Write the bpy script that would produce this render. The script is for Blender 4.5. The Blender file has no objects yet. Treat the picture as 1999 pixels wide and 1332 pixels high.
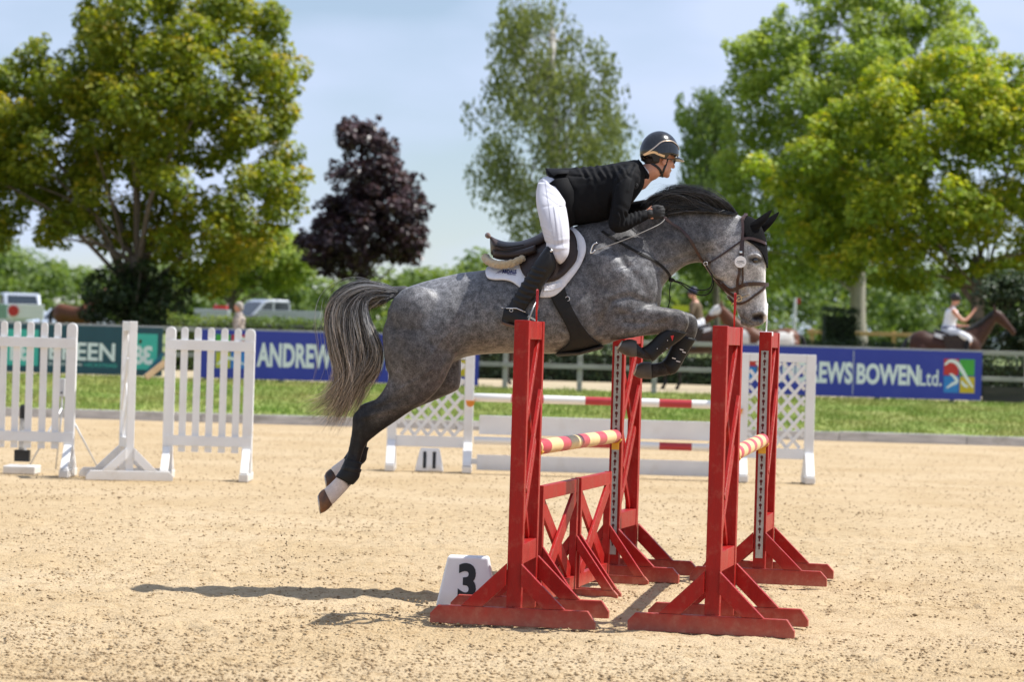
import bpy, bmesh, math, random
import numpy as np
from mathutils import Vector, Matrix
from mathutils.bvhtree import BVHTree

random.seed(7)
RNG = np.random.default_rng(11)
PI = math.pi
scene = bpy.context.scene
COL = scene.collection

# ------------------------------------------------------------------ camera
FPX = 5400.0                      # focal length in photograph pixels (1999 wide)
CAM = Vector((0.0, 0.0, 1.6))
PITCH = math.atan(10.0 / FPX)
ROLL = math.radians(1.7)
RC = (Matrix.Rotation(PI / 2 + PITCH, 3, 'X') @ Matrix.Rotation(ROLL, 3, 'Z'))
cam_data = bpy.data.cameras.new('camera')
cam = bpy.data.objects.new('camera', cam_data)
COL.objects.link(cam)
cam.matrix_world = Matrix.Translation(CAM) @ RC.to_4x4()
cam_data.sensor_width = 36.0
cam_data.lens = FPX * 36.0 / 1999.0
cam_data.clip_start = 0.1
cam_data.clip_end = 6000
cam_data.dof.use_dof = True
cam_data.dof.focus_distance = 17.3
cam_data.dof.aperture_fstop = 3.2
scene.camera = cam

# ------------------------------------------------------------------ sky and sun
SUN_EL = math.radians(57)
SUN_AZ = math.radians(7)         # from +X, towards the camera side
sun_dir = Vector((math.cos(SUN_EL) * math.cos(SUN_AZ), math.cos(SUN_EL) * math.sin(SUN_AZ), math.sin(SUN_EL)))
world = bpy.data.worlds.new('World')
scene.world = world
world.use_nodes = True
nt = world.node_tree
nt.nodes.clear()
w_out = nt.nodes.new('ShaderNodeOutputWorld')
w_bg = nt.nodes.new('ShaderNodeBackground')
w_sky = nt.nodes.new('ShaderNodeTexSky')
w_sky.sky_type = 'NISHITA'
w_sky.sun_disc = False
w_sky.sun_elevation = SUN_EL
w_sky.sun_rotation = PI / 2 - SUN_AZ
w_sky.air_density = 1.0
w_sky.dust_density = 0.0
w_sky.ozone_density = 3.0
w_bg.inputs['Strength'].default_value = 0.077
# thin summer cloud: a soft noise in the direction of view mixes the clear sky with white
w_tc = nt.nodes.new('ShaderNodeTexCoord')
w_map = nt.nodes.new('ShaderNodeMapping')
w_map.inputs['Scale'].default_value = (3.4, 3.4, 9.0)
w_map.inputs['Location'].default_value = (0.35, 0.0, 0.4)
w_n = nt.nodes.new('ShaderNodeTexNoise')
w_n.inputs['Scale'].default_value = 2.2
w_n.inputs['Detail'].default_value = 6
w_n.inputs['Roughness'].default_value = 0.42
w_cr = nt.nodes.new('ShaderNodeValToRGB')
w_cr.color_ramp.elements[0].position = 0.40
w_cr.color_ramp.elements[0].color = (0.32, 0.32, 0.32, 1)
w_cr.color_ramp.elements[1].position = 0.62
w_cr.color_ramp.elements[1].color = (0.95, 0.95, 0.95, 1)
w_mix = nt.nodes.new('ShaderNodeMix')
w_mix.data_type = 'RGBA'
w_mix.inputs[7].default_value = (6.4, 7.45, 9.9, 1)
L = nt.links.new
L(w_tc.outputs['Generated'], w_map.inputs['Vector'])
L(w_map.outputs['Vector'], w_n.inputs['Vector'])
L(w_n.outputs['Fac'], w_cr.inputs['Fac'])
L(w_cr.outputs['Color'], w_mix.inputs[0])
L(w_sky.outputs['Color'], w_mix.inputs[6])
L(w_mix.outputs[2], w_bg.inputs['Color'])
L(w_bg.outputs['Background'], w_out.inputs['Surface'])

sun_data = bpy.data.lights.new('sun', 'SUN')
sun_data.energy = 4.9
sun_data.angle = math.radians(0.53)
sun_data.color = (1.0, 0.97, 0.925)
sun = bpy.data.objects.new('sun', sun_data)
COL.objects.link(sun)
sun.rotation_euler = sun_dir.to_track_quat('Z', 'Y').to_euler()
sun.location = (20, -5, 40)

scene.view_settings.view_transform = 'Standard'
scene.view_settings.look = 'None'
scene.view_settings.gamma = 1.0
scene.view_settings.use_curve_mapping = False
scene.view_settings.exposure = 0.48
scene.render.engine = 'CYCLES'
scene.cycles.max_bounces = 6
scene.cycles.diffuse_bounces = 4
scene.cycles.glossy_bounces = 3
scene.cycles.transmission_bounces = 4
scene.cycles.transparent_max_bounces = 8
scene.cycles.caustics_reflective = False
scene.cycles.caustics_refractive = False

# ------------------------------------------------------------------ helpers
def ray(px, py):
    return RC @ Vector(((px - 999.5) / FPX, -(py - 666.0) / FPX, -1.0))

def at(px, py, Y):
    """photograph pixel at a real distance Y from the camera -> world point"""
    d = ray(px, py)
    return CAM + d * (Y / d.y)

def gnd(px, py, z=0.0):
    d = ray(px, py)
    return CAM + d * ((z - CAM.z) / d.z)

def to_px(p):
    v = RC.transposed() @ (Vector(p) - CAM)
    return (999.5 + FPX * v.x / -v.z, 666.0 - FPX * v.y / -v.z)

def px_np(P):
    M = np.array(RC.transposed())
    v = (P - np.array(CAM)) @ M.T
    return 999.5 + FPX * v[:, 0] / -v[:, 2], 666.0 - FPX * v[:, 1] / -v[:, 2]

def tag(o, label=None, cat=None, group=None, kind=None):
    if label: o['label'] = label
    if cat: o['category'] = cat
    if group: o['group'] = group
    if kind: o['kind'] = kind
    return o

def empty(name, loc=(0, 0, 0), rz=0.0, **kw):
    o = bpy.data.objects.new(name, None)
    o.empty_display_size = 0.2
    COL.objects.link(o)
    o.location = loc
    o.rotation_euler = (0, 0, rz)
    return tag(o, **kw)

def link(name, me, mat=None, parent=None, smooth=False, **kw):
    o = bpy.data.objects.new(name, me)
    COL.objects.link(o)
    if mat is not None and len(me.materials) == 0:
        me.materials.append(mat)
    if parent is not None:
        o.parent = parent
    if smooth:
        me.polygons.foreach_set('use_smooth', np.ones(len(me.polygons), dtype=bool))
    return tag(o, **kw)

def fast_mesh(name, V, F):
    """V (n,3), F (m,k) all faces of k corners"""
    V = np.asarray(V, dtype=np.float32); F = np.asarray(F, dtype=np.int32)
    me = bpy.data.meshes.new(name)
    me.vertices.add(len(V)); me.vertices.foreach_set('co', V.ravel())
    k = F.shape[1]
    me.loops.add(F.size); me.loops.foreach_set('vertex_index', F.ravel())
    me.polygons.add(len(F))
    me.polygons.foreach_set('loop_start', np.arange(0, F.size, k, dtype=np.int32))
    me.polygons.foreach_set('loop_total', np.full(len(F), k, dtype=np.int32))
    me.update(calc_edges=True)
    return me

class MB:
    """collects simple solids; build() links them as ONE mesh object"""
    def __init__(self):
        self.v = []; self.f = []
    def add(self, vs, fs):
        b = len(self.v)
        self.v += [tuple(p) for p in vs]
        self.f += [tuple(i + b for i in q) for q in fs]
        return self
    def box(self, c, s, M=None):
        hx, hy, hz = s[0] / 2, s[1] / 2, s[2] / 2
        vs = [Vector((x, y, z)) for x in (-hx, hx) for y in (-hy, hy) for z in (-hz, hz)]
        if M is not None: vs = [M @ p for p in vs]
        c = Vector(c)
        return self.add([c + p for p in vs], [(0, 1, 3, 2), (4, 6, 7, 5), (0, 4, 5, 1), (2, 3, 7, 6), (0, 2, 6, 4), (1, 5, 7, 3)])
    def prism(self, poly, origin, ux, uy, n, t):
        """polygon (2-D, counter-clockwise) in the frame ux,uy extruded t along n, centred"""
        o = Vector(origin); ux = Vector(ux); uy = Vector(uy); n = Vector(n).normalized()
        k = len(poly)
        a = [o + ux * p[0] + uy * p[1] - n * t / 2 for p in poly]
        b = [p + n * t for p in a]
        fs = [tuple(range(k - 1, -1, -1)), tuple(range(k, 2 * k))]
        fs += [(i, (i + 1) % k, k + (i + 1) % k, k + i) for i in range(k)]
        return self.add(a + b, fs)
    def bar(self, p, q, w, t, up=(0, 0, 1)):
        """board from p to q, w wide (along up, orthogonalised) and t thick"""
        p = Vector(p); q = Vector(q); d = q - p; l = d.length; d.normalize()
        u = Vector(up); u = (u - d * u.dot(d)).normalized(); n = d.cross(u)
        M = Matrix((d, u, n)).transposed()
        return self.box((p + q) / 2, (l, w, t), M)
    def tube(self, pts, rad, n=8, cap=True, flat=None):
        pts = [Vector(p) for p in pts]; m = len(pts)
        if not hasattr(rad, '__len__'): rad = [rad] * m
        tang = []
        for i in range(m):
            a = pts[max(i - 1, 0)]; b = pts[min(i + 1, m - 1)]
            tang.append((b - a).normalized() if (b - a).length > 1e-9 else Vector((0, 0, 1)))
        u = tang[0].orthogonal().normalized()
        vs = []
        for i in range(m):
            t = tang[i]
            u = (u - t * u.dot(t)); u = u.normalized() if u.length > 1e-6 else t.orthogonal().normalized()
            w = t.cross(u)
            for k in range(n):
                a = 2 * PI * k / n
                vs.append(pts[i] + (u * math.cos(a) + w * math.sin(a)) * rad[i])
        fs = []
        for i in range(m - 1):
            for k in range(n):
                fs.append((i * n + k, i * n + (k + 1) % n, (i + 1) * n + (k + 1) % n, (i + 1) * n + k))
        if cap:
            fs.append(tuple(range(n - 1, -1, -1))); fs.append(tuple(range((m - 1) * n, m * n)))
        return self.add(vs, fs)
    def mesh(self, name):
        me = bpy.data.meshes.new(name)
        me.from_pydata([tuple(p) for p in self.v], [], self.f)
        me.update()
        bm = bmesh.new(); bm.from_mesh(me)
        bmesh.ops.recalc_face_normals(bm, faces=bm.faces)
        bm.to_mesh(me); bm.free()
        return me
    def build(self, name, mat, parent=None, smooth=False, bevel=0.0, seg=2, **kw):
        me = self.mesh(name)
        o = link(name, me, mat, parent, smooth, **kw)
        if bevel:
            m = o.modifiers.new('bevel', 'BEVEL'); m.width = bevel; m.segments = seg; m.limit_method = 'ANGLE'; m.angle_limit = math.radians(40)
        return o

def copy_tree(o, parent=None):
    c = o.copy(); COL.objects.link(c); c.parent = parent
    for ch in o.children:
        copy_tree(ch, c)
    return c

# ------------------------------------------------------------------ materials
def new_mat(name):
    m = bpy.data.materials.new(name); m.use_nodes = True
    n = m.node_tree; b = n.nodes['Principled BSDF']
    return m, n, b

def pm(name, c1, c2=None, scale=6.0, rough=0.5, rvar=0.0, bump=0.0, bscale=60.0, spec=0.5, metal=0.0, coat=0.0,
       dirt=None, dscale=3.0, damt=0.45, stretch=(1, 1, 1), sheen=0.0, detail=5.0, zdirt=None):
    """procedural paint/wood/cloth: two tones mixed by noise, optional dirt patches, bump"""
    m, n, b = new_mat(name)
    N = n.nodes.new; K = n.links.new
    tc = N('ShaderNodeTexCoord'); mp = N('ShaderNodeMapping'); mp.inputs['Scale'].default_value = stretch
    K(tc.outputs['Object'], mp.inputs['Vector'])
    if c2 is None: c2 = tuple(x * 0.86 for x in c1)
    no = N('ShaderNodeTexNoise'); no.inputs['Scale'].default_value = scale; no.inputs['Detail'].default_value = detail
    K(mp.outputs['Vector'], no.inputs['Vector'])
    cr = N('ShaderNodeValToRGB'); cr.color_ramp.elements[0].position = 0.32; cr.color_ramp.elements[1].position = 0.68
    cr.color_ramp.elements[0].color = (*c2, 1); cr.color_ramp.elements[1].color = (*c1, 1)
    K(no.outputs['Fac'], cr.inputs['Fac'])
    col = cr.outputs['Color']
    if dirt is not None:
        d = N('ShaderNodeTexNoise'); d.inputs['Scale'].default_value = dscale; d.inputs['Detail'].default_value = 8; d.inputs['Roughness'].default_value = 0.65
        K(tc.outputs['Object'], d.inputs['Vector'])
        dr = N('ShaderNodeValToRGB'); dr.color_ramp.elements[0].position = 0.52; dr.color_ramp.elements[1].position = 0.72
        dr.color_ramp.elements[1].color = (damt, damt, damt, 1)
        K(d.outputs['Fac'], dr.inputs['Fac'])
        fac = dr.outputs['Color']
        if zdirt is not None:      # splashes that reach up from the ground to zdirt metres
            sx = N('ShaderNodeSeparateXYZ'); g = N('ShaderNodeNewGeometry'); K(g.outputs['Position'], sx.inputs[0])
            mr = N('ShaderNodeMapRange'); mr.inputs[1].default_value = zdirt; mr.inputs[2].default_value = 0.0; mr.inputs[3].default_value = 0.0; mr.inputs[4].default_value = 1.0
            K(sx.outputs['Z'], mr.inputs[0])
            d2 = N('ShaderNodeMath'); d2.operation = 'MULTIPLY_ADD'; K(d.outputs['Fac'], d2.inputs[0]); K(mr.outputs[0], d2.inputs[1]); K(fac, d2.inputs[2])
            fac = d2.outputs[0]
        mx = N('ShaderNodeMix'); mx.data_type = 'RGBA'
        K(fac, mx.inputs[0]); K(col, mx.inputs[6]); mx.inputs[7].default_value = (*dirt, 1)
        col = mx.outputs[2]
    K(col, b.inputs['Base Color'])
    b.inputs['Roughness'].default_value = rough
    b.inputs['Metallic'].default_value = metal
    b.inputs['Specular IOR Level'].default_value = spec
    b.inputs['Coat Weight'].default_value = coat
    if sheen: b.inputs['Sheen Weight'].default_value = sheen
    if rvar:
        rr = N('ShaderNodeMapRange'); rr.inputs[3].default_value = max(rough - rvar, 0.03); rr.inputs[4].default_value = min(rough + rvar, 1)
        K(no.outputs['Fac'], rr.inputs[0]); K(rr.outputs[0], b.inputs['Roughness'])
    if bump:
        bn = N('ShaderNodeTexNoise'); bn.inputs['Scale'].default_value = bscale; bn.inputs['Detail'].default_value = 4
        K(mp.outputs['Vector'], bn.inputs['Vector'])
        bp = N('ShaderNodeBump'); bp.inputs['Strength'].default_value = bump; bp.inputs['Distance'].default_value = 0.01
        K(bn.outputs['Fac'], bp.inputs['Height']); K(bp.outputs['Normal'], b.inputs['Normal'])
    return m

SANDC = (0.62, 0.47, 0.29)
M = {}
M['red'] = pm('red_paint', (0.37, 0.010, 0.007), (0.29, 0.008, 0.006), scale=4, rough=0.42, rvar=0.14, spec=0.25, bump=0.25, bscale=45, stretch=(4, 4, .7), dirt=(0.50, 0.24, 0.16), dscale=16, damt=0.16, zdirt=0.15)
M['white'] = pm('white_paint', (0.80, 0.80, 0.79), (0.74, 0.74, 0.74), scale=3, rough=0.45, bump=0.08, bscale=30, dirt=(0.55, 0.48, 0.38), dscale=5, damt=0.18, zdirt=0.18)
M['white_plastic'] = pm('white_plastic', (0.82, 0.82, 0.82), (0.78, 0.78, 0.79), rough=0.35, dirt=(0.55, 0.47, 0.36), dscale=6, damt=0.2, zdirt=0.1)
M['steel'] = pm('galvanised_steel', (0.45, 0.45, 0.44), (0.35, 0.35, 0.34), scale=20, rough=0.45, metal=0.75)
M['hole'] = pm('dark_red_hole', (0.10, 0.012, 0.012), rough=0.8)
M['black'] = pm('black_plastic', (0.012, 0.012, 0.013), rough=0.45)
M['yellow_cup'] = pm('yellow_plastic', (0.75, 0.42, 0.03), (0.66, 0.36, 0.03), rough=0.4)
M['red_flag'] = pm('red_flag_plastic', (0.62, 0.03, 0.025), rough=0.4)
M['orange'] = pm('orange_plastic', (0.75, 0.25, 0.02), rough=0.45)
# ------------------------------------------------------------------ ground
def vnoise(X, Y, cell, seed):
    """smooth value noise on arrays"""
    r = np.random.default_rng(seed); n = 256
    G = r.random((n, n))
    x = X / cell; y = Y / cell
    xi = np.floor(x).astype(int); yi = np.floor(y).astype(int)
    fx = x - xi; fy = y - yi
    fx = fx * fx * (3 - 2 * fx); fy = fy * fy * (3 - 2 * fy)
    a = G[xi % n, yi % n]; b = G[(xi + 1) % n, yi % n]; c = G[xi % n, (yi + 1) % n]; d = G[(xi + 1) % n, (yi + 1) % n]
    return (a * (1 - fx) + b * fx) * (1 - fy) + (c * (1 - fx) + d * fx) * fy

KERB_Y = 52.0
def axis(parts):
    out = []
    for a, b, s in parts:
        out += list(np.arange(a, b, s))
    return np.array(sorted(set(np.round(out, 4))))
gx = axis([(-90, -12, 6), (-12, -4, 0.4), (-4, 4.6, 0.026), (4.6, 12, 0.4), (12, 91, 6)])
gy = axis([(-60, 10, 5), (10, 12.6, 0.4), (12.6, 19.5, 0.03), (19.5, 26, 0.06), (26, 51.9, 0.5)] ); gy = np.append(gy, 52.0)
GX, GY = np.meshgrid(gx, gy, indexing='xy')
near = np.clip((GY - 11) / 2, 0, 1) * np.clip((30 - GY) / 5, 0, 1) * np.clip((4.6 - np.abs(GX)) / 0.6, 0, 1)
Z = (vnoise(GX, GY, 0.9, 1) - 0.5) * 0.030 + (vnoise(GX, GY, 0.28, 2) - 0.5) * 0.020
fine = (vnoise(GX, GY, 0.085, 3) - 0.5) * 0.013 + (vnoise(GX, GY, 0.052, 4) - 0.5) * 0.014
pits = vnoise(GX, GY, 0.16, 5)
fine += -0.014 * np.clip((pits - 0.76) / 0.2, 0, 1) + 0.010 * np.clip((0.22 - pits) / 0.2, 0, 1)
# drag marks where the jump feet and harrow have smoothed the sand
smooth = np.exp(-(((GX - 1.6) / 1.5) ** 2 + ((GY - 16.6) / 0.55) ** 2))
Z = Z * near + fine * near * (1 - 0.75 * smooth)
# hoof prints along the approach and landing lines, and faint harrow ridges
hr = np.random.default_rng(17)
for i in range(110):
    x0 = hr.uniform(-3.6, 4.2); y0 = (17.6 + hr.normal(0, .55)) if i < 70 else hr.uniform(13.2, 22)
    w_ = (np.abs(gx - x0) < .35); v_ = (np.abs(gy - y0) < .35)
    if not w_.any() or not v_.any(): continue
    sx_, sy_ = GX[np.ix_(v_, w_)] - x0, GY[np.ix_(v_, w_)] - y0
    rr_ = np.hypot(sx_, sy_ * 1.15); dp = hr.uniform(.012, .028)
    Z[np.ix_(v_, w_)] += -dp * np.exp(-(rr_ / .075) ** 2) + .55 * dp * np.exp(-((rr_ - .125) / .045) ** 2) * (1 + .6 * np.sin(np.arctan2(sy_, sx_) * 2 + i))
Z += near * .0035 * np.sin((GY * 1.0 + GX * .35) * 2 * PI / .22) * np.clip(vnoise(GX + 60, GY, 1.6, 12) * 2 - .9, 0, 1)
V = np.stack([GX, GY, Z - 0.004], -1).reshape(-1, 3)
ny, nx = GX.shape
idx = np.arange(nx * ny).reshape(ny, nx)
F = np.stack([idx[:-1, :-1], idx[:-1, 1:], idx[1:, 1:], idx[1:, :-1]], -1).reshape(-1, 4)

def sand_mat():
    m, n, b = new_mat('arena_sand'); N = n.nodes.new; K = n.links.new
    tc = N('ShaderNodeTexCoord')
    big = N('ShaderNodeTexNoise'); big.inputs['Scale'].default_value = 0.55; big.inputs['Detail'].default_value = 5
    mid = N('ShaderNodeTexNoise'); mid.inputs['Scale'].default_value = 9; mid.inputs['Detail'].default_value = 6; mid.inputs['Roughness'].default_value = 0.7
    sp = N('ShaderNodeTexNoise'); sp.inputs['Scale'].default_value = 34; sp.inputs['Detail'].default_value = 3; sp.inputs['Roughness'].default_value = 0.6  # dark specks: tiny clod shadows painted into the sand colour
    for t in (big, mid, sp): K(tc.outputs['Object'], t.inputs['Vector'])
    c0 = N('ShaderNodeValToRGB'); e = c0.color_ramp.elements
    e[0].position = 0.33; e[0].color = (0.455, 0.335, 0.190, 1); e[1].position = 0.66; e[1].color = (0.515, 0.395, 0.245, 1)
    K(big.outputs['Fac'], c0.inputs['Fac'])
    c1 = N('ShaderNodeValToRGB'); e = c1.color_ramp.elements
    e[0].position = 0.34; e[0].color = (0.74, 0.69, 0.62, 1); e[1].position = 0.50; e[1].color = (1, 1, 1, 1)
    K(mid.outputs['Fac'], c1.inputs['Fac'])
    c2 = N('ShaderNodeValToRGB'); e = c2.color_ramp.elements
    e[0].position = 0.27; e[0].color = (0.46, 0.39, 0.32, 1); e[1].position = 0.37; e[1].color = (1, 1, 1, 1)
    K(sp.outputs['Fac'], c2.inputs['Fac'])
    m1 = N('ShaderNodeMix'); m1.data_type = 'RGBA'; m1.blend_type = 'MULTIPLY'; m1.inputs[0].default_value = 1
    m2 = N('ShaderNodeMix'); m2.data_type = 'RGBA'; m2.blend_type = 'MULTIPLY'; m2.inputs[0].default_value = 1
    K(c0.outputs['Color'], m1.inputs[6]); K(c1.outputs['Color'], m1.inputs[7])
    K(m1.outputs[2], m2.inputs[6]); K(c2.outputs['Color'], m2.inputs[7])
    K(m2.outputs[2], b.inputs['Base Color'])
    b.inputs['Roughness'].default_value = 0.95; b.inputs['Specular IOR Level'].default_value = 0.15
    bn = N('ShaderNodeTexNoise'); bn.inputs['Scale'].default_value = 55; bn.inputs['Detail'].default_value = 4; K(tc.outputs['Object'], bn.inputs['Vector'])
    bp = N('ShaderNodeBump'); bp.inputs['Strength'].default_value = 0.85; bp.inputs['Distance'].default_value = 0.025
    K(bn.outputs['Fac'], bp.inputs['Height']); K(bp.outputs['Normal'], b.inputs['Normal'])
    return m
M['sand'] = sand_mat()
link('sand_arena', fast_mesh('sand_arena', V, F), M['sand'], smooth=True, kind='structure')
me = fast_mesh('ground', np.array([[-2500, -2500, -0.3], [2500, -2500, -0.3], [2500, 4000, -0.3], [-2500, 4000, -0.3]]), np.array([[0, 1, 2, 3]]))
M['grass'] = pm('mown_grass', (0.17, 0.25, 0.035), (0.29, 0.30, 0.08), scale=0.55, rough=0.9, bump=0.7, bscale=22, detail=9, dirt=(0.36, 0.30, 0.14), dscale=0.9, damt=0.55)
M['track'] = pm('dry_track', (0.46, 0.36, 0.24), (0.38, 0.31, 0.19), scale=1.2, rough=0.95, bump=0.4, bscale=20, dirt=(0.18, 0.22, 0.07), dscale=0.7, damt=0.6)
M['meadow'] = pm('meadow', (0.12, 0.17, 0.04), (0.20, 0.22, 0.07), scale=0.15, rough=0.95, detail=9)
link('ground', me, M['meadow'], kind='structure')
FZ = 0.68                                    # level of the ground behind the arena fence
def sheet(name, prof, x0, x1, mat, nxs=60, jit=0.0, seed=3):
    xs = np.linspace(x0, x1, nxs)
    A = np.array(prof)
    VX, I = np.meshgrid(xs, np.arange(len(A)), indexing='xy')
    r = np.random.default_rng(seed)
    Zs = A[I, 1] + (r.random(VX.shape) - 0.5) * jit * ((I > 0) & (I < len(A) - 1))
    V = np.stack([VX, A[I, 0], Zs], -1).reshape(-1, 3)
    n0, n1 = VX.shape; idx = np.arange(n0 * n1).reshape(n0, n1)
    F = np.stack([idx[:-1, :-1], idx[:-1, 1:], idx[1:, 1:], idx[1:, :-1]], -1).reshape(-1, 4)
    return link(name, fast_mesh(name, V, F), mat, smooth=True, kind='structure')
verge_prof = [(52.12, 0.10)] + [(52.12 + t * 8.6, 0.12 + (FZ - 0.12) * (t ** 0.85)) for t in np.linspace(0.03, 1, 12)]
sheet('grass_verge', verge_prof, -60, 60, M['grass'], 160, 0.03)
sheet('dry_track', [(60.72, FZ), (66, FZ), (74, FZ + 0.02), (80, FZ + 0.02)], -90, 90, M['track'], 60, 0.02)
sheet('meadow', [(80, FZ + 0.02), (110, 1.40), (220, 2.0), (500, 3.0), (1500, 5.0)], -900, 900, M['meadow'], 60, 0.0)

# grass blades on the verge that the lens can still hint at
nb = 90000
bx = RNG.uniform(-13, 13, nb); by = 52.2 + 8.4 * RNG.random(nb)
t = (by - 52.12) / 8.6; bz = 0.12 + (FZ - 0.12) * t ** 0.85
h = RNG.uniform(0.03, 0.09, nb) * (0.6 + 0.9 * vnoise(bx + 40, by, 0.7, 9)); a = RNG.uniform(0, PI, nb); w = 0.012
lx = RNG.normal(0, 0.025, nb); ly = RNG.normal(0, 0.025, nb)
V = np.empty((nb, 3, 3))
V[:, 0] = np.stack([bx - np.cos(a) * w, by - np.sin(a) * w, bz - 0.01], -1)
V[:, 1] = np.stack([bx + np.cos(a) * w, by + np.sin(a) * w, bz - 0.01], -1)
V[:, 2] = np.stack([bx + lx, by + ly, bz + h], -1)
M['blade'] = pm('grass_blade', (0.19, 0.31, 0.035), (0.36, 0.35, 0.10), scale=0.8, rough=0.7, detail=6)
link('grass', fast_mesh('grass', V.reshape(-1, 3), np.arange(nb * 3).reshape(-1, 3)), M['blade'],
     label='short sunlit grass growing on the verge behind the arena kerb', cat='grass', kind='stuff')

# loose clods of damp sand
def clods(n, seed):
    r = np.random.default_rng(seed)
    bv = np.array([(1, 0, 0), (-1, 0, 0), (0, 1, 0), (0, -1, 0), (0, 0, 1), (0, 0, -.6)], float)
    bf = np.array([(0, 2, 4), (2, 1, 4), (1, 3, 4), (3, 0, 4), (2, 0, 5), (1, 2, 5), (3, 1, 5), (0, 3, 5)])
    y = 12.7 + 37 * r.random(n) ** 1.9
    x = (r.random(n) - 0.5) * 0.42 * y
    keep = vnoise(x + 30, y, 0.8, 21) + 0.75 * r.random(n) > 0.6
    keep &= ~((np.abs(x - 1.6) < 1.2) & (np.abs(y - 16.4) < 0.5) & (r.random(n) < 0.8))
    x, y = x[keep], y[keep]; n = len(x)
    s = 0.0022 + 0.0085 * r.random(n) ** 3.2
    s[r.random(n) < 0.006] *= 1.8
    P = bv[None] * (0.75 + 0.5 * r.random((n, len(bv), 1))) * s[:, None, None] * np.stack([1 + 0.6 * r.random(n), 1 + 0.6 * r.random(n), 0.75 + 0.3 * r.random(n)], -1)[:, None]
    P += np.stack([x, y, 0.004 + 0.3 * s], -1)[:, None]
    Fa = (bf[None] + (np.arange(n) * len(bv))[:, None, None]).reshape(-1, 3)
    return fast_mesh('sand_clods', P.reshape(-1, 3), Fa)
M['clod'] = pm('damp_sand', (0.42, 0.31, 0.18), (0.29, 0.205, 0.12), scale=2.5, rough=0.95, spec=0.1)
link('sand_clods', clods(58000, 5), M['clod'], label='loose brown clods and specks scattered over the arena sand', cat='sand', kind='stuff')
# sand kicked up by the hind feet
spr = MB()
c0 = at(535, 1085, 17.6)
rr = random.Random(4)
for i in range(70):
    g = rr.random() ** 0.7
    p = c0 + Vector((rr.gauss(0, 0.09) + 0.03 * g, rr.gauss(0, 0.12), -0.22 + 0.36 * rr.random() ** 1.5))
    r0 = rr.uniform(0.002, 0.008)
    spr.box(p, (r0, r0 * 1.2, r0), Matrix.Rotation(rr.random() * 3, 3, Vector((rr.random(), rr.random(), 1)).normalized()))
spr.build('flying_sand', M['clod'], label='spray of sand grains kicked up behind the hind feet', cat='sand', kind='stuff')

# arena kerb of weathered boards
M['kerb'] = pm('weathered_board', (0.62, 0.60, 0.58), (0.42, 0.41, 0.40), scale=5, rough=0.9, bump=0.5, bscale=14, stretch=(0.4, 3, 3), dirt=(0.18, 0.17, 0.13), dscale=2.0, damt=0.6)
ke = empty('kerb', (0, KERB_Y, 0), label='low weathered grey board kerb between sand and grass verge', cat='kerb')
x = -13.0
while x < 13:
    l = 2.4
    MB().box((x + l / 2, 0.05 + random.uniform(-0.006, 0.006), 0.075 + random.uniform(-0.008, 0.008)), (l - 0.012, 0.10, 0.19)).build('board', M['kerb'], ke, bevel=0.008)
    x += l
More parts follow.
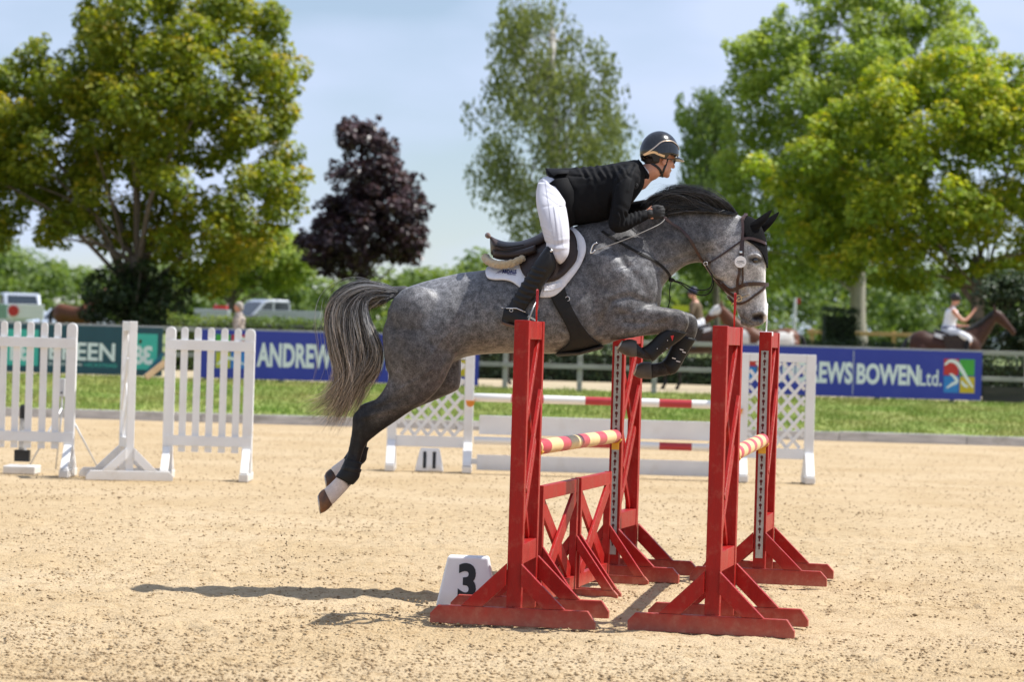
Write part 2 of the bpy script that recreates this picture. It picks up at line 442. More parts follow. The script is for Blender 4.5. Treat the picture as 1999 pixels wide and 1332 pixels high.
# ------------------------------------------------------------------ the red jump, number 3
WH = 1.75
def make_wing(name, n_strip=True):
    """local x runs along the wing away from the pole (pole side at x=0), y across, z up"""
    w = empty(name)
    PW, PT, W = 0.085, 0.065, 0.66
    for x in (PT / 2, W - PT / 2):
        MB().box((x, 0, 0.055 + (WH - 0.055) / 2), (PT, PW, WH - 0.055)).build('post', M['red'], w, bevel=0.004)
    MB().box((W / 2, 0, WH - 0.055), (W - 2 * PT - 0.002, PW - 0.012, 0.105)).build('top_rail', M['red'], w, bevel=0.003)
    MB().box((W / 2, 0, 0.41), (W - 2 * PT - 0.002, PW - 0.008, 0.115)).build('bottom_rail', M['red'], w, bevel=0.003)
    z0, z1 = 0.467, WH - 0.107
    xa, xb = PT + 0.004, W - PT - 0.004
    dz = (z1 - z0) / 2.0
    for k in range(2):
        za, zb = z0 + k * dz + 0.012, z0 + (k + 1) * dz - 0.012
        MB().bar((xa + 0.012, -0.013, za), (xb - 0.012, -0.013, zb), 0.048, 0.022, (0, 0, 1)).build('lattice_slat', M['red'], w, bevel=0.002)
        MB().bar((xa + 0.012, 0.013, zb), (xb - 0.012, 0.013, za), 0.048, 0.022, (0, 0, 1)).build('lattice_slat', M['red'], w, bevel=0.002)
        zm = (za + zb) / 2
    # a third crossing pair laid over the joint of the two
    za, zb = z0 + 0.5 * dz + 0.012, z0 + 1.5 * dz - 0.012
    MB().bar((xa + 0.012, -0.036, za), (xb - 0.012, -0.036, zb), 0.044, 0.020, (0, 0, 1)).build('lattice_slat', M['red'], w, bevel=0.002)
    MB().bar((xa + 0.012, 0.036, zb), (xb - 0.012, 0.036, za), 0.044, 0.020, (0, 0, 1)).build('lattice_slat', M['red'], w, bevel=0.002)
    for x in (-0.014, W + 0.014):
        foot = [(-0.475, 0.004), (0.475, 0.004), (0.475, 0.045), (0.43, 0.108), (-0.43, 0.108), (-0.475, 0.06)]
        f = MB().prism(foot, (x if x < 0 else x, 0, 0), (0, 1, 0), (0, 0, 1), (1, 0, 0), 0.046)
        f.build('foot', M['red'], w, bevel=0.004)
        for s in (-1, 1):
            br = [(0.0435 * s, 0.36), (0.0435 * s, 0.235), (0.175 * s, 0.109), (0.30 * s, 0.109)]
            if s < 0: br = br[::-1]
            MB().prism(br, (x, 0, 0), (0, 1, 0), (0, 0, 1), (1, 0, 0), 0.040).build('brace', M['red'], w, bevel=0.003)
    # galvanised cup track with keyholes on the pole side
    s = MB().box((-0.0375 + 0.034, 0, 0.9), (0.007, 0.050, 1.44)).build('cup_track', M['steel'], w, bevel=0.001)
    k = MB(); z = 0.26; kk = []
    hm = None
    while z < 1.60:
        if hm is None:
            p = [(0.0105 * math.cos(a), 0.010 + 0.0125 * math.sin(a)) for a in np.linspace(0, 2 * PI, 11)[:-1]]
            q = [(-0.0048, -0.020), (0.0048, -0.020), (0.0048, 0.004), (-0.0048, 0.004)]
            mb = MB().prism(p, (0, 0, 0), (0, 1, 0), (0, 0, 1), (1, 0, 0), 0.0016).prism(q, (0, 0, 0), (0, 1, 0), (0, 0, 1), (1, 0, 0), 0.0012)
            hm = mb.mesh('keyhole')
        o = link('keyhole', hm, M['hole'], s)
        o.location = (-0.0375 + 0.034 - 0.0042, 0, z)
        z += 0.0555
    return w

G_WING = 'red wings of the jump in front'
def yawdir(deg):
    a = math.radians(deg); return Vector((math.sin(a), math.cos(a), 0))
def place_wing(w, base, deg, flip):
    """local +x points along the pole line, away from the pole"""
    d = yawdir(deg)
    if flip: d = -d
    w.location = base; w.rotation_euler = (0, 0, math.atan2(d.y, d.x))
W1D, W2D, W3D, W4D = 8.5, 14.0, 12.5, 10.5
b1 = gnd(1001, 1224)                       # near foot of the near left wing
b3 = gnd(1388, 1240)
wing1 = make_wing('jump_wing'); p1 = b1 + yawdir(W1D) * 0.66; place_wing(wing1, p1, W1D, True)
tag(wing1, 'tall red lattice wing with the number 3 block behind its foot, nearest below the rider', 'jump wing', G_WING)
p2 = gnd(1194, 1134)
wing2 = copy_tree(wing1); place_wing(wing2, p2, W2D, False)
tag(wing2, 'red lattice wing partly hidden by the folded front hooves, grey keyhole track facing us', 'jump wing', G_WING)
wing3 = copy_tree(wing1); p3 = b3 + yawdir(W3D) * 0.66; place_wing(wing3, p3, W3D, True)
tag(wing3, 'tall red lattice wing standing nearest at the right, red flag under the horse\'s head', 'jump wing', G_WING)
p4 = gnd(1480, 1141)
wing4 = copy_tree(wing1); place_wing(wing4, p4, W4D, False)
tag(wing4, 'rightmost red lattice wing with grey keyhole track and white flag on top', 'jump wing', G_WING)

# striped poles
def stripe_mat(name, c1, c2, period, duty, extra=None, worn=0.0, phase=0.0):
    """c1 with bands of c2 along local x"""
    m, n, b = new_mat(name); N = n.nodes.new; K = n.links.new
    tc = N('ShaderNodeTexCoord'); sx = N('ShaderNodeSeparateXYZ'); K(tc.outputs['Object'], sx.inputs[0])
    ad = N('ShaderNodeMath'); ad.operation = 'ADD'; ad.inputs[1].default_value = phase + 50 * period
    md = N('ShaderNodeMath'); md.operation = 'MODULO'; md.inputs[1].default_value = period
    lt = N('ShaderNodeMath'); lt.operation = 'LESS_THAN'; lt.inputs[1].default_value = duty * period
    K(sx.outputs['X'], ad.inputs[0]); K(ad.outputs[0], md.inputs[0]); K(md.outputs[0], lt.inputs[0])
    mx = N('ShaderNodeMix'); mx.data_type = 'RGBA'; K(lt.outputs[0], mx.inputs[0])
    mx.inputs[6].default_value = (*c1, 1); mx.inputs[7].default_value = (*c2, 1)
    no = N('ShaderNodeTexNoise'); no.inputs['Scale'].default_value = 5; no.inputs['Detail'].default_value = 8; no.inputs['Roughness'].default_value = 0.7
    K(tc.outputs['Object'], no.inputs['Vector'])
    cr = N('ShaderNodeValToRGB'); cr.color_ramp.elements[0].position = 0.55; cr.color_ramp.elements[1].position = 0.75; cr.color_ramp.elements[1].color = (worn, worn, worn, 1)
    K(no.outputs['Fac'], cr.inputs['Fac'])
    m2 = N('ShaderNodeMix'); m2.data_type = 'RGBA'; K(cr.outputs['Color'], m2.inputs[0]); K(mx.outputs[2], m2.inputs[6]); m2.inputs[7].default_value = (*(extra or (0.35, 0.30, 0.24)), 1)
    K(m2.outputs[2], b.inputs['Base Color']); b.inputs['Roughness'].default_value = 0.4
    return m
M['pole_cream'] = stripe_mat('cream_and_rose_pole', (0.72, 0.52, 0.24), (0.50, 0.06, 0.075), 0.62, 0.42, worn=0.35, phase=0.08)
M['pole_rw'] = stripe_mat('red_and_white_pole', (0.80, 0.79, 0.76), (0.42, 0.03, 0.035), 0.92, 0.44, worn=0.2, phase=0.25)

def pole(name, a, b, r, mat, **kw):
    a = Vector(a); b = Vector(b); l = (b - a).length
    mb = MB(); n = 40
    prof = [(-l / 2, r * 0.86), (-l / 2 + 0.006, r)] + [(-l / 2 + 0.006 + (l - 0.012) * i / 8, r) for i in range(1, 8)] + [(l / 2 - 0.006, r), (l / 2, r * 0.86)]
    mb.tube([(x, 0, 0) for x, _ in prof], [q for _, q in prof], n=20)
    o = mb.build(name, mat, None, smooth=True, **kw)
    for p in o.data.polygons:
        if len(p.vertices) > 4: p.use_smooth = False
    d = (b - a).normalized()
    o.matrix_world = Matrix.Translation((a + b) / 2) @ d.to_track_quat('X', 'Z').to_matrix().to_4x4()
    return o

def cup(parent_pt, d, mat, label, group):
    """shallow pole cup hooked on a keyhole; d points from the wing to the pole"""
    d = Vector(d).normalized(); s = Vector((-d.y, d.x, 0))
    c = empty('pole_cup', parent_pt, math.atan2(d.y, d.x), label=label, cat='pole cup', group=group)
    arc = MB(); n = 9; ri, ro = 0.047, 0.055
    poly = [(ro * math.sin(a), -ro * math.cos(a)) for a in np.linspace(-1.15, 1.15, n)] + [(ri * math.sin(a), -ri * math.cos(a)) for a in np.linspace(1.15, -1.15, n)]
    arc.prism(poly, (0.035, 0, 0), (0, 1, 0), (0, 0, 1), (1, 0, 0), 0.055).build('cradle', mat, c, bevel=0.002)
    MB().box((0.0035, 0, -0.045), (0.006, 0.05, 0.10)).build('hook_plate', mat, c, bevel=0.002)
    return c

ZP = 1.0
def poleline(wa, wb, lab, labc):
    a = wa.location.copy(); b = wb.location.copy(); d = (b - a).normalized()
    A = a + d * 0.035; B = b - d * 0.035
    A.z = B.z = ZP
    o = pole('striped_pole', A, B, 0.046, M['pole_cream'], label=lab, cat='pole', group='cream and rose striped poles of the red jump')
    cup(Vector((a.x, a.y, ZP)) + d * 0.006, d, M['yellow_cup'], labc[0], 'yellow pole cups of the red jump')
    cup(Vector((b.x, b.y, ZP)) - d * 0.006, -d, M['yellow_cup'], labc[1], 'yellow pole cups of the red jump')
poleline(wing1, wing2, 'cream pole with rose stripes hanging above the red fillers', ('yellow cup at the near end of the pole above the fillers', 'yellow cup holding the pole end below the folded front hooves'))
poleline(wing3, wing4, 'cream and rose pole seen almost end on at the right', ('cup at the near end of the right hand cream pole', 'cup under the far end of the right hand cream pole'))

# low red filler gates under the front pole
def filler(a, b, label):
    a = Vector(a); b = Vector(b); d = (b - a); l = d.length; d.normalize()
    g = empty('filler_gate', a, math.atan2(d.y, d.x), label=label, cat='jump filler', group='low red filler gates under the pole')
    H = 0.765
    for x in (0.025, l - 0.025):
        MB().box((x, 0, (H + 0.03) / 2), (0.05, 0.045, H - 0.03)).build('post', M['red'], g, bevel=0.003)
    MB().box((l / 2, 0, H - 0.045), (l - 0.104, 0.042, 0.085)).build('top_rail', M['red'], g, bevel=0.003)
    MB().box((l / 2, 0, 0.10), (l - 0.104, 0.042, 0.085)).build('bottom_rail', M['red'], g, bevel=0.003)
    z0, z1 = 0.15, H - 0.095
    MB().bar((0.075, -0.012, z0), (l - 0.075, -0.012, z1), 0.105, 0.020).build('cross_board', M['red'], g, bevel=0.003)
    MB().bar((0.075, 0.012, z1), (l - 0.075, 0.012, z0), 0.105, 0.020).build('cross_board', M['red'], g, bevel=0.003)
    for x in (0.022, l - 0.022):
        MB().prism([(-0.30, 0.003), (0.30, 0.003), (0.30, 0.03), (0.275, 0.058), (-0.275, 0.058), (-0.30, 0.03)], (x, 0, 0), (0, 1, 0), (0, 0, 1), (1, 0, 0), 0.036).build('foot', M['red'], g, bevel=0.003)
        for s in (-1, 1):
            br = [(0.024 * s, 0.40), (0.024 * s, 0.31), (0.20 * s, 0.06), (0.27 * s, 0.06)]
            if s < 0: br = br[::-1]
            MB().prism(br, (x, 0, 0), (0, 1, 0), (0, 0, 1), (1, 0, 0), 0.034).build('brace', M['red'], g, bevel=0.003)
    return g
pa, pb = wing1.location.copy(), wing2.location.copy()
ax = (pb - pa)
filler(pa + ax * 0.075, pa + ax * 0.485, 'low red crossed filler gate nearest to the number 3 wing')
filler(pa + ax * 0.515, pa + ax * 0.915, 'low red crossed filler gate farther back by the keyhole wing')

# flags on the wings
def flag(px, py, wing, lx, mat, label, h=0.19, lean=0.03, holder=None):
    base = wing.matrix_basis @ Vector((lx, 0, WH))
    f = empty('jump_flag', base, wing.rotation_euler.z, label=label, cat='flag', group='plastic flags on the red wings')
    MB().tube([(0, 0, -0.02), (lean * 0.5, 0, h * 0.45), (lean * 0.8, 0, h)], [0.0055, 0.005, 0.0035], n=8).build('stick', mat, f, smooth=True)
    fl = MB(); k = 6
    for i in range(k):
        pass
    poly = [(0.004, h * 0.35), (0.075, h * 0.42), (0.070, h * 0.98), (0.006, h)]
    fl.prism(poly, (lean * 0.5, 0.004, 0), (0.98, 0.2, 0), (0, 0, 1), (-0.2, 0.98, 0), 0.003).build('blade', mat, f)
    if holder is not None:
        MB().box((0, 0.0, -0.012), (0.071, 0.092, 0.03)).build('holder', holder, f, bevel=0.003)
    return f
flag(0, 0, wing1, 0.06, M['red_flag'], 'red flag on the wing top in front of the rider\'s foot')
flag(0, 0, wing3, 0.08, M['red_flag'], 'red flag on the wing top in front of the horse\'s muzzle', h=0.20)
flag(0, 0, wing4, 0.05, M['white_plastic'], 'white flag in its clip on top of the rightmost red wing', h=0.20, holder=M['white_plastic'])

# number blocks
def text_mesh(s, size, offset=0.0, extrude=0.0, sx=1.0, align='CENTER', res=4):
    cu = bpy.data.curves.new('t', 'FONT'); cu.body = s; cu.size = size; cu.offset = offset; cu.extrude = extrude
    cu.align_x = align; cu.align_y = 'CENTER'; cu.resolution_u = res
    o = bpy.data.objects.new('t', cu); COL.objects.link(o)
    bpy.context.view_layer.update()
    me = bpy.data.meshes.new_from_object(o.evaluated_get(bpy.context.evaluated_depsgraph_get()))
    bpy.data.objects.remove(o); bpy.data.curves.remove(cu)
    if sx != 1.0:
        for v in me.vertices: v.co.x *= sx
    return me
def place_text(name, me, mat, parent, M4):
    me.transform(M4); me.name = name
    me.materials.clear()
    return link(name, me, mat, parent)
def number_block(px, py, num, label, deg, W=0.375, H=0.31):
    p = gnd(px, py); b = empty('number_block', p, math.radians(deg), label=label, cat='number block', group='white number blocks')
    D = 0.20
    t = 0.66
    def ring(k, z): return [(-W / 2 * k, -D / 2 * k, z), (W / 2 * k, -D / 2 * k, z), (W / 2 * k, D / 2 * k, z), (-W / 2 * k, D / 2 * k, z)]
    v = ring(1, 0.002) + ring(t, H)
    MB().add(v, [(3, 2, 1, 0), (4, 5, 6, 7), (0, 1, 5, 4), (1, 2, 6, 5), (2, 3, 7, 6), (3, 0, 4, 7)]).build('block', M['white_plastic'], b, bevel=0.014, seg=3)
    sl = math.atan2(D / 2 * (1 - t), H)
    for face in (0,):
        tm = text_mesh(num, H * 0.95, 0.011, 0.001, sx=0.86)
        Mx = Matrix.Translation((0.0, -D / 2 * (1 + t) / 2 - 0.003, H * 0.47)) @ Matrix.Rotation(PI / 2 - sl, 4, 'X')
        place_text('numeral', tm, M['black'], b, Mx)
    tm = text_mesh(num, H * 0.75, 0.011, 0.001, sx=0.7)
    Mx = Matrix.Translation((-W / 2 * (1 + t) / 2 - 0.003, 0, H * 0.47)) @ Matrix.Rotation(-PI / 2, 4, 'Z') @ Matrix.Rotation(PI / 2 - math.atan2(W / 2 * (1 - t), H), 4, 'X')
    place_text('numeral', tm, M['black'], b, Mx)
    return b
number_block(912, 1185, '3', 'white tapered block marked 3 behind the foot of the red wing', -2)
number_block(838, 921, '11', 'white tapered block marked 11 below the white lattice wing', 0, W=0.36, H=0.29)
# ------------------------------------------------------------------ bodies: lofted limbs fused into one skin
def catmull(A, sub):
    """A (n,k) control rows -> smooth rows"""
    A = np.asarray(A, float); n = len(A)
    P = np.vstack([2 * A[0] - A[1], A, 2 * A[-1] - A[-2]])
    out = []
    for i in range(n - 1):
        p0, p1, p2, p3 = P[i], P[i + 1], P[i + 2], P[i + 3]
        for s in range(sub):
            t = s / sub
            out.append(0.5 * ((2 * p1) + (-p0 + p2) * t + (2 * p0 - 5 * p1 + 4 * p2 - p3) * t * t + (-p0 + 3 * p1 - 3 * p2 + p3) * t ** 3))
    out.append(A[-1])
    return np.array(out)

def loft(mb, st, Y0, sub=4, n=22, conv=at):
    """st rows: (tx,ty, bx,by, half width m, depth offset m, egg) in photograph pixels; adds a closed elliptical loft.
    egg > 0 makes the first (t) side narrower"""
    R = catmull([list(s) + [0] * (7 - len(s)) for s in st], sub)
    vs = []; m = len(R)
    for r in R:
        T = conv(r[0], r[1], Y0 + r[5]); B = conv(r[2], r[3], Y0 + r[5])
        c = (T + B) / 2; U = (T - B) / 2; hw = max(r[4], 0.004)
        for k in range(n):
            a = 2 * PI * k / n
            ca, sa = math.cos(a), math.sin(a)
            x = abs(ca) ** 0.92 * (1 if ca >= 0 else -1); y = abs(sa) ** 0.92 * (1 if sa >= 0 else -1)
            vs.append(c + U * x + Vector((0, y * hw * (1 - r[6] * ca), 0)))
    b = len(vs)
    c0 = sum(vs[:n], Vector()) / n; c1 = sum(vs[-n:], Vector()) / n
    fs = []
    for i in range(m - 1):
        for k in range(n):
            fs.append((i * n + k, i * n + (k + 1) % n, (i + 1) * n + (k + 1) % n, (i + 1) * n + k))
    vs += [c0, c1]
    for k in range(n):
        fs.append((b, (k + 1) % n, k)); fs.append((b + 1, (m - 1) * n + k, (m - 1) * n + (k + 1) % n))
    return mb.add(vs, fs)

def chain(mb, pts, n=14, sub=3):
    """pts rows (x,y,z,r) world -> rounded tapered tube"""
    R = catmull(pts, sub)
    P = [Vector(r[:3]) for r in R]; rad = [max(r[3], 0.002) for r in R]
    d0 = (P[0] - P[1]).normalized(); d1 = (P[-1] - P[-2]).normalized()
    r0, r1 = rad[0], rad[-1]
    pre = [P[0] + d0 * r0 * s for s in (0.95, 0.75, 0.4)]; prr = [r0 * s for s in (0.25, 0.62, 0.9)]
    post = [P[-1] + d1 * r1 * s for s in (0.4, 0.75, 0.95)]; por = [r1 * s for s in (0.9, 0.62, 0.25)]
    return mb.tube(pre + P + post, prr + rad + por, n=n)

def ball(mb, c, r, rot=None, n=14):
    """ellipsoid"""
    c = Vector(c); vs = []; fs = []; k = n // 2
    for i in range(1, k):
        th = PI * i / k
        for j in range(n):
            ph = 2 * PI * j / n
            p = Vector((r[0] * math.sin(th) * math.cos(ph), r[1] * math.sin(th) * math.sin(ph), r[2] * math.cos(th)))
            vs.append(c + (rot @ p if rot else p))
    top = Vector((0, 0, r[2])); bot = -top
    vs.append(c + (rot @ top if rot else top)); vs.append(c + (rot @ bot if rot else bot))
    nt_, nb_ = len(vs) - 2, len(vs) - 1
    for i in range(k - 2):
        for j in range(n):
            fs.append((i * n + j, (i + 1) * n + j, (i + 1) * n + (j + 1) % n, i * n + (j + 1) % n))
    for j in range(n):
        fs.append((nt_, j, (j + 1) % n)); fs.append((nb_, (k - 2) * n + (j + 1) % n, (k - 2) * n + j))
    return mb.add(vs, fs)

def fuse(mb, voxel, smooth_it=6, fac=0.5):
    """voxel-fuse closed shells into one continuous surface -> verts, faces"""
    me = mb.mesh('tmp')
    o = bpy.data.objects.new('tmp', me); COL.objects.link(o)
    r = o.modifiers.new('r', 'REMESH'); r.mode = 'VOXEL'; r.voxel_size = voxel; r.adaptivity = 0.0
    if smooth_it:
        s = o.modifiers.new('s', 'SMOOTH'); s.factor = fac; s.iterations = smooth_it
    bpy.context.view_layer.update()
    ev = o.evaluated_get(bpy.context.evaluated_depsgraph_get())
    m2 = bpy.data.meshes.new_from_object(ev)
    bpy.data.objects.remove(o); bpy.data.meshes.remove(me)
    return m2

def mesh_np(me):
    P = np.empty(len(me.vertices) * 3, np.float32); me.vertices.foreach_get('co', P)
    N = np.empty(len(me.vertices) * 3, np.float32); me.vertices.foreach_get('normal', N)
    return P.reshape(-1, 3).astype(float), N.reshape(-1, 3).astype(float)
def set_np(me, P):
    me.vertices.foreach_set('co', np.asarray(P, np.float32).ravel()); me.update()

def seg_dist(x, y, poly):
    """distance of points to a polyline, and the parameter along it"""
    best = np.full(x.shape, 1e9)
    for (ax, ay), (bx, by) in zip(poly[:-1], poly[1:]):
        dx, dy = bx - ax, by - ay; L2 = dx * dx + dy * dy + 1e-9
        t = np.clip(((x - ax) * dx + (y - ay) * dy) / L2, 0, 1)
        best = np.minimum(best, np.hypot(x - ax - t * dx, y - ay - t * dy))
    return best

def in_poly(x, y, poly):
    ins = np.zeros(x.shape, bool); n = len(poly)
    for i in range(n):
        x1, y1 = poly[i]; x2, y2 = poly[(i + 1) % n]
        c = ((y1 > y) != (y2 > y)) & (x < (x2 - x1) * (y - y1) / (y2 - y1 + 1e-12) + x1)
        ins ^= c
    return ins

# ------------------------------------------------------------------ the grey horse
YH = 17.6
PXM = FPX / YH                                   # pixels per metre at the horse
hb = MB()
trunk = [
 (776, 574, 754, 628, .07, 0, .1), (784, 566, 750, 690, .16, 0, .1), (800, 559, 762, 735, .225, 0, .12), (828, 550, 806, 738, .275, 0, .15),
 (862, 541, 856, 722, .295, 0, .18), (905, 532, 908, 698, .285, 0, .15), (952, 526, 962, 691, .295, 0, .12),
 (1003, 510, 1020, 690, .315, 0, .14), (1058, 480, 1080, 691, .315, 0, .2), (1112, 446, 1135, 685, .285, 0, .32), (1160, 432, 1188, 671, .255, 0, .38),
 (1210, 430, 1236, 652, .235, 0, .35), (1255, 452, 1268, 632, .20, 0, .2), (1284, 510, 1284, 610, .13, 0, .1), (1292, 548, 1290, 592, .06, 0, 0)]
loft(hb, trunk, YH, n=28)
neck = [(1110, 452, 1215, 650, .20, 0, .45), (1172, 428, 1283, 590, .165, 0, .42), (1235, 418, 1294, 560, .125, 0, .34), (1290, 408, 1314, 537, .102, 0, .3),
        (1345, 402, 1340, 518, .092, 0, .28), (1392, 405, 1366, 513, .088, 0, .25), (1430, 414, 1386, 520, .088, 0, .2), (1452, 425, 1400, 528, .085, 0, .1)]
loft(hb, neck, YH, n=24)
head = [(1462, 424, 1436, 424, .035, 0, 0), (1482, 440, 1405, 462, .085, 0, 0), (1491, 462, 1384, 492, .100, 0, -.06), (1495, 487, 1378, 512, .106, 0, -.12),
        (1496, 512, 1388, 532, .103, 0, -.12), (1495, 536, 1405, 556, .088, 0, -.05), (1495, 560, 1420, 578, .071, 0, .0), (1497, 582, 1433, 597, .060, 0, .05),
        (1499, 602, 1441, 613, .058, 0, .0), (1499, 617, 1447, 625, .061, 0, -.05), (1494, 629, 1453, 634, .055, 0, 0), (1482, 637, 1460, 641, .034, 0, 0)]
loft(hb, head, YH, n=26)
# cheek plates, brows and lips
for s in (-1, 1):
    ball(hb, at(1412, 518, YH + s * .062), (.088, .032, .098))
    ball(hb, at(1474, 503, YH + s * .083), (.042, .022, .034))
    ball(hb, at(1482, 618, YH + s * .040), (.034, .024, .036))
    # shoulder, hip, thigh muscle
    ball(hb, at(1180, 560, YH + s * .19), (.20, .075, .22))
    ball(hb, at(1235, 560, YH + s * .15), (.12, .085, .13))
    ball(hb, at(815, 625, YH + s * .195), (.20, .095, .22))
ball(hb, at(1452, 630, YH), (.026, .035, .022))
# hind legs (rear, front)
hind = [(770, 588, 880, 590, .10, -.13), (748, 640, 893, 660, .135, -.155), (747, 675, 888, 700, .14, -.16), (753, 710, 877, 724, .13, -.16), (758, 740, 861, 755, .105, -.155),
        (738, 775, 832, 785, .080, -.15), (716, 789, 798, 806, .064, -.15), (697, 801, 768, 827, .050, -.15), (688, 813, 746, 842, .044, -.15), (687, 832, 728, 856, .037, -.15),
        (684, 855, 716, 868, .031, -.15), (679, 880, 707, 890, .028, -.15), (673, 904, 702, 912, .031, -.15), (667, 918, 700, 930, .037, -.15), (659, 929, 690, 943, .037, -.15),
        (650, 938, 677, 958, .032, -.15), (642, 946, 664, 972, .034, -.15), (634, 953, 652, 984, .040, -.15), (630, 957, 646, 988, .030, -.15)]
loft(hb, hind, YH, n=18)
far = []
for i, s in enumerate(hind):
    dx, dy = [(0, 0), (4, 3), (14, 18), (24, 27), (34, 8), (22, -4), (14, -8), (10, -12), (10, -16), (10, -20), (11, -24), (12, -27), (13, -30), (13, -33), (13, -36), (13, -38), (13, -40), (14, -42), (14, -42)][i]
    k = .9 if 4 < i < 8 else 1
    far.append((s[0] + dx, s[1] + dy, s[2] + dx * (1.0 if i > 5 else 0.9), s[3] + dy, s[4] * k, -s[5]))
loft(hb, far, YH, n=18)
# forelegs (upper line, lower line)
fore = [(1170, 590, 1160, 668, .085, -.155), (1205, 586, 1192, 666, .085, -.165), (1240, 590, 1230, 661, .074, -.165), (1275, 596, 1266, 654, .060, -.16), (1305, 601, 1297, 646, .048, -.155),
        (1326, 604, 1316, 648, .043, -.155), (1341, 612, 1316, 650, .042, -.155), (1346, 628, 1315, 649, .041, -.155), (1340, 647, 1307, 643, .037, -.155),
        (1326, 660, 1300, 646, .030, -.155), (1311, 671, 1287, 655, .026, -.155), (1297, 682, 1276, 666, .026, -.155), (1284, 692, 1264, 676, .030, -.155), (1275, 702, 1256, 681, .035, -.155),
        (1262, 704, 1252, 678, .033, -.155), (1251, 700, 1247, 675, .030, -.155), (1243, 698, 1243, 668, .036, -.155), (1239, 697, 1240, 666, .030, -.155)]
loft(hb, fore, YH, n=16)
fore2 = [(1180, 594, 1172, 668, .08, .155), (1215, 592, 1205, 664, .078, .165), (1255, 596, 1245, 658, .070, .165), (1290, 602, 1282, 654, .056, .16), (1320, 607, 1312, 650, .047, .155),
         (1343, 610, 1332, 651, .043, .155), (1358, 618, 1332, 652, .042, .155), (1363, 638, 1331, 650, .041, .155), (1357, 662, 1325, 655, .034, .155), (1345, 682, 1317, 668, .027, .155),
         (1336, 698, 1309, 684, .026, .155), (1328, 713, 1301, 699, .032, .155), (1318, 728, 1294, 705, .036, .155), (1303, 734, 1291, 706, .034, .155), (1288, 736, 1280, 709, .031, .155), (1274, 740, 1272, 709, .036, .155), (1268, 740, 1268, 708, .030, .155)]
loft(hb, fore2, YH, n=16)
horse_me = fuse(hb, 0.0098, 12, 0.5)
HP, HN = mesh_np(horse_me)
hx, hy = px_np(HP)
side = np.clip(np.abs(HN[:, 1]) * 1.4 - 0.1, 0, 1)
nearside = HP[:, 1] < YH
def stroke(poly, r, depth, mask=None):
    """press (or raise) a line of muscle along a path seen from the side, on both sides"""
    d = seg_dist(hx, hy, poly) / r
    a = depth * np.exp(-d * d) * side
    if mask is not None: a = a * mask
    return a
D = np.zeros(len(HP))
D += stroke([(1180, 470), (1225, 520), (1258, 560), (1268, 590)], 9, -.008)        # front edge of the shoulder
D += stroke([(1188, 500), (1215, 530)], 16, .012)
D += stroke([(1120, 480), (1150, 560), (1165, 620), (1185, 660)], 13, -.009)         # behind the shoulder
D += stroke([(1216, 500), (1238, 524), (1250, 520)], 8, .009)
D += stroke([(1170, 640), (1195, 588), (1228, 578), (1262, 590)], 6, -.010)          # crease above the forearm
D += stroke([(1212, 600), (1300, 612)], 8, .007)
D += stroke([(1220, 630), (1300, 632)], 6, -.006)
D += stroke([(870, 700), (885, 660), (905, 610), (900, 570)], 16, -.012)             # flank
D += stroke([(862, 750), (872, 722), (890, 705)], 7, -.010)
D += stroke([(760, 600), (772, 660), (778, 720)], 9, -.007)                          # hamstring
D += stroke([(800, 570), (830, 640), (845, 720)], 18, .007)
D += stroke([(700, 806), (755, 790), (800, 770)], 6, -.005)
D += stroke([(712, 815), (770, 800), (820, 785)], 5, .004)
D += stroke([(700, 812), (697, 850), (690, 890)], 3.5, -.0045)
D += stroke([(707, 830), (702, 880)], 3.5, .003)
for i, xr in enumerate(range(935, 1080, 21)):                                        # ribs, faintly
    D += stroke([(xr, 570), (xr + 12, 620), (xr + 8, 665)], 5, .0022)
D += stroke([(1150, 450), (1240, 470), (1330, 470), (1395, 470)], 14, .006)
D += stroke([(1200, 520), (1290, 520), (1345, 500), (1385, 497)], 7, -.007)          # jugular groove
D += stroke([(1395, 440), (1400, 470), (1384, 495)], 9, -.007)                       # behind the jaw
D += stroke([(1384, 500), (1382, 520), (1396, 540), (1412, 556)], 5, .006)
D += stroke([(1438, 535), (1456, 560), (1466, 585)], 4, .007)                        # facial crest
D += stroke([(1436, 550), (1440, 580), (1446, 600)], 8, -.006)
D += stroke([(1462, 480), (1476, 474)], 6, -.006)                                    # hollow above the eye
D += stroke([(1464, 499), (1474, 496), (1485, 502)], 3.2, .006)                      # brow
D += stroke([(1466, 515), (1475, 518), (1484, 514)], 3.0, .003)
D += stroke([(1474, 508), (1475, 508.5)], 6.5, -.014)                                # eye socket
D += stroke([(1475, 620), (1484, 618), (1488, 624)], 5.5, -.032)                     # nostril
D += stroke([(1470, 613), (1484, 609), (1494, 616)], 3.0, .005)
D += stroke([(1436, 612), (1450, 622), (1466, 631), (1480, 633)], 2.5, -.006)        # mouth line
D += stroke([(1335, 612), (1342, 630)], 5, .004)
for vl in ([(1095, 648), (1130, 662), (1168, 655)], [(1318, 616), (1290, 622), (1255, 640), (1225, 648)], [(1452, 556), (1462, 572), (1456, 590)], [(845, 690), (862, 664), (880, 650)], [(1262, 604), (1240, 612), (1215, 606)], [(780, 760), (815, 742), (842, 720)]):
    D += stroke(vl, 3.4, .004)
n2 = np.sin(HP[:, 0] * 37 + HP[:, 2] * 11) * np.sin(HP[:, 2] * 41 - HP[:, 0] * 9)
D += 0.0012 * n2 * side
HP = HP + HN * D[:, None]
set_np(horse_me, HP)
HP, HN = mesh_np(horse_me)
hx, hy = px_np(HP)

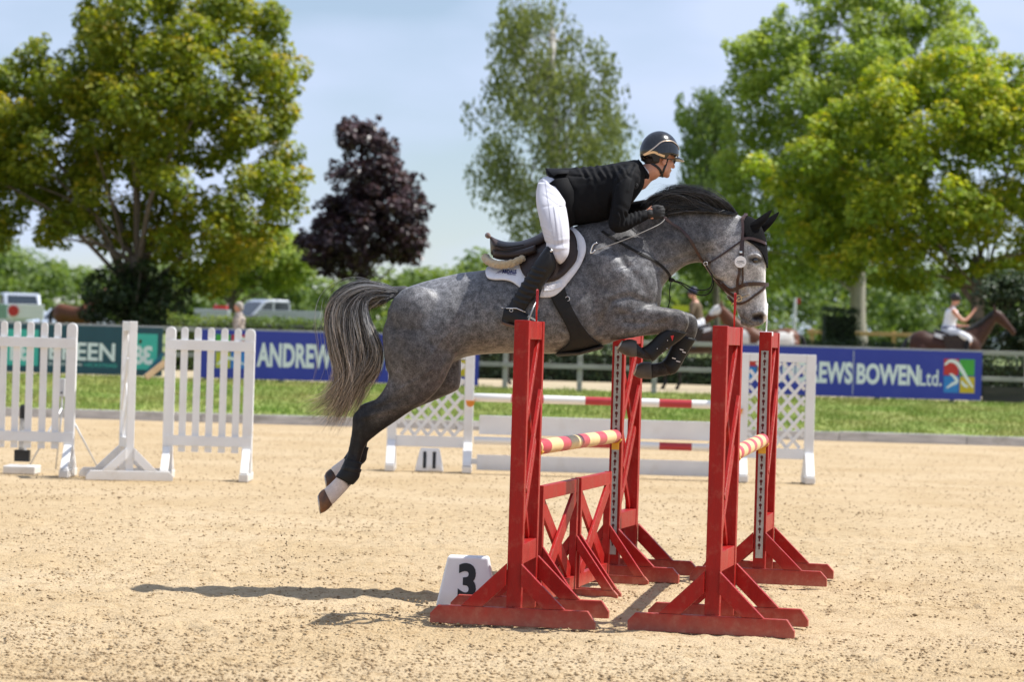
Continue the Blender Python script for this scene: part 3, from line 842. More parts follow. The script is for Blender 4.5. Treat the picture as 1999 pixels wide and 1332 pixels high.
# coat: grey body, dark legs, pale face; sheen, highlights and belly bounce painted in
def sstep(e0, e1, v):
    t = np.clip((v - e0) / (e1 - e0), 0, 1); return t * t * (3 - 2 * t)
def lerp(a, b, t): return a * (1 - t[:, None]) + np.array(b) * t[:, None]
C = np.tile(np.array([0.108, 0.108, 0.113]), (len(HP), 1))
br = vnoise(HP[:, 0] * 1.0 + 20, HP[:, 2] + 7, 0.23, 31) * 0.6 + vnoise(HP[:, 0] + 11, HP[:, 2] + 3, 0.11, 32) * 0.4
C *= (0.78 + 0.46 * br)[:, None]
def zone(poly, r, col, k):
    global C
    C = lerp(C, col, k * np.exp(-(seg_dist(hx, hy, poly) / r) ** 2))
zone([(1200, 480), (1270, 470), (1340, 455), (1390, 440)], 42, (0.062, 0.060, 0.062), .75)      # charcoal neck
zone([(1150, 470), (1130, 520)], 40, (0.070, 0.069, 0.072), .6)
zone([(775, 640), (790, 700), (820, 740)], 48, (0.062, 0.058, 0.058), .85)                       # dark thigh
zone([(810, 570), (860, 560), (900, 550)], 26, (0.19, 0.19, 0.20), .75)                          # sun sheen on the croup, painted into the coat
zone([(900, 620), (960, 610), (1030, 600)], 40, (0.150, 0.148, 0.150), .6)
zone([(1185, 505), (1215, 530), (1245, 520)], 20, (0.20, 0.20, 0.21), .6)                        # painted highlight where the shoulder muscle catches the sun
zone([(1160, 560), (1180, 610)], 34, (0.085, 0.080, 0.080), .6)
zone([(1235, 560), (1250, 585)], 20, (0.12, 0.118, 0.12), .5)
C = lerp(C, (0.21, 0.175, 0.14), 0.55 * sstep(640, 690, hy) * sstep(890, 930, hx) * (hx < 1180))     # belly: dust, and warm light bounced off the sand painted in
C = lerp(C, (0.10, 0.092, 0.092), 0.8 * sstep(660, 740, hy) * (hx < 900))
legh = sstep(745, 805, hy) * (hx < 880)
C = lerp(C, (0.012, 0.011, 0.011), legh)
gask = np.exp(-(seg_dist(hx, hy, [(735, 815), (790, 790), (830, 778)]) / 13) ** 2)
C = lerp(C, (0.12, 0.105, 0.095), 0.55 * gask * (hy > 740))
arm = sstep(1225, 1300, hx) * (hy > 585) * (hx < 1375)
C = lerp(C, (0.095, 0.088, 0.085), arm * 0.85)
can = np.clip(sstep(646, 668, hy), 0, 1) * (hx > 1190) * (hx < 1360) * sstep(640, 652, hy + 0.0)
C = lerp(C, (0.020, 0.018, 0.018), can * ((hy > 655) | (hx > 1350)))
far_leg = (HP[:, 1] > YH + .06) * (hx > 1340) * (hx < 1372) * (hy > 600)
C = lerp(C, (0.05, 0.048, 0.048), far_leg * 0.8)
face = sstep(1375, 1425, hx) * (hy > 400)
C = lerp(C, (0.33, 0.325, 0.325), face * (0.5 + 0.5 * sstep(440, 480, hy)))
C = lerp(C, (0.48, 0.46, 0.45), 0.8 * np.exp(-(seg_dist(hx, hy, [(1492, 530), (1490, 590)]) / 9) ** 2) * face)
C = lerp(C, (0.16, 0.155, 0.155), 0.65 * np.exp(-(seg_dist(hx, hy, [(1400, 480), (1392, 520)]) / 22) ** 2) * face)
C = lerp(C, (0.10, 0.095, 0.095), 0.9 * sstep(590, 622, hy) * face * (hx < 1491))
C = lerp(C, (0.72, 0.69, 0.67), sstep(0.062, 0.035, np.abs(HP[:, 1] - YH)) * sstep(1489, 1494, hx) * sstep(480, 520, hy) * (hy < 632) * face)   # blaze
C = lerp(C, (0.035, 0.032, 0.03), np.exp(-(seg_dist(hx, hy, [(1465, 507), (1484, 509)]) / 6.5) ** 2) * 0.95)
C = lerp(C, (0.015, 0.009, 0.008), np.exp(-(seg_dist(hx, hy, [(1474, 620), (1487, 619)]) / 6.0) ** 4))
# one white pastern behind, jagged upper edge
wh = ((hx - 655) * 0.6 + (hy - 945) * 0.8)                       # along the pastern
wj = wh + 3.0 * (vnoise(HP[:, 0] + 9, HP[:, 1] + HP[:, 2] * 0.4, 0.012, 44) - 0.5) * 2
pmask = (hx < 700) & (hy > 900) & (HP[:, 1] < YH)
along = ((hx - 690) * -0.62 + (hy - 930) * 0.78)
C = lerp(C, (0.62, 0.54, 0.50), sstep(17, 22, along + 5 * (vnoise(hx * 0.1 + 5, hy * 0.02, 0.5, 45) - 0.5)) * pmask)
pm2 = (hx < 690) & (hy > 880) & (HP[:, 1] > YH)
along2 = ((hx - 703) * -0.62 + (hy - 890) * 0.78)
C = lerp(C, (0.66, 0.60, 0.56), sstep(20, 25, along2) * pm2)
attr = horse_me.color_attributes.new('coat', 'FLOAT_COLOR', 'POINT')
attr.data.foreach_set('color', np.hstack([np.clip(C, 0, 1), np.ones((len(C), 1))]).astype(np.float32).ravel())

def coat_mat(name, dapple=1.0):
    m, n, b = new_mat(name); N = n.nodes.new; K = n.links.new
    at_ = N('ShaderNodeAttribute'); at_.attribute_name = 'coat'
    tc = N('ShaderNodeTexCoord')
    d = N('ShaderNodeTexNoise'); d.inputs['Scale'].default_value = 27; d.inputs['Detail'].default_value = 3; d.inputs['Roughness'].default_value = 0.6
    f = N('ShaderNodeTexNoise'); f.inputs['Scale'].default_value = 120; f.inputs['Detail'].default_value = 3; f.inputs['Roughness'].default_value = 0.7
    K(tc.outputs['Object'], d.inputs['Vector']); K(tc.outputs['Object'], f.inputs['Vector'])
    r1 = N('ShaderNodeMapRange'); r1.inputs[1].default_value = 0.33; r1.inputs[2].default_value = 0.67; r1.inputs[3].default_value = 1 - 0.42 * dapple; r1.inputs[4].default_value = 1 + 0.46 * dapple
    r2 = N('ShaderNodeMapRange'); r2.inputs[1].default_value = 0.30; r2.inputs[2].default_value = 0.70; r2.inputs[3].default_value = 0.45; r2.inputs[4].default_value = 1.6
    K(d.outputs['Fac'], r1.inputs[0]); K(f.outputs['Fac'], r2.inputs[0])
    mu = N('ShaderNodeMath'); mu.operation = 'MULTIPLY'; K(r1.outputs[0], mu.inputs[0]); K(r2.outputs[0], mu.inputs[1])
    bw = N('ShaderNodeRGBToBW'); K(at_.outputs['Color'], bw.inputs[0])
    br_ = N('ShaderNodeMapRange'); br_.inputs[1].default_value = 0.28; br_.inputs[2].default_value = 0.55; br_.inputs[4].default_value = 0.85; K(bw.outputs[0], br_.inputs[0])
    mf_ = N('ShaderNodeMix'); mf_.inputs[3].default_value = 1.0; K(br_.outputs[0], mf_.inputs[0]); K(mu.outputs[0], mf_.inputs[2])
    vm = N('ShaderNodeVectorMath'); vm.operation = 'SCALE'; K(at_.outputs['Color'], vm.inputs[0]); K(mf_.outputs[0], vm.inputs['Scale'])
    K(vm.outputs[0], b.inputs['Base Color'])
    b.inputs['Roughness'].default_value = 0.47; b.inputs['Specular IOR Level'].default_value = 0.28
    b.inputs['Sheen Weight'].default_value = 0.05; b.inputs['Sheen Roughness'].default_value = 0.4
    bp = N('ShaderNodeBump'); bp.inputs['Strength'].default_value = 0.25; bp.inputs['Distance'].default_value = 0.004
    K(f.outputs['Fac'], bp.inputs['Height']); K(bp.outputs['Normal'], b.inputs['Normal'])
    return m
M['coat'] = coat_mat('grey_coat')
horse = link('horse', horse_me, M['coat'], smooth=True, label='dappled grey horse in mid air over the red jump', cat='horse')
HBVH = BVHTree.FromPolygons([tuple(p) for p in HP], [tuple(p.vertices) for p in horse_me.polygons])

# hooves
M['hoof_h'] = pm('brown_streaked_hoof', (0.33, 0.14, 0.055), (0.035, 0.025, 0.02), scale=9, rough=0.45, stretch=(1, 1, 0.6), detail=3)
M['hoof_f'] = pm('grey_hoof', (0.085, 0.08, 0.07), (0.05, 0.045, 0.04), scale=14, rough=0.55)
M['shoe'] = pm('worn_steel_shoe', (0.55, 0.50, 0.42), (0.35, 0.33, 0.30), scale=30, rough=0.4, metal=0.6)
def hoof(st, yo, mat, sole):
    """st: rows rear/front pixel pairs and half width from coronet to ground edge; sole: last two rows give the shoe"""
    mb = MB(); loft(mb, [(a, b, c, d, w, yo) for a, b, c, d, w in st], YH, n=20, sub=3)
    h = mb.build('hoof', mat, horse, smooth=True)
    a, b, c, d, w = st[-1]
    T = at(a, b, YH + yo); B = at(c, d, YH + yo); U = (T - B) / 2; cc = (T + B) / 2
    nrm = (at(sole[0], sole[1], YH + yo) - cc).normalized()
    s = MB(); k = 18; vs = []
    for kk in range(k + 1):
        an = -PI * 0.83 + 2 * PI * 0.83 * kk / k
        for r_, h_ in ((1.02, 0), (1.02, .009), (0.72, .009), (0.72, 0)):
            vs.append(cc - U * math.cos(an) * r_ + Vector((0, w * math.sin(an) * r_, 0)) + nrm * (h_ - .002))
    fs = []
    for kk in range(k):
        for j in range(4):
            fs.append((kk * 4 + j, kk * 4 + (j + 1) % 4, (kk + 1) * 4 + (j + 1) % 4, (kk + 1) * 4 + j))
    fs += [(0, 1, 2, 3), (k * 4 + 3, k * 4 + 2, k * 4 + 1, k * 4)]
    s.add(vs, fs).build('shoe', M['shoe'], h)
    return h
hoof([(633, 955, 649, 986, .036), (628, 958, 642, 994, .044), (625, 961, 634, 1000, .048), (622, 965, 627, 1003, .049)], -.15, M['hoof_h'], (612, 990))
hoof([(649, 915, 662, 944, .036), (643, 917, 656, 950, .044), (638, 921, 648, 957, .048), (635, 925, 641, 961, .049)], .15, M['hoof_h'], (625, 948))
hoof([(1243, 697, 1243, 666, .036), (1231, 697, 1234, 663, .044), (1217, 692, 1224, 663, .048), (1204, 684, 1216, 666, .047)], -.155, M['hoof_f'], (1205, 668))
hoof([(1272, 740, 1271, 708, .036), (1260, 740, 1262, 707, .044), (1246, 738, 1252, 708, .048), (1237, 733, 1245, 712, .047)], .155, M['hoof_f'], (1235, 715))
# eyes
M['eye'] = pm('dark_eye', (0.012, 0.008, 0.006), rough=0.05, spec=0.7, coat=0.6)
for s in (-1, 1):
    mb = MB(); ball(mb, at(1474.5, 508.5, YH + s * .089), (.0185, .017, .0165), n=18)
    mb.build('eye', M['eye'], horse, smooth=True)

# ------------------------------------------------------------------ hair in strands
def hair_mat(name, cols, rough=0.38):
    """cols: root, middle, tip tones; attribute 'hv' = (along, random)"""
    m, n, b = new_mat(name); N = n.nodes.new; K = n.links.new
    at_ = N('ShaderNodeAttribute'); at_.attribute_name = 'hv'
    sx = N('ShaderNodeSeparateXYZ'); K(at_.outputs['Vector'], sx.inputs[0])
    cr = N('ShaderNodeValToRGB'); e = cr.color_ramp.elements
    e[0].position = 0.0; e[0].color = (*cols[0], 1); e[1].position = 1.0; e[1].color = (*cols[2], 1)
    q = e.new(0.5); q.color = (*cols[1], 1)
    K(sx.outputs['X'], cr.inputs['Fac'])
    c2 = N('ShaderNodeMapRange'); c2.inputs[3].default_value = 0.10; c2.inputs[4].default_value = 2.7
    K(sx.outputs['Y'], c2.inputs[0])
    vm = N('ShaderNodeVectorMath'); vm.operation = 'SCALE'; K(cr.outputs['Color'], vm.inputs[0]); K(c2.outputs[0], vm.inputs['Scale'])
    K(vm.outputs[0], b.inputs['Base Color']); b.inputs['Roughness'].default_value = rough; b.inputs['Specular IOR Level'].default_value = 0.5
    return m
def strands(name, paths, rad, mat, parent, seed=0):
    """paths (n, m, 3); three-sided tapering tubes"""
    n, m, _ = paths.shape
    r = np.random.default_rng(seed)
    T = np.gradient(paths, axis=1); T /= np.linalg.norm(T, axis=2, keepdims=True) + 1e-9
    ref = np.array([0.1, 1.0, 0.15]); U = np.cross(T, ref); U /= np.linalg.norm(U, axis=2, keepdims=True) + 1e-9
    W = np.cross(T, U)
    s = np.linspace(0, 1, m); tp = np.minimum(1.0, (1.0 - s) * 3.0 + 0.18) * np.minimum(1, s * 6 + 0.6)
    rr_ = rad * (0.6 + 0.8 * r.random((n, 1))) * tp[None]
    V = np.empty((n, m, 3, 3))
    for k in range(3):
        a = 2 * PI * k / 3
        V[:, :, k] = paths + (U * math.cos(a) + W * math.sin(a)) * rr_[..., None]
    base = np.arange(n * m * 3).reshape(n, m, 3)
    F = []
    for k in range(3):
        k2 = (k + 1) % 3
        F.append(np.stack([base[:, :-1, k], base[:, :-1, k2], base[:, 1:, k2], base[:, 1:, k]], -1).reshape(-1, 4))
    me = fast_mesh(name, V.reshape(-1, 3), np.vstack(F))
    hv = np.zeros((n, m, 3, 3), np.float32); hv[..., 0] = s[None, :, None]; hv[..., 1] = (r.random(n) ** 1.6)[:, None, None]
    A = me.attributes.new('hv', 'FLOAT_VECTOR', 'POINT'); A.data.foreach_set('vector', hv.ravel())
    return link(name, me, mat, parent, smooth=True)

def px_world(P, Yarr):
    """(…,2) pixels at depth Yarr (…) -> world"""
    M3 = np.array(RC)
    d = np.stack([(P[..., 0] - 999.5) / FPX, -(P[..., 1] - 666.0) / FPX, -np.ones(P.shape[:-1])], -1) @ M3.T
    return np.array(CAM) + d * (Yarr / d[..., 1])[..., None]

def guided(guides, n, m, jit, ydep, seed, wig=1.0, yspread=0.05, ycurve=None):
    """strands blended between neighbouring guide lines (pixels)"""
    r = np.random.default_rng(seed)
    Gs = []
    for g in guides:
        c = catmull(g, 12); L_ = np.r_[0, np.cumsum(np.hypot(*np.diff(c, axis=0).T))]; L_ /= L_[-1]
        u = np.linspace(0, 1, m)
        Gs.append(np.stack([np.interp(u, L_, c[:, 0]), np.interp(u, L_, c[:, 1])], -1))
    Gs = np.array(Gs); k = len(Gs)
    s = np.linspace(0, 1, m)
    w = r.random(n) * (k - 1)
    ws = w[:, None] + 0.55 * np.sin(s[None] * (2 + 5 * r.random((n, 1))) + 6.3 * r.random((n, 1))) * (0.3 + 0.7 * s[None]) + r.normal(0, .12, (n, 1))
    ws = np.clip(ws, 0, k - 1 - 1e-6); i = ws.astype(int); f = (ws - i)[..., None]
    col_ = np.arange(m)[None, :]
    P = Gs[i, col_] * (1 - f) + Gs[i + 1, col_] * f
    # clumps: strands share offsets so that locks form
    nc = max(8, n // 60); cl = (w / (k - 1) * nc).astype(int) % nc
    co = r.normal(0, 1, (nc, 2)); cp = r.random(nc) * 6; cf = 3 + 4 * r.random(nc)
    P = P + co[cl][:, None, :] * jit * (s ** 1.0)[None, :, None] * 2.0
    P = P + r.normal(0, jit * 0.45, (n, 1, 2)) * (0.35 + s)[None, :, None]
    wv = np.sin(s[None] * cf[cl][:, None] * 2 + cp[cl][:, None] + r.random((n, 1)) * 0.8) * wig * s[None]
    P[..., 0] += wv; P[..., 1] += 0.6 * wv
    ln = 0.42 + 0.58 * r.random(n) ** 0.85
    # shorten
    idx_ = s[None] * ln[:, None] * (m - 1); lo = np.floor(idx_).astype(int).clip(0, m - 2); fr = (idx_ - lo)[..., None]
    ar = np.arange(n)[:, None]
    P = P[ar, lo] * (1 - fr) + P[ar, lo + 1] * fr
    yo = r.normal(0, yspread, (n, 1)) * (0.35 + 0.65 * np.sin(PI * np.clip(s[None] * 0.9 + 0.05, 0, 1)))
    Yv = ydep + yo + (0 if ycurve is None else ycurve(s)[None])
    return px_world(P, np.broadcast_to(Yv, P.shape[:-1]))

M['tailhair'] = hair_mat('silver_tail_hair', ((0.21, 0.21, 0.22), (0.205, 0.205, 0.205), (0.46, 0.36, 0.26)))
M['manehair'] = hair_mat('black_mane_hair', ((0.030, 0.030, 0.032), (0.034, 0.034, 0.036), (0.06, 0.06, 0.06)), 0.27)
tg = [[(772, 566), (735, 556), (700, 556), (668, 570), (646, 592), (640, 625), (648, 680), (660, 735), (640, 772), (612, 792), (590, 803)],
      [(768, 568), (730, 560), (692, 566), (662, 588), (654, 630), (664, 690), (674, 735), (652, 780), (625, 805), (606, 818)],
      [(764, 571), (725, 565), (694, 578), (676, 606), (674, 650), (684, 705), (684, 745), (668, 790), (650, 822), (638, 838)],
      [(762, 573), (726, 570), (704, 586), (696, 618), (704, 660), (712, 705), (702, 745), (682, 790), (665, 820), (655, 838)],
      [(760, 575), (730, 573), (712, 588), (712, 622), (726, 660), (737, 690), (728, 720), (702, 748), (684, 790), (668, 828)],
      [(766, 578), (742, 578), (716, 590), (718, 625), (733, 662), (741, 688), (734, 716), (712, 742), (694, 770), (680, 800)]]
pt = guided(tg, 4600, 34, 5.0, YH, 61, 4.2, 0.055)
tail = strands('tail', pt, 0.0011, M['tailhair'], horse, 62)
wisp = guided([[(700, 640), (680, 700), (660, 750), (620, 780), (590, 790), (575, 800)], [(720, 660), (715, 720), (690, 760), (650, 790), (610, 800), (588, 815)]], 60, 24, 6, YH, 63, 3, 0.06)
strands('tail_wisps', wisp, 0.0010, M['tailhair'], horse, 64)
dock = MB(); chain(dock, [(*at(790, 572, YH), .045), (*at(765, 570, YH), .036), (*at(730, 565, YH), .028), (*at(700, 570, YH), .022), (*at(680, 592, YH), .016), (*at(674, 625, YH), .010)])
M['dock'] = pm('dark_dock', (0.05, 0.05, 0.052), (0.03, 0.03, 0.03), scale=60, rough=0.6)
dock.build('tail_dock', M['dock'], horse, smooth=True)
mg = [[(1440, 419), (1426, 402), (1404, 386), (1370, 374), (1335, 371), (1300, 377)],
      [(1420, 414), (1398, 393), (1366, 377), (1328, 373), (1294, 380), (1268, 394)],
      [(1392, 410), (1362, 387), (1330, 379), (1298, 383), (1270, 396), (1256, 405)],
      [(1356, 408), (1330, 384), (1302, 382), (1276, 394), (1262, 408)],
      [(1320, 412), (1300, 398), (1284, 398), (1272, 410), (1278, 428)],
      [(1300, 416), (1288, 408), (1280, 416), (1284, 432), (1298, 440)]]
pm_ = guided(mg, 3400, 22, 2.5, YH - 0.01, 71, 3.6, 0.035)
strands('mane', pm_, 0.0012, M['manehair'], horse, 72)
mg2 = [[(1440, 416), (1430, 420), (1412, 417), (1385, 405), (1350, 392), (1320, 388)], [(1400, 408), (1380, 414), (1350, 408), (1318, 404), (1295, 408)], [(1350, 404), (1335, 412), (1312, 416), (1296, 424), (1290, 436)]]
strands('mane_underlayer', guided(mg2, 800, 18, 2.2, YH - 0.055, 73, 1.5, 0.02), 0.0017, M['manehair'], horse, 74)
# loose upper fringe of the tail, flyaway hairs of tail and mane
fr = [[(778, 566), (750, 556), (722, 552), (700, 556), (680, 566)], [(776, 570), (746, 568), (718, 572), (700, 582), (688, 596)], [(772, 576), (744, 580), (722, 590), (706, 602), (700, 618)], [(768, 582), (748, 590), (730, 598), (716, 606)]]
strands('tail_fringe', guided(fr, 900, 18, 4.0, YH, 65, 2.5, 0.04), 0.0011, M['tailhair'], horse, 66)
fy = [[(760, 566), (720, 548), (690, 548), (660, 560), (636, 590), (630, 640), (640, 700), (630, 760), (600, 790), (560, 800)], [(740, 572), (700, 590), (730, 640), (752, 680), (745, 720), (700, 770), (690, 810), (670, 850)]]
strands('tail_flyaways', guided(fy, 70, 30, 7.0, YH, 67, 6.0, 0.06), 0.0007, M['tailhair'], horse, 68)
mf = [[(1440, 418), (1420, 392), (1390, 370), (1350, 362), (1310, 366), (1276, 380)], [(1380, 408), (1350, 378), (1316, 368), (1280, 376), (1254, 394), (1242, 404)]]
strands('mane_flyaways', guided(mf, 90, 22, 3.0, YH, 75, 4.0, 0.04), 0.0008, M['manehair'], horse, 76)
fl = [[(1498, 606), (1499, 616)], [(1455, 636), (1452, 642)]]
# ------------------------------------------------------------------ tack
def hit(px, py, off=0.0, bvh=None):
    b = bvh or HBVH
    d = ray(px, py).normalized()
    loc, nor, _, _ = b.ray_cast(CAM, d)
    if loc is None or (b is HBVH and loc.y > YH + 0.05):
        loc, nor, _, _ = b.find_nearest(at(px, py, YH - .02))
    return loc + nor * off, nor

def resample(poly, step):
    P = catmull(poly, 10); L_ = np.r_[0, np.cumsum(np.hypot(*np.diff(P, axis=0).T))]
    k = max(int(L_[-1] / step), 3); u = np.linspace(0, L_[-1], k + 1)
    return np.stack([np.interp(u, L_, P[:, 0]), np.interp(u, L_, P[:, 1])], -1)

def ribbon(mb, pts, nrm, w, t):
    """flat strap: pts world, nrm outward normals, w wide, t thick"""
    m = len(pts); vs = []
    for i in range(m):
        T = (Vector(pts[min(i + 1, m - 1)]) - Vector(pts[max(i - 1, 0)])).normalized()
        n = Vector(nrm[i]); n = (n - T * n.dot(T)).normalized(); s = T.cross(n)
        p = Vector(pts[i]); ww = w[i] if hasattr(w, '__len__') else w
        for a, b in ((-1, -1), (1, -1), (1, 1), (-1, 1)):
            vs.append(p + s * ww / 2 * a + n * t / 2 * b)
    fs = [(i * 4 + k, i * 4 + (k + 1) % 4, (i + 1) * 4 + (k + 1) % 4, (i + 1) * 4 + k) for i in range(m - 1) for k in range(4)]
    fs += [(3, 2, 1, 0), tuple((m - 1) * 4 + k for k in range(4))]
    return mb.add(vs, fs)

def mir(p): return Vector((p.x, 2 * YH - p.y, p.z))
def strap(name, poly, w, t, mat, parent, off=0.004, over=False, both=False, bvh=None, step=3.0):
    """strap lying on the near side of the horse; over: carries on across the midline to the far side"""
    R = resample(poly, step)
    P = [hit(x, y, off, bvh) for x, y in R]
    pts = [p for p, _ in P]; nr = [n for _, n in P]
    for _ in range(2):
        pts = [pts[0]] + [(pts[i - 1] + pts[i] * 2 + pts[i + 1]) / 4 for i in range(1, len(pts) - 1)] + [pts[-1]]
    if over:
        mp = [mir(p) for p in pts[::-1]]; mn = [Vector((n.x, -n.y, n.z)) for n in nr[::-1]]
        mid = (pts[-1] + mp[0]) / 2; nm = (nr[-1] + mn[0]).normalized()
        mid = mid + nm * 0.012
        pts = pts + [mid] + mp; nr = nr + [nm] + mn
    mb = MB(); ribbon(mb, pts, nr, w, t)
    o = mb.build(name, mat, parent, smooth=False)
    if both and not over:      # the same strap on the far side
        m2 = MB(); ribbon(m2, [mir(p) for p in pts], [Vector((n.x, -n.y, n.z)) for n in nr], w, t)
        return [o, m2.build(name, mat, parent, smooth=False)]
    return o

def drape(name, bottom, top, off, thick, mat, parent, rows=12, n=48, spine=True, smooth=True, bulge=None, both=True, **kw):
    """sheet of cloth or leather laid over the horse between an outline (bottom) and a line on the back (top)"""
    def res(poly):
        P = catmull(poly, 12); L_ = np.r_[0, np.cumsum(np.hypot(*np.diff(P, axis=0).T))]; u = np.linspace(0, L_[-1], n)
        return np.stack([np.interp(u, L_, P[:, 0]), np.interp(u, L_, P[:, 1])], -1)
    B, T = res(bottom), res(top)
    G = []
    for j in range(rows + 1):
        v = math.sin(j / rows * PI / 2); row = []
        for i in range(n):
            q = B[i] * (1 - v) + T[i] * v
            if spine and j == rows:
                p = at(T[i][0], T[i][1], YH) + Vector((0, 0, off))
            else:
                p, nn = hit(q[0], q[1], off + (bulge(i / (n - 1), j / rows) if bulge else 0))
            row.append(p)
        G.append(row)
    A = np.array([[list(p) for p in r] for r in G])
    for _ in range(2):
        A[1:-1, 1:-1] = (A[:-2, 1:-1] + A[2:, 1:-1] + A[1:-1, :-2] + A[1:-1, 2:] + 2 * A[1:-1, 1:-1]) / 6
    if both:
        Bm = A[::-1].copy(); Bm[..., 1] = 2 * YH - Bm[..., 1]
        A = np.concatenate([A, Bm[1:] if spine else Bm], 0)
    m, k = A.shape[:2]; idx = np.arange(m * k).reshape(m, k)
    F = np.stack([idx[:-1, :-1], idx[:-1, 1:], idx[1:, 1:], idx[1:, :-1]], -1)
    if both and not spine:
        F = np.delete(F, rows, axis=0)
    me = fast_mesh(name, A.reshape(-1, 3), F.reshape(-1, 4))
    o = link(name, me, mat, parent, smooth=smooth, **kw)
    s = o.modifiers.new('solid', 'SOLIDIFY'); s.thickness = thick; s.offset = 0
    return o

M['padcloth'] = pm('white_quilted_cotton', (0.80, 0.80, 0.84), (0.74, 0.74, 0.79), scale=40, rough=0.9, bump=0.5, bscale=120, dirt=(0.45, 0.42, 0.40), dscale=14, damt=0.22)
M['leather'] = pm('dark_brown_leather', (0.040, 0.024, 0.018), (0.026, 0.016, 0.013), scale=12, rough=0.42, rvar=0.1, bump=0.25, bscale=160, spec=0.35)
M['leather_tan'] = pm('worn_brown_leather', (0.16, 0.085, 0.055), (0.11, 0.06, 0.04), scale=10, rough=0.42, bump=0.2, bscale=160)
M['leather_black'] = pm('black_leather', (0.012, 0.012, 0.012), (0.018, 0.017, 0.016), scale=14, rough=0.4, rvar=0.1, bump=0.25, bscale=120, spec=0.3)
M['bridle'] = pm('brown_bridle_leather', (0.050, 0.022, 0.016), (0.032, 0.015, 0.012), scale=40, rough=0.36)
M['fleece'] = pm('cream_sheepskin', (0.62, 0.48, 0.29), (0.48, 0.36, 0.21), scale=60, rough=1.0, bump=1.0, bscale=180, sheen=0.5)
M['guard'] = pm('black_neoprene', (0.016, 0.016, 0.016), (0.022, 0.020, 0.019), scale=30, rough=0.7, bump=0.2, bscale=300, spec=0.2)
M['brass'] = pm('brass', (0.75, 0.55, 0.30), rough=0.25, metal=1.0)
M['chrome'] = pm('bright_steel', (0.75, 0.75, 0.76), rough=0.18, metal=1.0)
M['navyprint'] = pm('navy_print', (0.02, 0.03, 0.16), rough=0.7)

# white saddle pad
pad = drape('saddle_pad', [(952, 524), (948.5, 534), (952, 545), (965, 549), (985, 549), (1000, 553), (1014, 562), (1030, 576), (1052, 581), (1076, 581), (1094, 570), (1110, 551), (1126, 530), (1138, 510), (1144, 490), (1141, 471), (1131, 456), (1120, 447)],
            [(957, 521), (962, 520), (968, 519), (975, 517), (982, 515), (990, 512), (1000, 508), (1012, 503), (1026, 496), (1040, 488), (1054, 480), (1066, 473), (1078, 466), (1090, 459), (1098, 454), (1106, 449), (1112, 446), (1117, 444)],
            .014, .010, M['padcloth'], None, n=70, label='white quilted saddle pad with navy lettering under the brown saddle', cat='saddle pad')
# lettering and swoosh on the rear corner of the pad
def onpad(name, me, cx, cy, deg, mat, parent):
    a = math.radians(deg)
    for v in me.vertices:
        x, y = v.co.x * PXM, -v.co.y * PXM
        q = (cx + x * math.cos(a) - y * math.sin(a), cy + x * math.sin(a) + y * math.cos(a))
        p, n = hit(q[0], q[1], .0225)
        v.co = p
    return link(name, me, mat, parent)
lt = text_mesh('ARDALE', 0.030, 0.0012, sx=0.82); onpad('lettering', lt, 996, 535.5, -1, M['navyprint'], pad)
lt = text_mesh('EQUESTRIAN', 0.010, 0.0003, sx=0.9); onpad('lettering', lt, 1000, 540.5, 2, M['navyprint'], pad)
sw = MB(); 
for pl in ([(969, 540), (977, 535), (985, 532.5), (988, 532.5)], [(973, 539), (981, 535.5), (990, 533.5)]):
    R = resample(pl, 2); P = [hit(x, y, .0225) for x, y in R]
    ribbon(sw, [p for p, _ in P], [n for _, n in P], [0.001 + 0.003 * math.sin(PI * i / (len(P) - 1)) for i in range(len(P))], .001)
sw.build('swoosh', M['navyprint'], pad)

# saddle
saddle = empty('saddle', at(1030, 500, YH), label='dark brown leather jumping saddle with raised tan cantle', cat='saddle')
def keep(o, par):       # parent without moving
    if isinstance(o, list):
        for q in o: keep(q, par)
        return o
    o.parent = par; o.matrix_parent_inverse = Matrix.Translation(par.location).inverted() @ Matrix.Identity(4)
    return o
mb = MB()
loft(mb, [(956, 462, 958, 497, .05, 0, 0), (959, 461, 962, 499, .12, 0, 0), (968, 466, 972, 502, .165, 0, .1), (988, 472, 992, 502, .165, 0, .2), (1014, 471, 1018, 496, .145, 0, .3), (1042, 462, 1046, 488, .125, 0, .35),
          (1066, 448, 1072, 476, .11, 0, .35), (1092, 438, 1098, 464, .095, 0, .3), (1110, 434, 1114, 452, .07, 0, .2), (1118, 436, 1119, 448, .035, 0, 0)], YH, n=26)
sm = fuse(mb, .007, 4)
keep(link('seat', sm, M['leather'], smooth=True), saddle)
mb = MB(); chain(mb, [(*at(957, 463, YH - .125), .006), (*at(953.5, 461, YH - .10), .016), (*at(952, 459.5, YH), .018), (*at(953.5, 461, YH + .10), .016), (*at(957, 463, YH + .125), .006)])
keep(mb.build('cantle', M['leather_tan'], None, smooth=True), saddle)
for k, (ya, yb) in enumerate(((480, 478), (490, 487))):
    mb = MB(); chain(mb, [(*at(1022, yb, YH - .165), .004), (*at(990, ya + 2, YH - .178), .005), (*at(965, ya - 1, YH - .160), .004)]); keep(mb.build('piping', M['leather_black'], None, smooth=True), saddle)
mb = MB(); loft(mb, [(962, 486, 962, 503, .02, -.12), (972, 488, 974, 507, .05, -.13), (995, 490, 998, 508, .055, -.14), (1020, 486, 1024, 504, .055, -.15), (1045, 478, 1048, 498, .05, -.15)], YH, n=16)
loft(mb, [(962, 486, 962, 503, .02, .12), (972, 488, 974, 507, .05, .13), (995, 490, 998, 508, .055, .14), (1020, 486, 1024, 504, .055, .15), (1045, 478, 1048, 498, .05, .15)], YH, n=16)
keep(mb.build('panel', M['leather'], None, smooth=True), saddle)
def knee(u, v):
    return .016 * math.exp(-((u - .80) / .08) ** 2) + .006
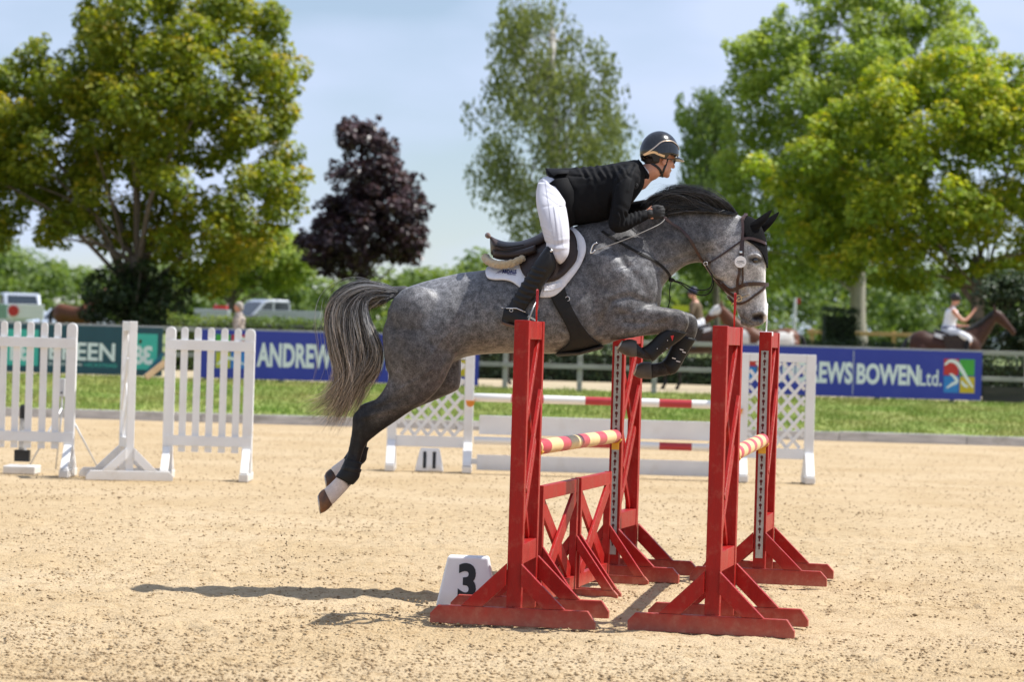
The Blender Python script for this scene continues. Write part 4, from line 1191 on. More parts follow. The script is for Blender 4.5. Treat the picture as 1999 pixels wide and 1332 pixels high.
fl_ = drape('flap', [(1014, 488), (1013, 505), (1017, 525), (1025, 543), (1040, 553), (1060, 556), (1084, 551), (1104, 538), (1120, 519), (1128, 497), (1128, 477), (1121, 461), (1112, 453)],
      [(1022, 484), (1028, 481), (1034, 478), (1040, 475), (1048, 471), (1056, 467), (1064, 463), (1072, 459), (1080, 456), (1088, 453), (1095, 451), (1100, 450), (1104, 449)], .027, .007, M['leather'], None, spine=False, bulge=knee)
keep(fl_, saddle)
fl2 = drape('flap_patch', [(1020, 486), (1023, 470), (1040, 478), (1062, 474), (1064, 466)], [(1030, 500), (1034, 498), (1044, 494), (1054, 488), (1060, 482)], .04, .006, M['leather_black'], None, rows=5, spine=False)
keep(fl2, saddle)
# girth, belly guard and its small white strap
g1 = drape('girth', [(1068, 558), (1074, 578), (1082, 596), (1096, 620), (1107, 642), (1112, 662), (1100, 677), (1083, 689)],
           [(1100, 556), (1105, 574), (1112, 592), (1123, 614), (1137, 636), (1153, 656), (1170, 668), (1180, 675)], .013, .008, M['guard'], None, rows=8, spine=False)
keep(g1, saddle)
mb = MB(); rows_ = []
for k in range(15):
    s = k / 14; a = (s - .5) * 2
    rows_.append((a,))
A = []
for k in range(13):
    a = -1 + 2 * k / 12
    y = YH + a * .16
    A.append([list(at(1085 + 2, 692 + 5 * (1 - a * a) - 3, y)), list(at(1130, 690 + 4 * (1 - a * a) - 3, y)), list(at(1176, 677 + 5 * (1 - a * a) - 3, y))])
A = np.array(A); idx = np.arange(39).reshape(13, 3)
F = np.stack([idx[:-1, :-1], idx[:-1, 1:], idx[1:, 1:], idx[1:, :-1]], -1).reshape(-1, 4)
o = link('belly_guard', fast_mesh('belly_guard', A.reshape(-1, 3), F), M['guard'], smooth=True); so = o.modifiers.new('s', 'SOLIDIFY'); so.thickness = .009; keep(o, saddle)
keep(strap('girth_strap', [(1062, 566), (1078, 563), (1094, 559)], .034, .005, M['padcloth'], None, off=.028), saddle)
mb = MB(); 
def torus(mb, c, R, r, n, ax1, ax2, k=8):
    c = Vector(c); ax1 = Vector(ax1).normalized(); ax2 = Vector(ax2).normalized()
    pts = [c + (ax1 * math.cos(a) + ax2 * math.sin(a)) * R for a in np.linspace(0, 2 * PI, n + 1)]
    return mb.tube(pts, r, n=k, cap=False)
torus(mb, hit(1107, 584, .016)[0], .014, .0025, 20, (1, 0, 0), (0, 0, 1)); keep(mb.build('girth_ring', M['chrome'], None, smooth=True), saddle)
# sheepskin half pad
mb = MB(); chain(mb, [(*at(1020, 505, YH - .215), .022), (*at(1000, 514, YH - .225), .025), (*at(975, 517, YH - .205), .026), (*at(955, 511, YH - .135), .026), (*at(948.5, 503, YH), .026),
                      (*at(955, 511, YH + .135), .026), (*at(975, 517, YH + .205), .026), (*at(1000, 514, YH + .225), .025), (*at(1020, 505, YH + .215), .022)], n=16, sub=5)
fm = fuse(mb, .006, 3); P_, N_ = mesh_np(fm)
set_np(fm, P_ + N_ * (vnoise(P_[:, 0] * 1.3 + P_[:, 1], P_[:, 2] + P_[:, 1] * .7, .012, 91)[:, None] - .5) * .009)
link('half_pad', fm, M['fleece'], smooth=True, label='cream sheepskin half pad rolled under the back of the saddle', cat='half pad')

# ear bonnet
M['bonnet'] = pm('black_crochet', (0.006, 0.006, 0.007), (0.010, 0.010, 0.011), scale=90, spec=0.1, rough=0.9, bump=0.9, bscale=220)
bon = drape('ear_bonnet', [(1447, 434), (1450, 452), (1455, 468), (1467, 474), (1480, 484), (1488, 498), (1493, 514), (1497, 521)],
            [(1458, 424), (1466, 426), (1474, 431), (1482, 439), (1488, 450), (1493, 463), (1497, 480), (1499, 518)], .007, .005, M['bonnet'], None, rows=10, n=30,
            label='black crocheted ear bonnet over both pricked ears', cat='ear bonnet')
def ear(dx, dy, yo):
    mb = MB()
    loft(mb, [(1457 + dx, 442 + dy, 1466 + dx, 462 + dy, .018, yo), (1468 + dx, 434 + dy, 1476 + dx, 452 + dy, .023, yo), (1480 + dx, 425.5 + dy, 1488 + dx, 440 + dy, .021, yo), (1491 + dx, 418 + dy, 1498 + dx, 428 + dy, .014, yo), (1500 + dx, 412.5 + dy, 1504 + dx, 418 + dy, .007, yo), (1506 + dx, 409.5 + dy, 1507 + dx, 411.5 + dy, .002, yo)], YH, n=16)
    return keep(mb.build('ear_cover', M['bonnet'], None, smooth=True), bon)
bon.location = (0, 0, 0)
ear(0, 0, -.062); ear(14, 4, .058)
trim = strap('bonnet_edge', [(1456, 468), (1468, 475), (1481, 486), (1489, 500), (1494, 516), (1498.5, 523)], .010, .008, M['bonnet'], None, off=.010); trim.parent = bon

# bridle
bridle = empty('bridle', at(1445, 500, YH), label='brown leather bridle with brass bit and white disc on the cheek', cat='bridle')
def bs(*a, **k): return keep(strap(*a, **k), bridle)
bs('cheekpiece', [(1449, 430), (1450, 450), (1447, 478), (1445.5, 500), (1443, 525), (1440.5, 556), (1440, 574)], .017, .005, M['bridle'], None, off=.012, both=True)
bs('noseband_strap', [(1451, 468), (1450, 500), (1449.5, 530), (1449, 556)], .011, .005, M['bridle'], None, off=.010, both=True)
bs('headpiece', [(1449, 432), (1452, 424), (1456, 421)], .024, .006, M['bridle'], None, off=.012, over=True)
bs('browband', [(1448, 468), (1462, 466), (1477, 469), (1490, 476)], .018, .006, M['bridle'], None, off=.015, over=True)
bs('throat_lash', [(1448, 470), (1430, 483), (1412, 496), (1394, 508), (1383, 514)], .011, .004, M['bridle'], None, off=.006, both=True)
bs('noseband', [(1438, 563), (1452, 556), (1470, 554), (1484, 554.5), (1494, 556)], .024, .006, M['bridle'], None, off=.009, over=True)
bs('noseband', [(1440, 562), (1428, 566), (1418, 560), (1408, 550), (1400, 545)], .021, .006, M['bridle'], None, off=.010, both=True)
bs('flash_strap', [(1495, 558), (1485, 568), (1472, 578), (1460, 587), (1447, 593), (1436, 592)], .014, .004, M['bridle'], None, off=.007, both=True)
bs('curb_strap', [(1436, 592), (1428, 584), (1422, 577)], .014, .004, M['bridle'], None, off=.007, both=True)
mb = MB(); c = hit(1443, 581, .016)[0]; torus(mb, c, .020, .003, 24, (1, 0, 0), (0, 0, 1)); mb.tube([c + Vector((-.045, -.005, -.045)), c, c + Vector((.07, -.005, .025))], .0028)
keep(mb.build('bit', M['brass'], None, smooth=True), bridle)
mb = MB(); c, n_ = hit(1445, 511, .024); n_ = Vector((n_.x * .3, n_.y, n_.z * .3)).normalized(); e1 = n_.orthogonal().normalized(); e2 = n_.cross(e1)
mb.prism([(.037 * math.cos(a), .037 * math.sin(a)) for a in np.linspace(0, 2 * PI, 29)[:-1]], c, e1, e2, n_, .004)
disc = keep(mb.build('number_disc', M['white_plastic'], None, bevel=.001), bridle)
M['greyprint'] = pm('grey_print', (0.12, 0.12, 0.12), rough=0.7)
for zz, ln in ((.005, .036), (-.004, .044), (-.016, .02)):
    mb = MB(); q = c + n_ * .0030 + Vector((0, 0, zz)); 
    for i in range(7):
        mb.box(q + Vector((ln * (i / 6 - .5), 0, .0015 * math.sin(i * 5))), (ln / 9, .0008, .005 if zz > -.01 else .0022))
    keep(mb.build('disc_print', M['greyprint'], None), bridle)
for (x, y) in ((1446, 493), (1410, 549), (1436, 573)):
    mb = MB(); c = hit(x, y, .018)[0]
    mb.box(c, (.018, .005, .014)); keep(mb.build('buckle', M['chrome'] if y < 500 else M['bridle'], None, bevel=.002), bridle)
# reins: bit -> martingale ring at the throat -> along the neck -> hands
def rein(s):
    pts = []
    for (x, y) in [(1438, 581), (1420, 566), (1400, 545), (1380, 520), (1362, 493), (1346, 467), (1328, 448), (1312, 436), (1300, 427), (1292, 421)]:
        p, n = hit(x, y, .014)
        pts.append((p, n))
    P = [p for p, _ in pts]; Nn = [n for _, n in pts]
    P[-1] = at(1292, 421, YH - .150); P[-2] = at(1301, 428, YH - .140); P[-3] = at(1312, 437, min(P[-3].y - YH, -.118) + YH)
    C3 = catmull([list(p) for p in P], 5); N3 = catmull([list(n) for n in Nn], 5)
    if s > 0:
        C3[:, 1] = 2 * YH - C3[:, 1]; N3[:, 1] *= -1
    mb = MB(); ribbon(mb, [Vector(p) for p in C3], [Vector(n) for n in N3], .017, .005)
    return keep(mb.build('rein', M['bridle'], None), bridle)
rein(-1); rein(1)
# running martingale: neck strap, knot, forked cords to the rein rings
mart = empty('martingale', at(1310, 546, YH), label='thin black martingale cords looping under the horse\'s neck', cat='martingale')
def cord(name, pts, r, mat=None):
    mb = MB(); C_ = catmull(pts, 6); mb.tube([at(p[0], p[1], YH + p[2]) for p in C_], r, n=7); return keep(mb.build(name, mat or M['guard'], None, smooth=True), mart)
cord('fork', [(1311, 547, -.02), (1330, 552, -.05), (1352, 563, -.08), (1370, 567, -.1), (1386, 562, -.11), (1391, 545, -.11), (1386, 530, -.11), (1378, 517, -.115)], .0038)
cord('fork', [(1311, 548, .0), (1330, 555, .02), (1350, 570, .04), (1368, 577, .05), (1385, 572, .06), (1393, 553, .07), (1388, 532, .08), (1380, 519, .09)], .0038)
cord('tail_end', [(1310, 550, -.02), (1307, 570, -.03), (1308, 585, -.03), (1304, 601, -.02)], .0032)
mb = MB(); ball(mb, at(1311, 547, YH - .015), (.021, .022, .014)); keep(mb.build('knot', M['guard'], None, smooth=True), mart)
keep(strap('neck_strap', [(1312, 549), (1308, 540), (1300, 528), (1282, 512), (1258, 500), (1230, 485), (1200, 468), (1175, 452)], .016, .004, M['guard'], None, off=.005, both=True), mart)
mb = MB(); torus(mb, at(1377.5, 515, YH - .115), .012, .0022, 18, (1, 0, 0), (0, 0, 1)); keep(mb.build('rein_ring', M['chrome'], None, smooth=True), mart)

# leg boots
def shell(st, yo, grow, wgrow, mat, label, name='tendon_boot', group='black boots on the horse\'s legs', cat='leg boot'):
    e = empty(name, at((st[0][0] + st[0][2]) / 2, (st[0][1] + st[0][3]) / 2, YH + yo), label=label, cat=cat, group=group)
    rows = []
    for s in st:
        cx, cy = (s[0] + s[2]) / 2, (s[1] + s[3]) / 2
        rows.append((cx + (s[0] - cx) * grow, cy + (s[1] - cy) * grow, cx + (s[2] - cx) * grow, cy + (s[3] - cy) * grow, s[4] * wgrow, yo))
    mb = MB(); loft(mb, rows, YH, n=20, sub=4); keep(mb.build('shell', mat, None, smooth=True), e)
    return e, rows
M['bootshell'] = pm('black_boot_plastic', (0.010, 0.011, 0.012), (0.014, 0.014, 0.015), rough=0.45, bump=0.1, bscale=60, spec=0.25)
f1 = [(1337, 650, 1304, 645, .037), (1327, 660, 1300, 647, .033), (1311, 672, 1287, 656, .030), (1297, 683, 1276, 667, .030), (1284, 693, 1264, 677, .034), (1276, 701, 1257, 681, .037), (1271, 703, 1255, 682, .030)]
e, rw = shell(f1, -.155, 1.28, 1.25, M['bootshell'], 'black tendon boot with red patch on the near foreleg')
M['redpatch'] = pm('red_patch', (0.65, 0.02, 0.02), rough=0.4)
mb = MB(); Yb = YH - .155 - .044
mb.prism([(0, 0), (.021, .004), (.013, -.032)], at(1309, 656, Yb), (1, 0, 0), (0, 0, 1), (0, 1, 0), .004); keep(mb.build('patch', M['redpatch'], None), e)
for (x, y) in ((1283, 681), (1303, 665), (1302, 681), (1293, 690)):
    mb = MB(); ball(mb, at(x, y, Yb + .004), (.004, .004, .0035), n=8); keep(mb.build('stud', M['chrome'], None, smooth=True), e)
for (x, y) in ((1310, 662), (1292, 676)):
    pass
f2 = [(1357, 662, 1325, 655, .033), (1345, 682, 1317, 668, .030), (1336, 698, 1309, 684, .029), (1328, 713, 1301, 699, .035), (1318, 727, 1295, 706, .039), (1308, 731, 1294, 708, .032)]
e, rw = shell(f2, .155, 1.12, 1.2, M['bootshell'], 'black tendon boot with pale strap tabs on the far foreleg')
for (a, b) in (((1327, 682), (1334, 684)), ((1332, 687), (1339, 689)), ((1312, 699), (1319, 701)), ((1320, 705), (1328, 707))):
    mb = MB(); mb.bar(at(a[0], a[1], YH + .112), at(b[0], b[1], YH + .112), .006, .004); keep(mb.build('strap_tab', M['white_plastic'], None), e)
h1 = [(676, 896, 705, 904, .032), (673, 904, 702, 913, .035), (667, 918, 699, 931, .041), (660, 928, 690, 943, .040), (657, 932, 686, 946, .034)]
e, rw = shell(h1, -.15, 1.16, 1.15, M['bootshell'], 'black fetlock boot above the white hind pastern')
mb = MB(); loft(mb, [(668, 908, 706, 917, .046, -.15), (667, 911, 705, 921, .047, -.15), (665, 915, 703, 925, .047, -.15)], YH, n=20); keep(mb.build('strap', M['leather_black'], None, smooth=True), e)
mb = MB(); mb.box(at(674, 916, YH - .2), (.02, .006, .014)); keep(mb.build('buckle', M['leather_black'], None, bevel=.002), e)
h2 = [(689, 866, 718, 874, .032), (686, 874, 715, 883, .035), (680, 886, 712, 898, .041), (673, 896, 703, 908, .040)]
shell(h2, .15, 1.16, 1.15, M['bootshell'], 'black fetlock boot on the far hind leg, half hidden')
# ------------------------------------------------------------------ the rider
def shrink(st, k):
    """inset rows by k metres"""
    out = []
    for s in st:
        s = list(s) + [0] * (7 - len(s))
        cx, cy = (s[0] + s[2]) / 2, (s[1] + s[3]) / 2
        L_ = math.hypot(s[0] - s[2], s[1] - s[3]) / 2; f = max(1 - k * PXM / max(L_, 1), .3)
        out.append((cx + (s[0] - cx) * f, cy + (s[1] - cy) * f, cx + (s[2] - cx) * f, cy + (s[3] - cy) * f, max(s[4] - k, .012), s[5], s[6]))
    return out
def ch(rows):
    return [(*at(x, y, YH + o), r) for x, y, o, r in rows]
def mirs(st): return [(*s[:5], -s[5], *s[6:]) for s in [tuple(list(r) + [0] * (7 - len(r))) for r in st]]

torso = [(1064, 331, 1106, 438, .155, 0, .05), (1082, 329, 1116, 441, .172, 0, .05), (1112, 327.5, 1135, 440, .168, 0, .02), (1145, 325.5, 1160, 437, .165, 0, 0), (1180, 322, 1190, 429, .18, 0, 0),
         (1210, 316.5, 1222, 410, .192, 0, 0), (1233, 312.5, 1244, 383, .165, 0, 0), (1248, 313, 1257, 364, .11, 0, 0), (1255, 321, 1259, 354, .072, 0, 0)]
arm_n = [(1222, 345, -.165, .062), (1217, 366, -.20, .069), (1211, 400, -.235, .064), (1204, 430, -.25, .056), (1206, 440, -.248, .052), (1222, 435, -.225, .049), (1240, 427, -.19, .042), (1257, 420.5, -.158, .036)]
arm_f = [(1224, 345, .165, .062), (1220, 366, .20, .069), (1212, 395, .24, .062), (1206, 414, .25, .055), (1214, 416, .235, .050), (1234, 408, .19, .044), (1258, 400, .14, .036)]
pelvis = [(1076, 342, 1112, 354, .11, 0), (1056, 349, 1109, 372, .158, 0), (1048, 366, 1106, 396, .168, 0), (1052, 392, 1098, 414, .14, 0), (1062, 410, 1090, 424, .08, 0)]
thigh = [(1050, 356, 1096, 366, .085, -.10), (1046, 378, 1102, 388, .098, -.155), (1047, 400, 1106, 408, .097, -.215), (1052, 425, 1110, 432, .092, -.265), (1058, 450, 1112, 455, .084, -.298), (1064, 472, 1112, 479, .075, -.318), (1070, 489, 1110, 497, .067, -.33), (1079, 503, 1101, 511, .054, -.335), (1086, 510, 1093, 517, .03, -.335)]
calf = [(1070, 478, 1082, 496, .048, -.335), (1064, 484, 1086, 508, .061, -.34), (1055, 496, 1085, 523, .066, -.345), (1042, 514, 1075, 539, .064, -.35), (1029, 536, 1063, 556, .056, -.35), (1014, 560, 1047, 576, .047, -.35), (1001, 582, 1034, 593, .041, -.35), (992, 598, 1026, 606, .039, -.35), (986, 610, 1022, 614, .036, -.35)]
foot = [(984, 601, 979, 627, .026, -.35), (998, 597, 990, 632, .035, -.35), (1016, 606, 1011, 637, .041, -.352), (1034, 615, 1032, 641, .046, -.355), (1049, 624, 1049, 643, .042, -.355), (1059, 632, 1058, 642, .022, -.355)]

# --- body: one continuous skin from head to feet
HC = at(1287, 303, YH)                       # middle of the head
yw = math.radians(27)                        # looks ahead and away from us
f_ = Vector((math.cos(yw), math.sin(yw), -.10)).normalized(); s_ = Vector((math.sin(yw), -math.cos(yw), 0)).normalized(); u_ = s_.cross(f_).normalized()
if u_.z < 0: u_ = -u_
HR = Matrix((f_, s_, u_)).transposed()       # local (forward, right, up) -> world
def hd(f, s, u): return HC + HR @ Vector((f, s, u))
bb = MB()
ball(bb, hd(-.005, 0, .02), (.096, .076, .10), HR, 18)
ball(bb, hd(.030, 0, -.055), (.062, .060, .075), HR, 16)
ball(bb, hd(.052, 0, -.105), (.036, .036, .030), HR, 12)
ball(bb, hd(.072, 0, -.118), (.020, .022, .018), HR, 12)
ball(bb, hd(.082, 0, -.002), (.018, .052, .016), HR, 12)
chain(bb, [(*hd(.086, 0, -.018), .010), (*hd(.102, 0, -.040), .0125), (*hd(.110, 0, -.056), .0145)], n=10)
for s in (-1, 1):
    ball(bb, hd(.098, s * .012, -.058), (.010, .009, .008), HR, 8)
    ball(bb, hd(.066, s * .040, -.045), (.024, .020, .022), HR, 10)       # cheekbone
    ball(bb, hd(.012, s * .052, -.085), (.030, .016, .032), HR, 10)       # jaw angle
    ball(bb, hd(-.002, s * .078, -.042), (.018, .008, .031), HR, 12)      # ear
ball(bb, hd(.088, 0, -.083), (.012, .024, .007), HR, 10)
ball(bb, hd(.084, 0, -.095), (.012, .021, .007), HR, 10)
chain(bb, [(*hd(-.018, 0, -.05), .060), (*hd(-.030, 0, -.10), .058), (*at(1262, 338, YH), .062), (*at(1246, 350, YH), .075)], n=16)
loft(bb, shrink(torso, .026), YH, n=18); loft(bb, shrink(pelvis, .010), YH, n=16)
for st in (thigh, calf, foot):
    loft(bb, shrink(st, .010), YH, n=14); loft(bb, shrink(mirs(st), .010), YH, n=14)
for arm in (arm_n, arm_f):
    chain(bb, ch([(x, y, o, max(r - .020, .02)) for x, y, o, r in arm]), n=12)
# hands: palm, four bent fingers, thumb
def hand(mb, wx, wy, yo, sgn, grow=0.0):
    g = grow
    W_ = at(wx, wy, YH + yo); K_ = at(wx + 28, wy - 5, YH + yo - sgn * .012)
    d = (K_ - W_).normalized(); up = Vector((0, 0, 1)); up = (up - d * up.dot(d)).normalized(); inn = Vector((0, 1, 0)) * sgn
    Rm = Matrix((d, inn - d * inn.dot(d), up)).transposed()
    chain(mb, [(*(W_ - d * .02), .026 + g), (*(W_ + d * .012), .028 + g)], n=10)
    ball(mb, W_ + d * .047, (.046 + g, .017 + g, .040 + g), Rm, 12)
    for i in range(4):
        k = W_ + d * (.083 - .004 * abs(i - 1.2)) + up * (.029 - .0185 * i)
        L_ = (.034, .038, .036, .029)[i]; r_ = (.0098, .010, .0097, .0088)[i] + g
        a = k + d * L_ * .55 + inn * L_ * .55; b = a + inn * L_ * .55 - d * L_ * .35; c = b - d * L_ * .75 - up * .002
        chain(mb, [(*(k - d * .012), r_ * 1.1), (*k, r_ * 1.08), (*a, r_), (*b, r_ * .96), (*c, r_ * .85)], n=8, sub=2)
    t0 = W_ + d * .022 + up * .026 + inn * .004
    chain(mb, [(*t0, .0125 + g), (*(t0 + d * .026 + up * .013 + inn * .012), .0118 + g), (*(t0 + d * .055 + up * .010 + inn * .020), .0105 + g), (*(t0 + d * .072 + up * .002 + inn * .020), .009 + g)], n=8, sub=2)
hand(bb, 1261, 419, -.152, 1); hand(bb, 1262, 399, .136, -1)
M['skin'] = pm('warm_skin', (0.60, 0.31, 0.21), (0.52, 0.24, 0.155), scale=14, rough=0.5, bump=0.1, bscale=200)  # one even warm tone, lightly mottled
M['skin'].node_tree.nodes['Principled BSDF'].inputs['Subsurface Weight'].default_value = 0.15
M['skin'].node_tree.nodes['Principled BSDF'].inputs['Subsurface Radius'].default_value = (.012, .005, .003)
body_me = fuse(bb, .0058, 3, .5)
rider = link('person', body_me, M['skin'], smooth=True, label='rider in black jacket, white breeches and glossy black helmet leaning over the horse\'s neck', cat='person')

# --- clothing
M['jacket'] = pm('black_riding_jacket', (0.0055, 0.006, 0.0075), (0.0045, 0.0045, 0.0055), scale=30, rough=0.75, bump=0.2, bscale=420, spec=0.15)
M['breeches'] = pm('white_breeches', (0.60, 0.60, 0.66), (0.56, 0.56, 0.62), scale=8, rough=0.75, bump=0.15, bscale=260)
M['boot'] = pm('black_riding_boot', (0.011, 0.011, 0.012), (0.015, 0.014, 0.014), scale=20, rough=0.45, rvar=0.08, bump=0.2, bscale=180, spec=0.28)
M['glove'] = pm('black_glove', (0.010, 0.010, 0.011), rough=0.7, bump=0.3, bscale=300)
jb = MB(); loft(jb, torso, YH, n=24)
for arm in (arm_n, arm_f):
    chain(jb, ch(arm), n=16)
ball(jb, at(1226, 350, YH - .14), (.075, .07, .085)); ball(jb, at(1228, 350, YH + .14), (.075, .07, .085))
jme = fuse(jb, .0075, 6, .5)
P_, N_ = mesh_np(jme); jx, jy = px_np(P_)
def wr(poly, r, dep, m=None):
    a = dep * np.exp(-(seg_dist(jx, jy, poly) / r) ** 2)
    return a if m is None else a * m
D = np.zeros(len(P_))
nearm = (P_[:, 1] < YH + .02)
for k, x0 in enumerate((1128, 1142, 1156, 1170, 1184, 1200, 1214)):        # folds across the back
    D += wr([(x0 - 4, 324), (x0 + 2, 334), (x0 + 10, 346 + 4 * (k % 3))], 2.4, .0036 + .002 * (k % 2)) - wr([(x0 + 4, 325), (x0 + 10, 337), (x0 + 17, 347)], 2.2, .003 + .002 * (k % 3 == 0))
for k in range(6):                                                         # gathers at the elbow and forearm
    x0 = 1207 + k * 8
    D += wr([(x0, 416 - k * 1.5), (x0 + 3, 428 - k * 1.5), (x0 + 1, 442 - k * 2)], 1.9, .0045, nearm) - wr([(x0 + 4, 416 - k * 1.5), (x0 + 7, 428 - k * 1.5), (x0 + 5, 440 - k * 2)], 1.8, .004, nearm)
D += -wr([(1236, 322), (1228, 338), (1200, 360), (1192, 400), (1190, 430)], 3.2, .010, nearm)     # armhole seam and arm against the body
D += wr([(1090, 345), (1110, 372), (1118, 410)], 5, .006) - wr([(1100, 345), (1122, 375), (1130, 412)], 4, .005)
D += wr([(1150, 350), (1165, 385), (1170, 425)], 6, .005) - wr([(1072, 346), (1110, 342), (1150, 346)], 2.2, .006)
D += wr([(1238, 330), (1232, 350), (1226, 372)], 3, .004, nearm)
D += .0012 * np.sin(P_[:, 0] * 70 + P_[:, 2] * 50 + 4 * np.sin(P_[:, 2] * 23))
set_np(jme, P_ + N_ * D[:, None])
jacket = link('jacket', jme, M['jacket'], rider, smooth=True)
JBVH = BVHTree.FromPolygons([v.co[:] for v in jme.vertices], [tuple(p.vertices) for p in jme.polygons])
# open tail flap of the jacket over the seat
A = []
for j in range(9):
    a = -1 + 2 * j / 8
    A.append([list(at(1112 - 2 * a * a, 330 + 9 * a * a, YH + a * .150)), list(at(1088, 329.5 + 11 * a * a, YH + a * .155)), list(at(1068 + 14 * a * a, 329 + 15 * a * a, YH + a * .148)), list(at(1064 + 17 * a * a, 329.5 + 17 * a * a, YH + a * .150))])
A = np.array(A); idx = np.arange(36).reshape(9, 4)
o = link('jacket_tail', fast_mesh('jacket_tail', A.reshape(-1, 3), np.stack([idx[:-1, :-1], idx[:-1, 1:], idx[1:, 1:], idx[1:, :-1]], -1).reshape(-1, 4)), M['jacket'], rider, smooth=True)
so = o.modifiers.new('s', 'SOLIDIFY'); so.thickness = .003
for sgn in (-1, 1):
    mb = MB()
    q = [(1072, 358), (1084, 349), (1108, 346), (1120, 372), (1122, 436), (1108, 443), (1098, 416), (1089, 388)]
    P = [at(x, y, YH + sgn * (.172 + .012 * math.sin(i))) for i, (x, y) in enumerate(q)]
    cc = sum(P, Vector()) / len(P) + Vector((0, sgn * .022, 0))
    mb.add(P + [cc] + [p - Vector((0, sgn * .01, 0)) for p in P] + [cc - Vector((0, sgn * .01, 0))], [(i, (i + 1) % 8, 8) for i in range(8)] + [(9 + (i + 1) % 8, 9 + i, 17) for i in range(8)] + [(i, 9 + i, 9 + (i + 1) % 8, (i + 1) % 8) for i in range(8)])
    mb.build('jacket_skirt', M['jacket'], rider, smooth=True)

pb_ = MB(); loft(pb_, pelvis, YH, n=20); loft(pb_, thigh, YH, n=18); loft(pb_, mirs(thigh), YH, n=18)
pme = fuse(pb_, .0075, 8, .5)
P_, N_ = mesh_np(pme); jx, jy = px_np(P_)
D = -wr([(1060, 404), (1080, 400), (1102, 404)], 2.5, .003) + wr([(1060, 352), (1082, 372), (1100, 394)], 3, .004) - wr([(1066, 350), (1088, 370), (1104, 388)], 2.4, .004)
for q_ in ([(1070, 372), (1088, 384), (1104, 398)], [(1062, 378), (1080, 392), (1098, 402)], [(1066, 462), (1086, 470), (1108, 466)], [(1062, 452), (1080, 462)]):
    D = D + wr(q_, 2.0, .0022) - wr([(x + 3, y + 5) for x, y in q_], 2.0, .0022)
D += -wr([(1066, 474), (1085, 478), (1108, 476)], 2.4, .005) + wr([(1068, 482), (1088, 486), (1106, 484)], 2.4, .004) - wr([(1072, 490), (1090, 493)], 2, .004)
D += wr([(1056, 440), (1075, 452)], 2.2, .003) + wr([(1090, 402), (1096, 440), (1100, 480)], 1.6, .003) + wr([(1082, 404), (1088, 440), (1092, 474)], 1.3, .0025)
set_np(pme, P_ + N_ * D[:, None])
br_o = link('breeches', pme, M['breeches'], rider, smooth=True)
PBV = BVHTree.FromPolygons([v.co[:] for v in pme.vertices], [tuple(p.vertices) for p in pme.polygons])
M['seam'] = pm('grey_stitching', (.50, .50, .56), rough=.9)
for pl in ([(1064, 350), (1068, 380), (1074, 420), (1080, 460), (1084, 486)], [(1081, 403), (1103, 401)], [(1081, 403), (1086, 440), (1090, 478)], [(1064, 356), (1078, 358), (1086, 352)]):
    R_ = resample(pl, 2.5); Q = []
    for x, y in R_:
        lo_, no_, _, _ = PBV.ray_cast(CAM, ray(x, y).normalized())
        if lo_ is not None: Q.append((lo_ + no_ * .0012, no_))
    if len(Q) > 3:
        mb = MB(); ribbon(mb, [p for p, _ in Q], [n for _, n in Q], .0022, .0012); mb.build('seam', M['seam'], br_o)
for sgn in (-1, 1):
    b_ = MB(); st1, st2 = (calf, foot) if sgn < 0 else (mirs(calf), mirs(foot))
    loft(b_, st1, YH, n=20); loft(b_, st2, YH, n=16)
    # heel block
    b_.box(at(987, 629, YH + sgn * .352), (.040, .050, .018))
    bm_ = fuse(b_, .0065, 4, .5)
    P_, N_ = mesh_np(bm_); jx, jy = px_np(P_)
    D = np.zeros(len(P_))
    for k in range(7):
        x0, y0 = 1004 + k * 5.5, 588 - k * 10.5
        D += wr([(x0 - 4, y0 - 4), (x0 + 12, y0 + 3), (x0 + 26, y0 + 6)], 2.0, .0045) - wr([(x0 - 2, y0 - 9), (x0 + 14, y0 - 2), (x0 + 28, y0 + 1)], 2.0, .004)
    set_np(bm_, P_ + N_ * D[:, None])
    bo = link('boot', bm_, M['boot'], rider, smooth=True)
    mb = MB(); loft(mb, [(979, 627, 979, 632, .026, sgn * .352), (992, 631, 991, 637, .034, sgn * .352), (1012, 636, 1011, 641, .040, sgn * .352), (1034, 640, 1033, 645, .044, sgn * .355), (1052, 642, 1052, 646, .036, sgn * .355)], YH, n=12)
    mb.build('sole', M['leather_tan'], bo, smooth=True)
    mb = MB(); ball(mb, at(1076, 490, YH + sgn * .405), (.0085, .004, .0085), n=10); mb.build('boot_button', M['chrome'], bo, smooth=True)
    # spur and its strap
    mb = MB(); mb.tube([at(1026, 610, YH + sgn * .40), at(1008, 602, YH + sgn * .405), at(990, 602, YH + sgn * .39), at(984, 602, YH + sgn * .352)], .0038, n=8); mb.tube([at(984, 602, YH + sgn * .352), at(979, 600.5, YH + sgn * .352)], .0036)
    mb.build('spur', M['chrome'], bo, smooth=True)
    mb = MB(); torus(mb, at(998, 606, YH + sgn * .400), .010, .0018, 16, (1, 0, 0), (0, 0, 1)); mb.build('spur_button', M['chrome'], bo, smooth=True)
for (wx, wy, yo, sg) in ((1261, 419, -.152, 1), (1262, 399, .136, -1)):
    g_ = MB(); hand(g_, wx + 4, wy - .5, yo, sg, .003); gm = fuse(g_, .0042, 2, .5)
    link('glove', gm, M['glove'], rider, smooth=True)
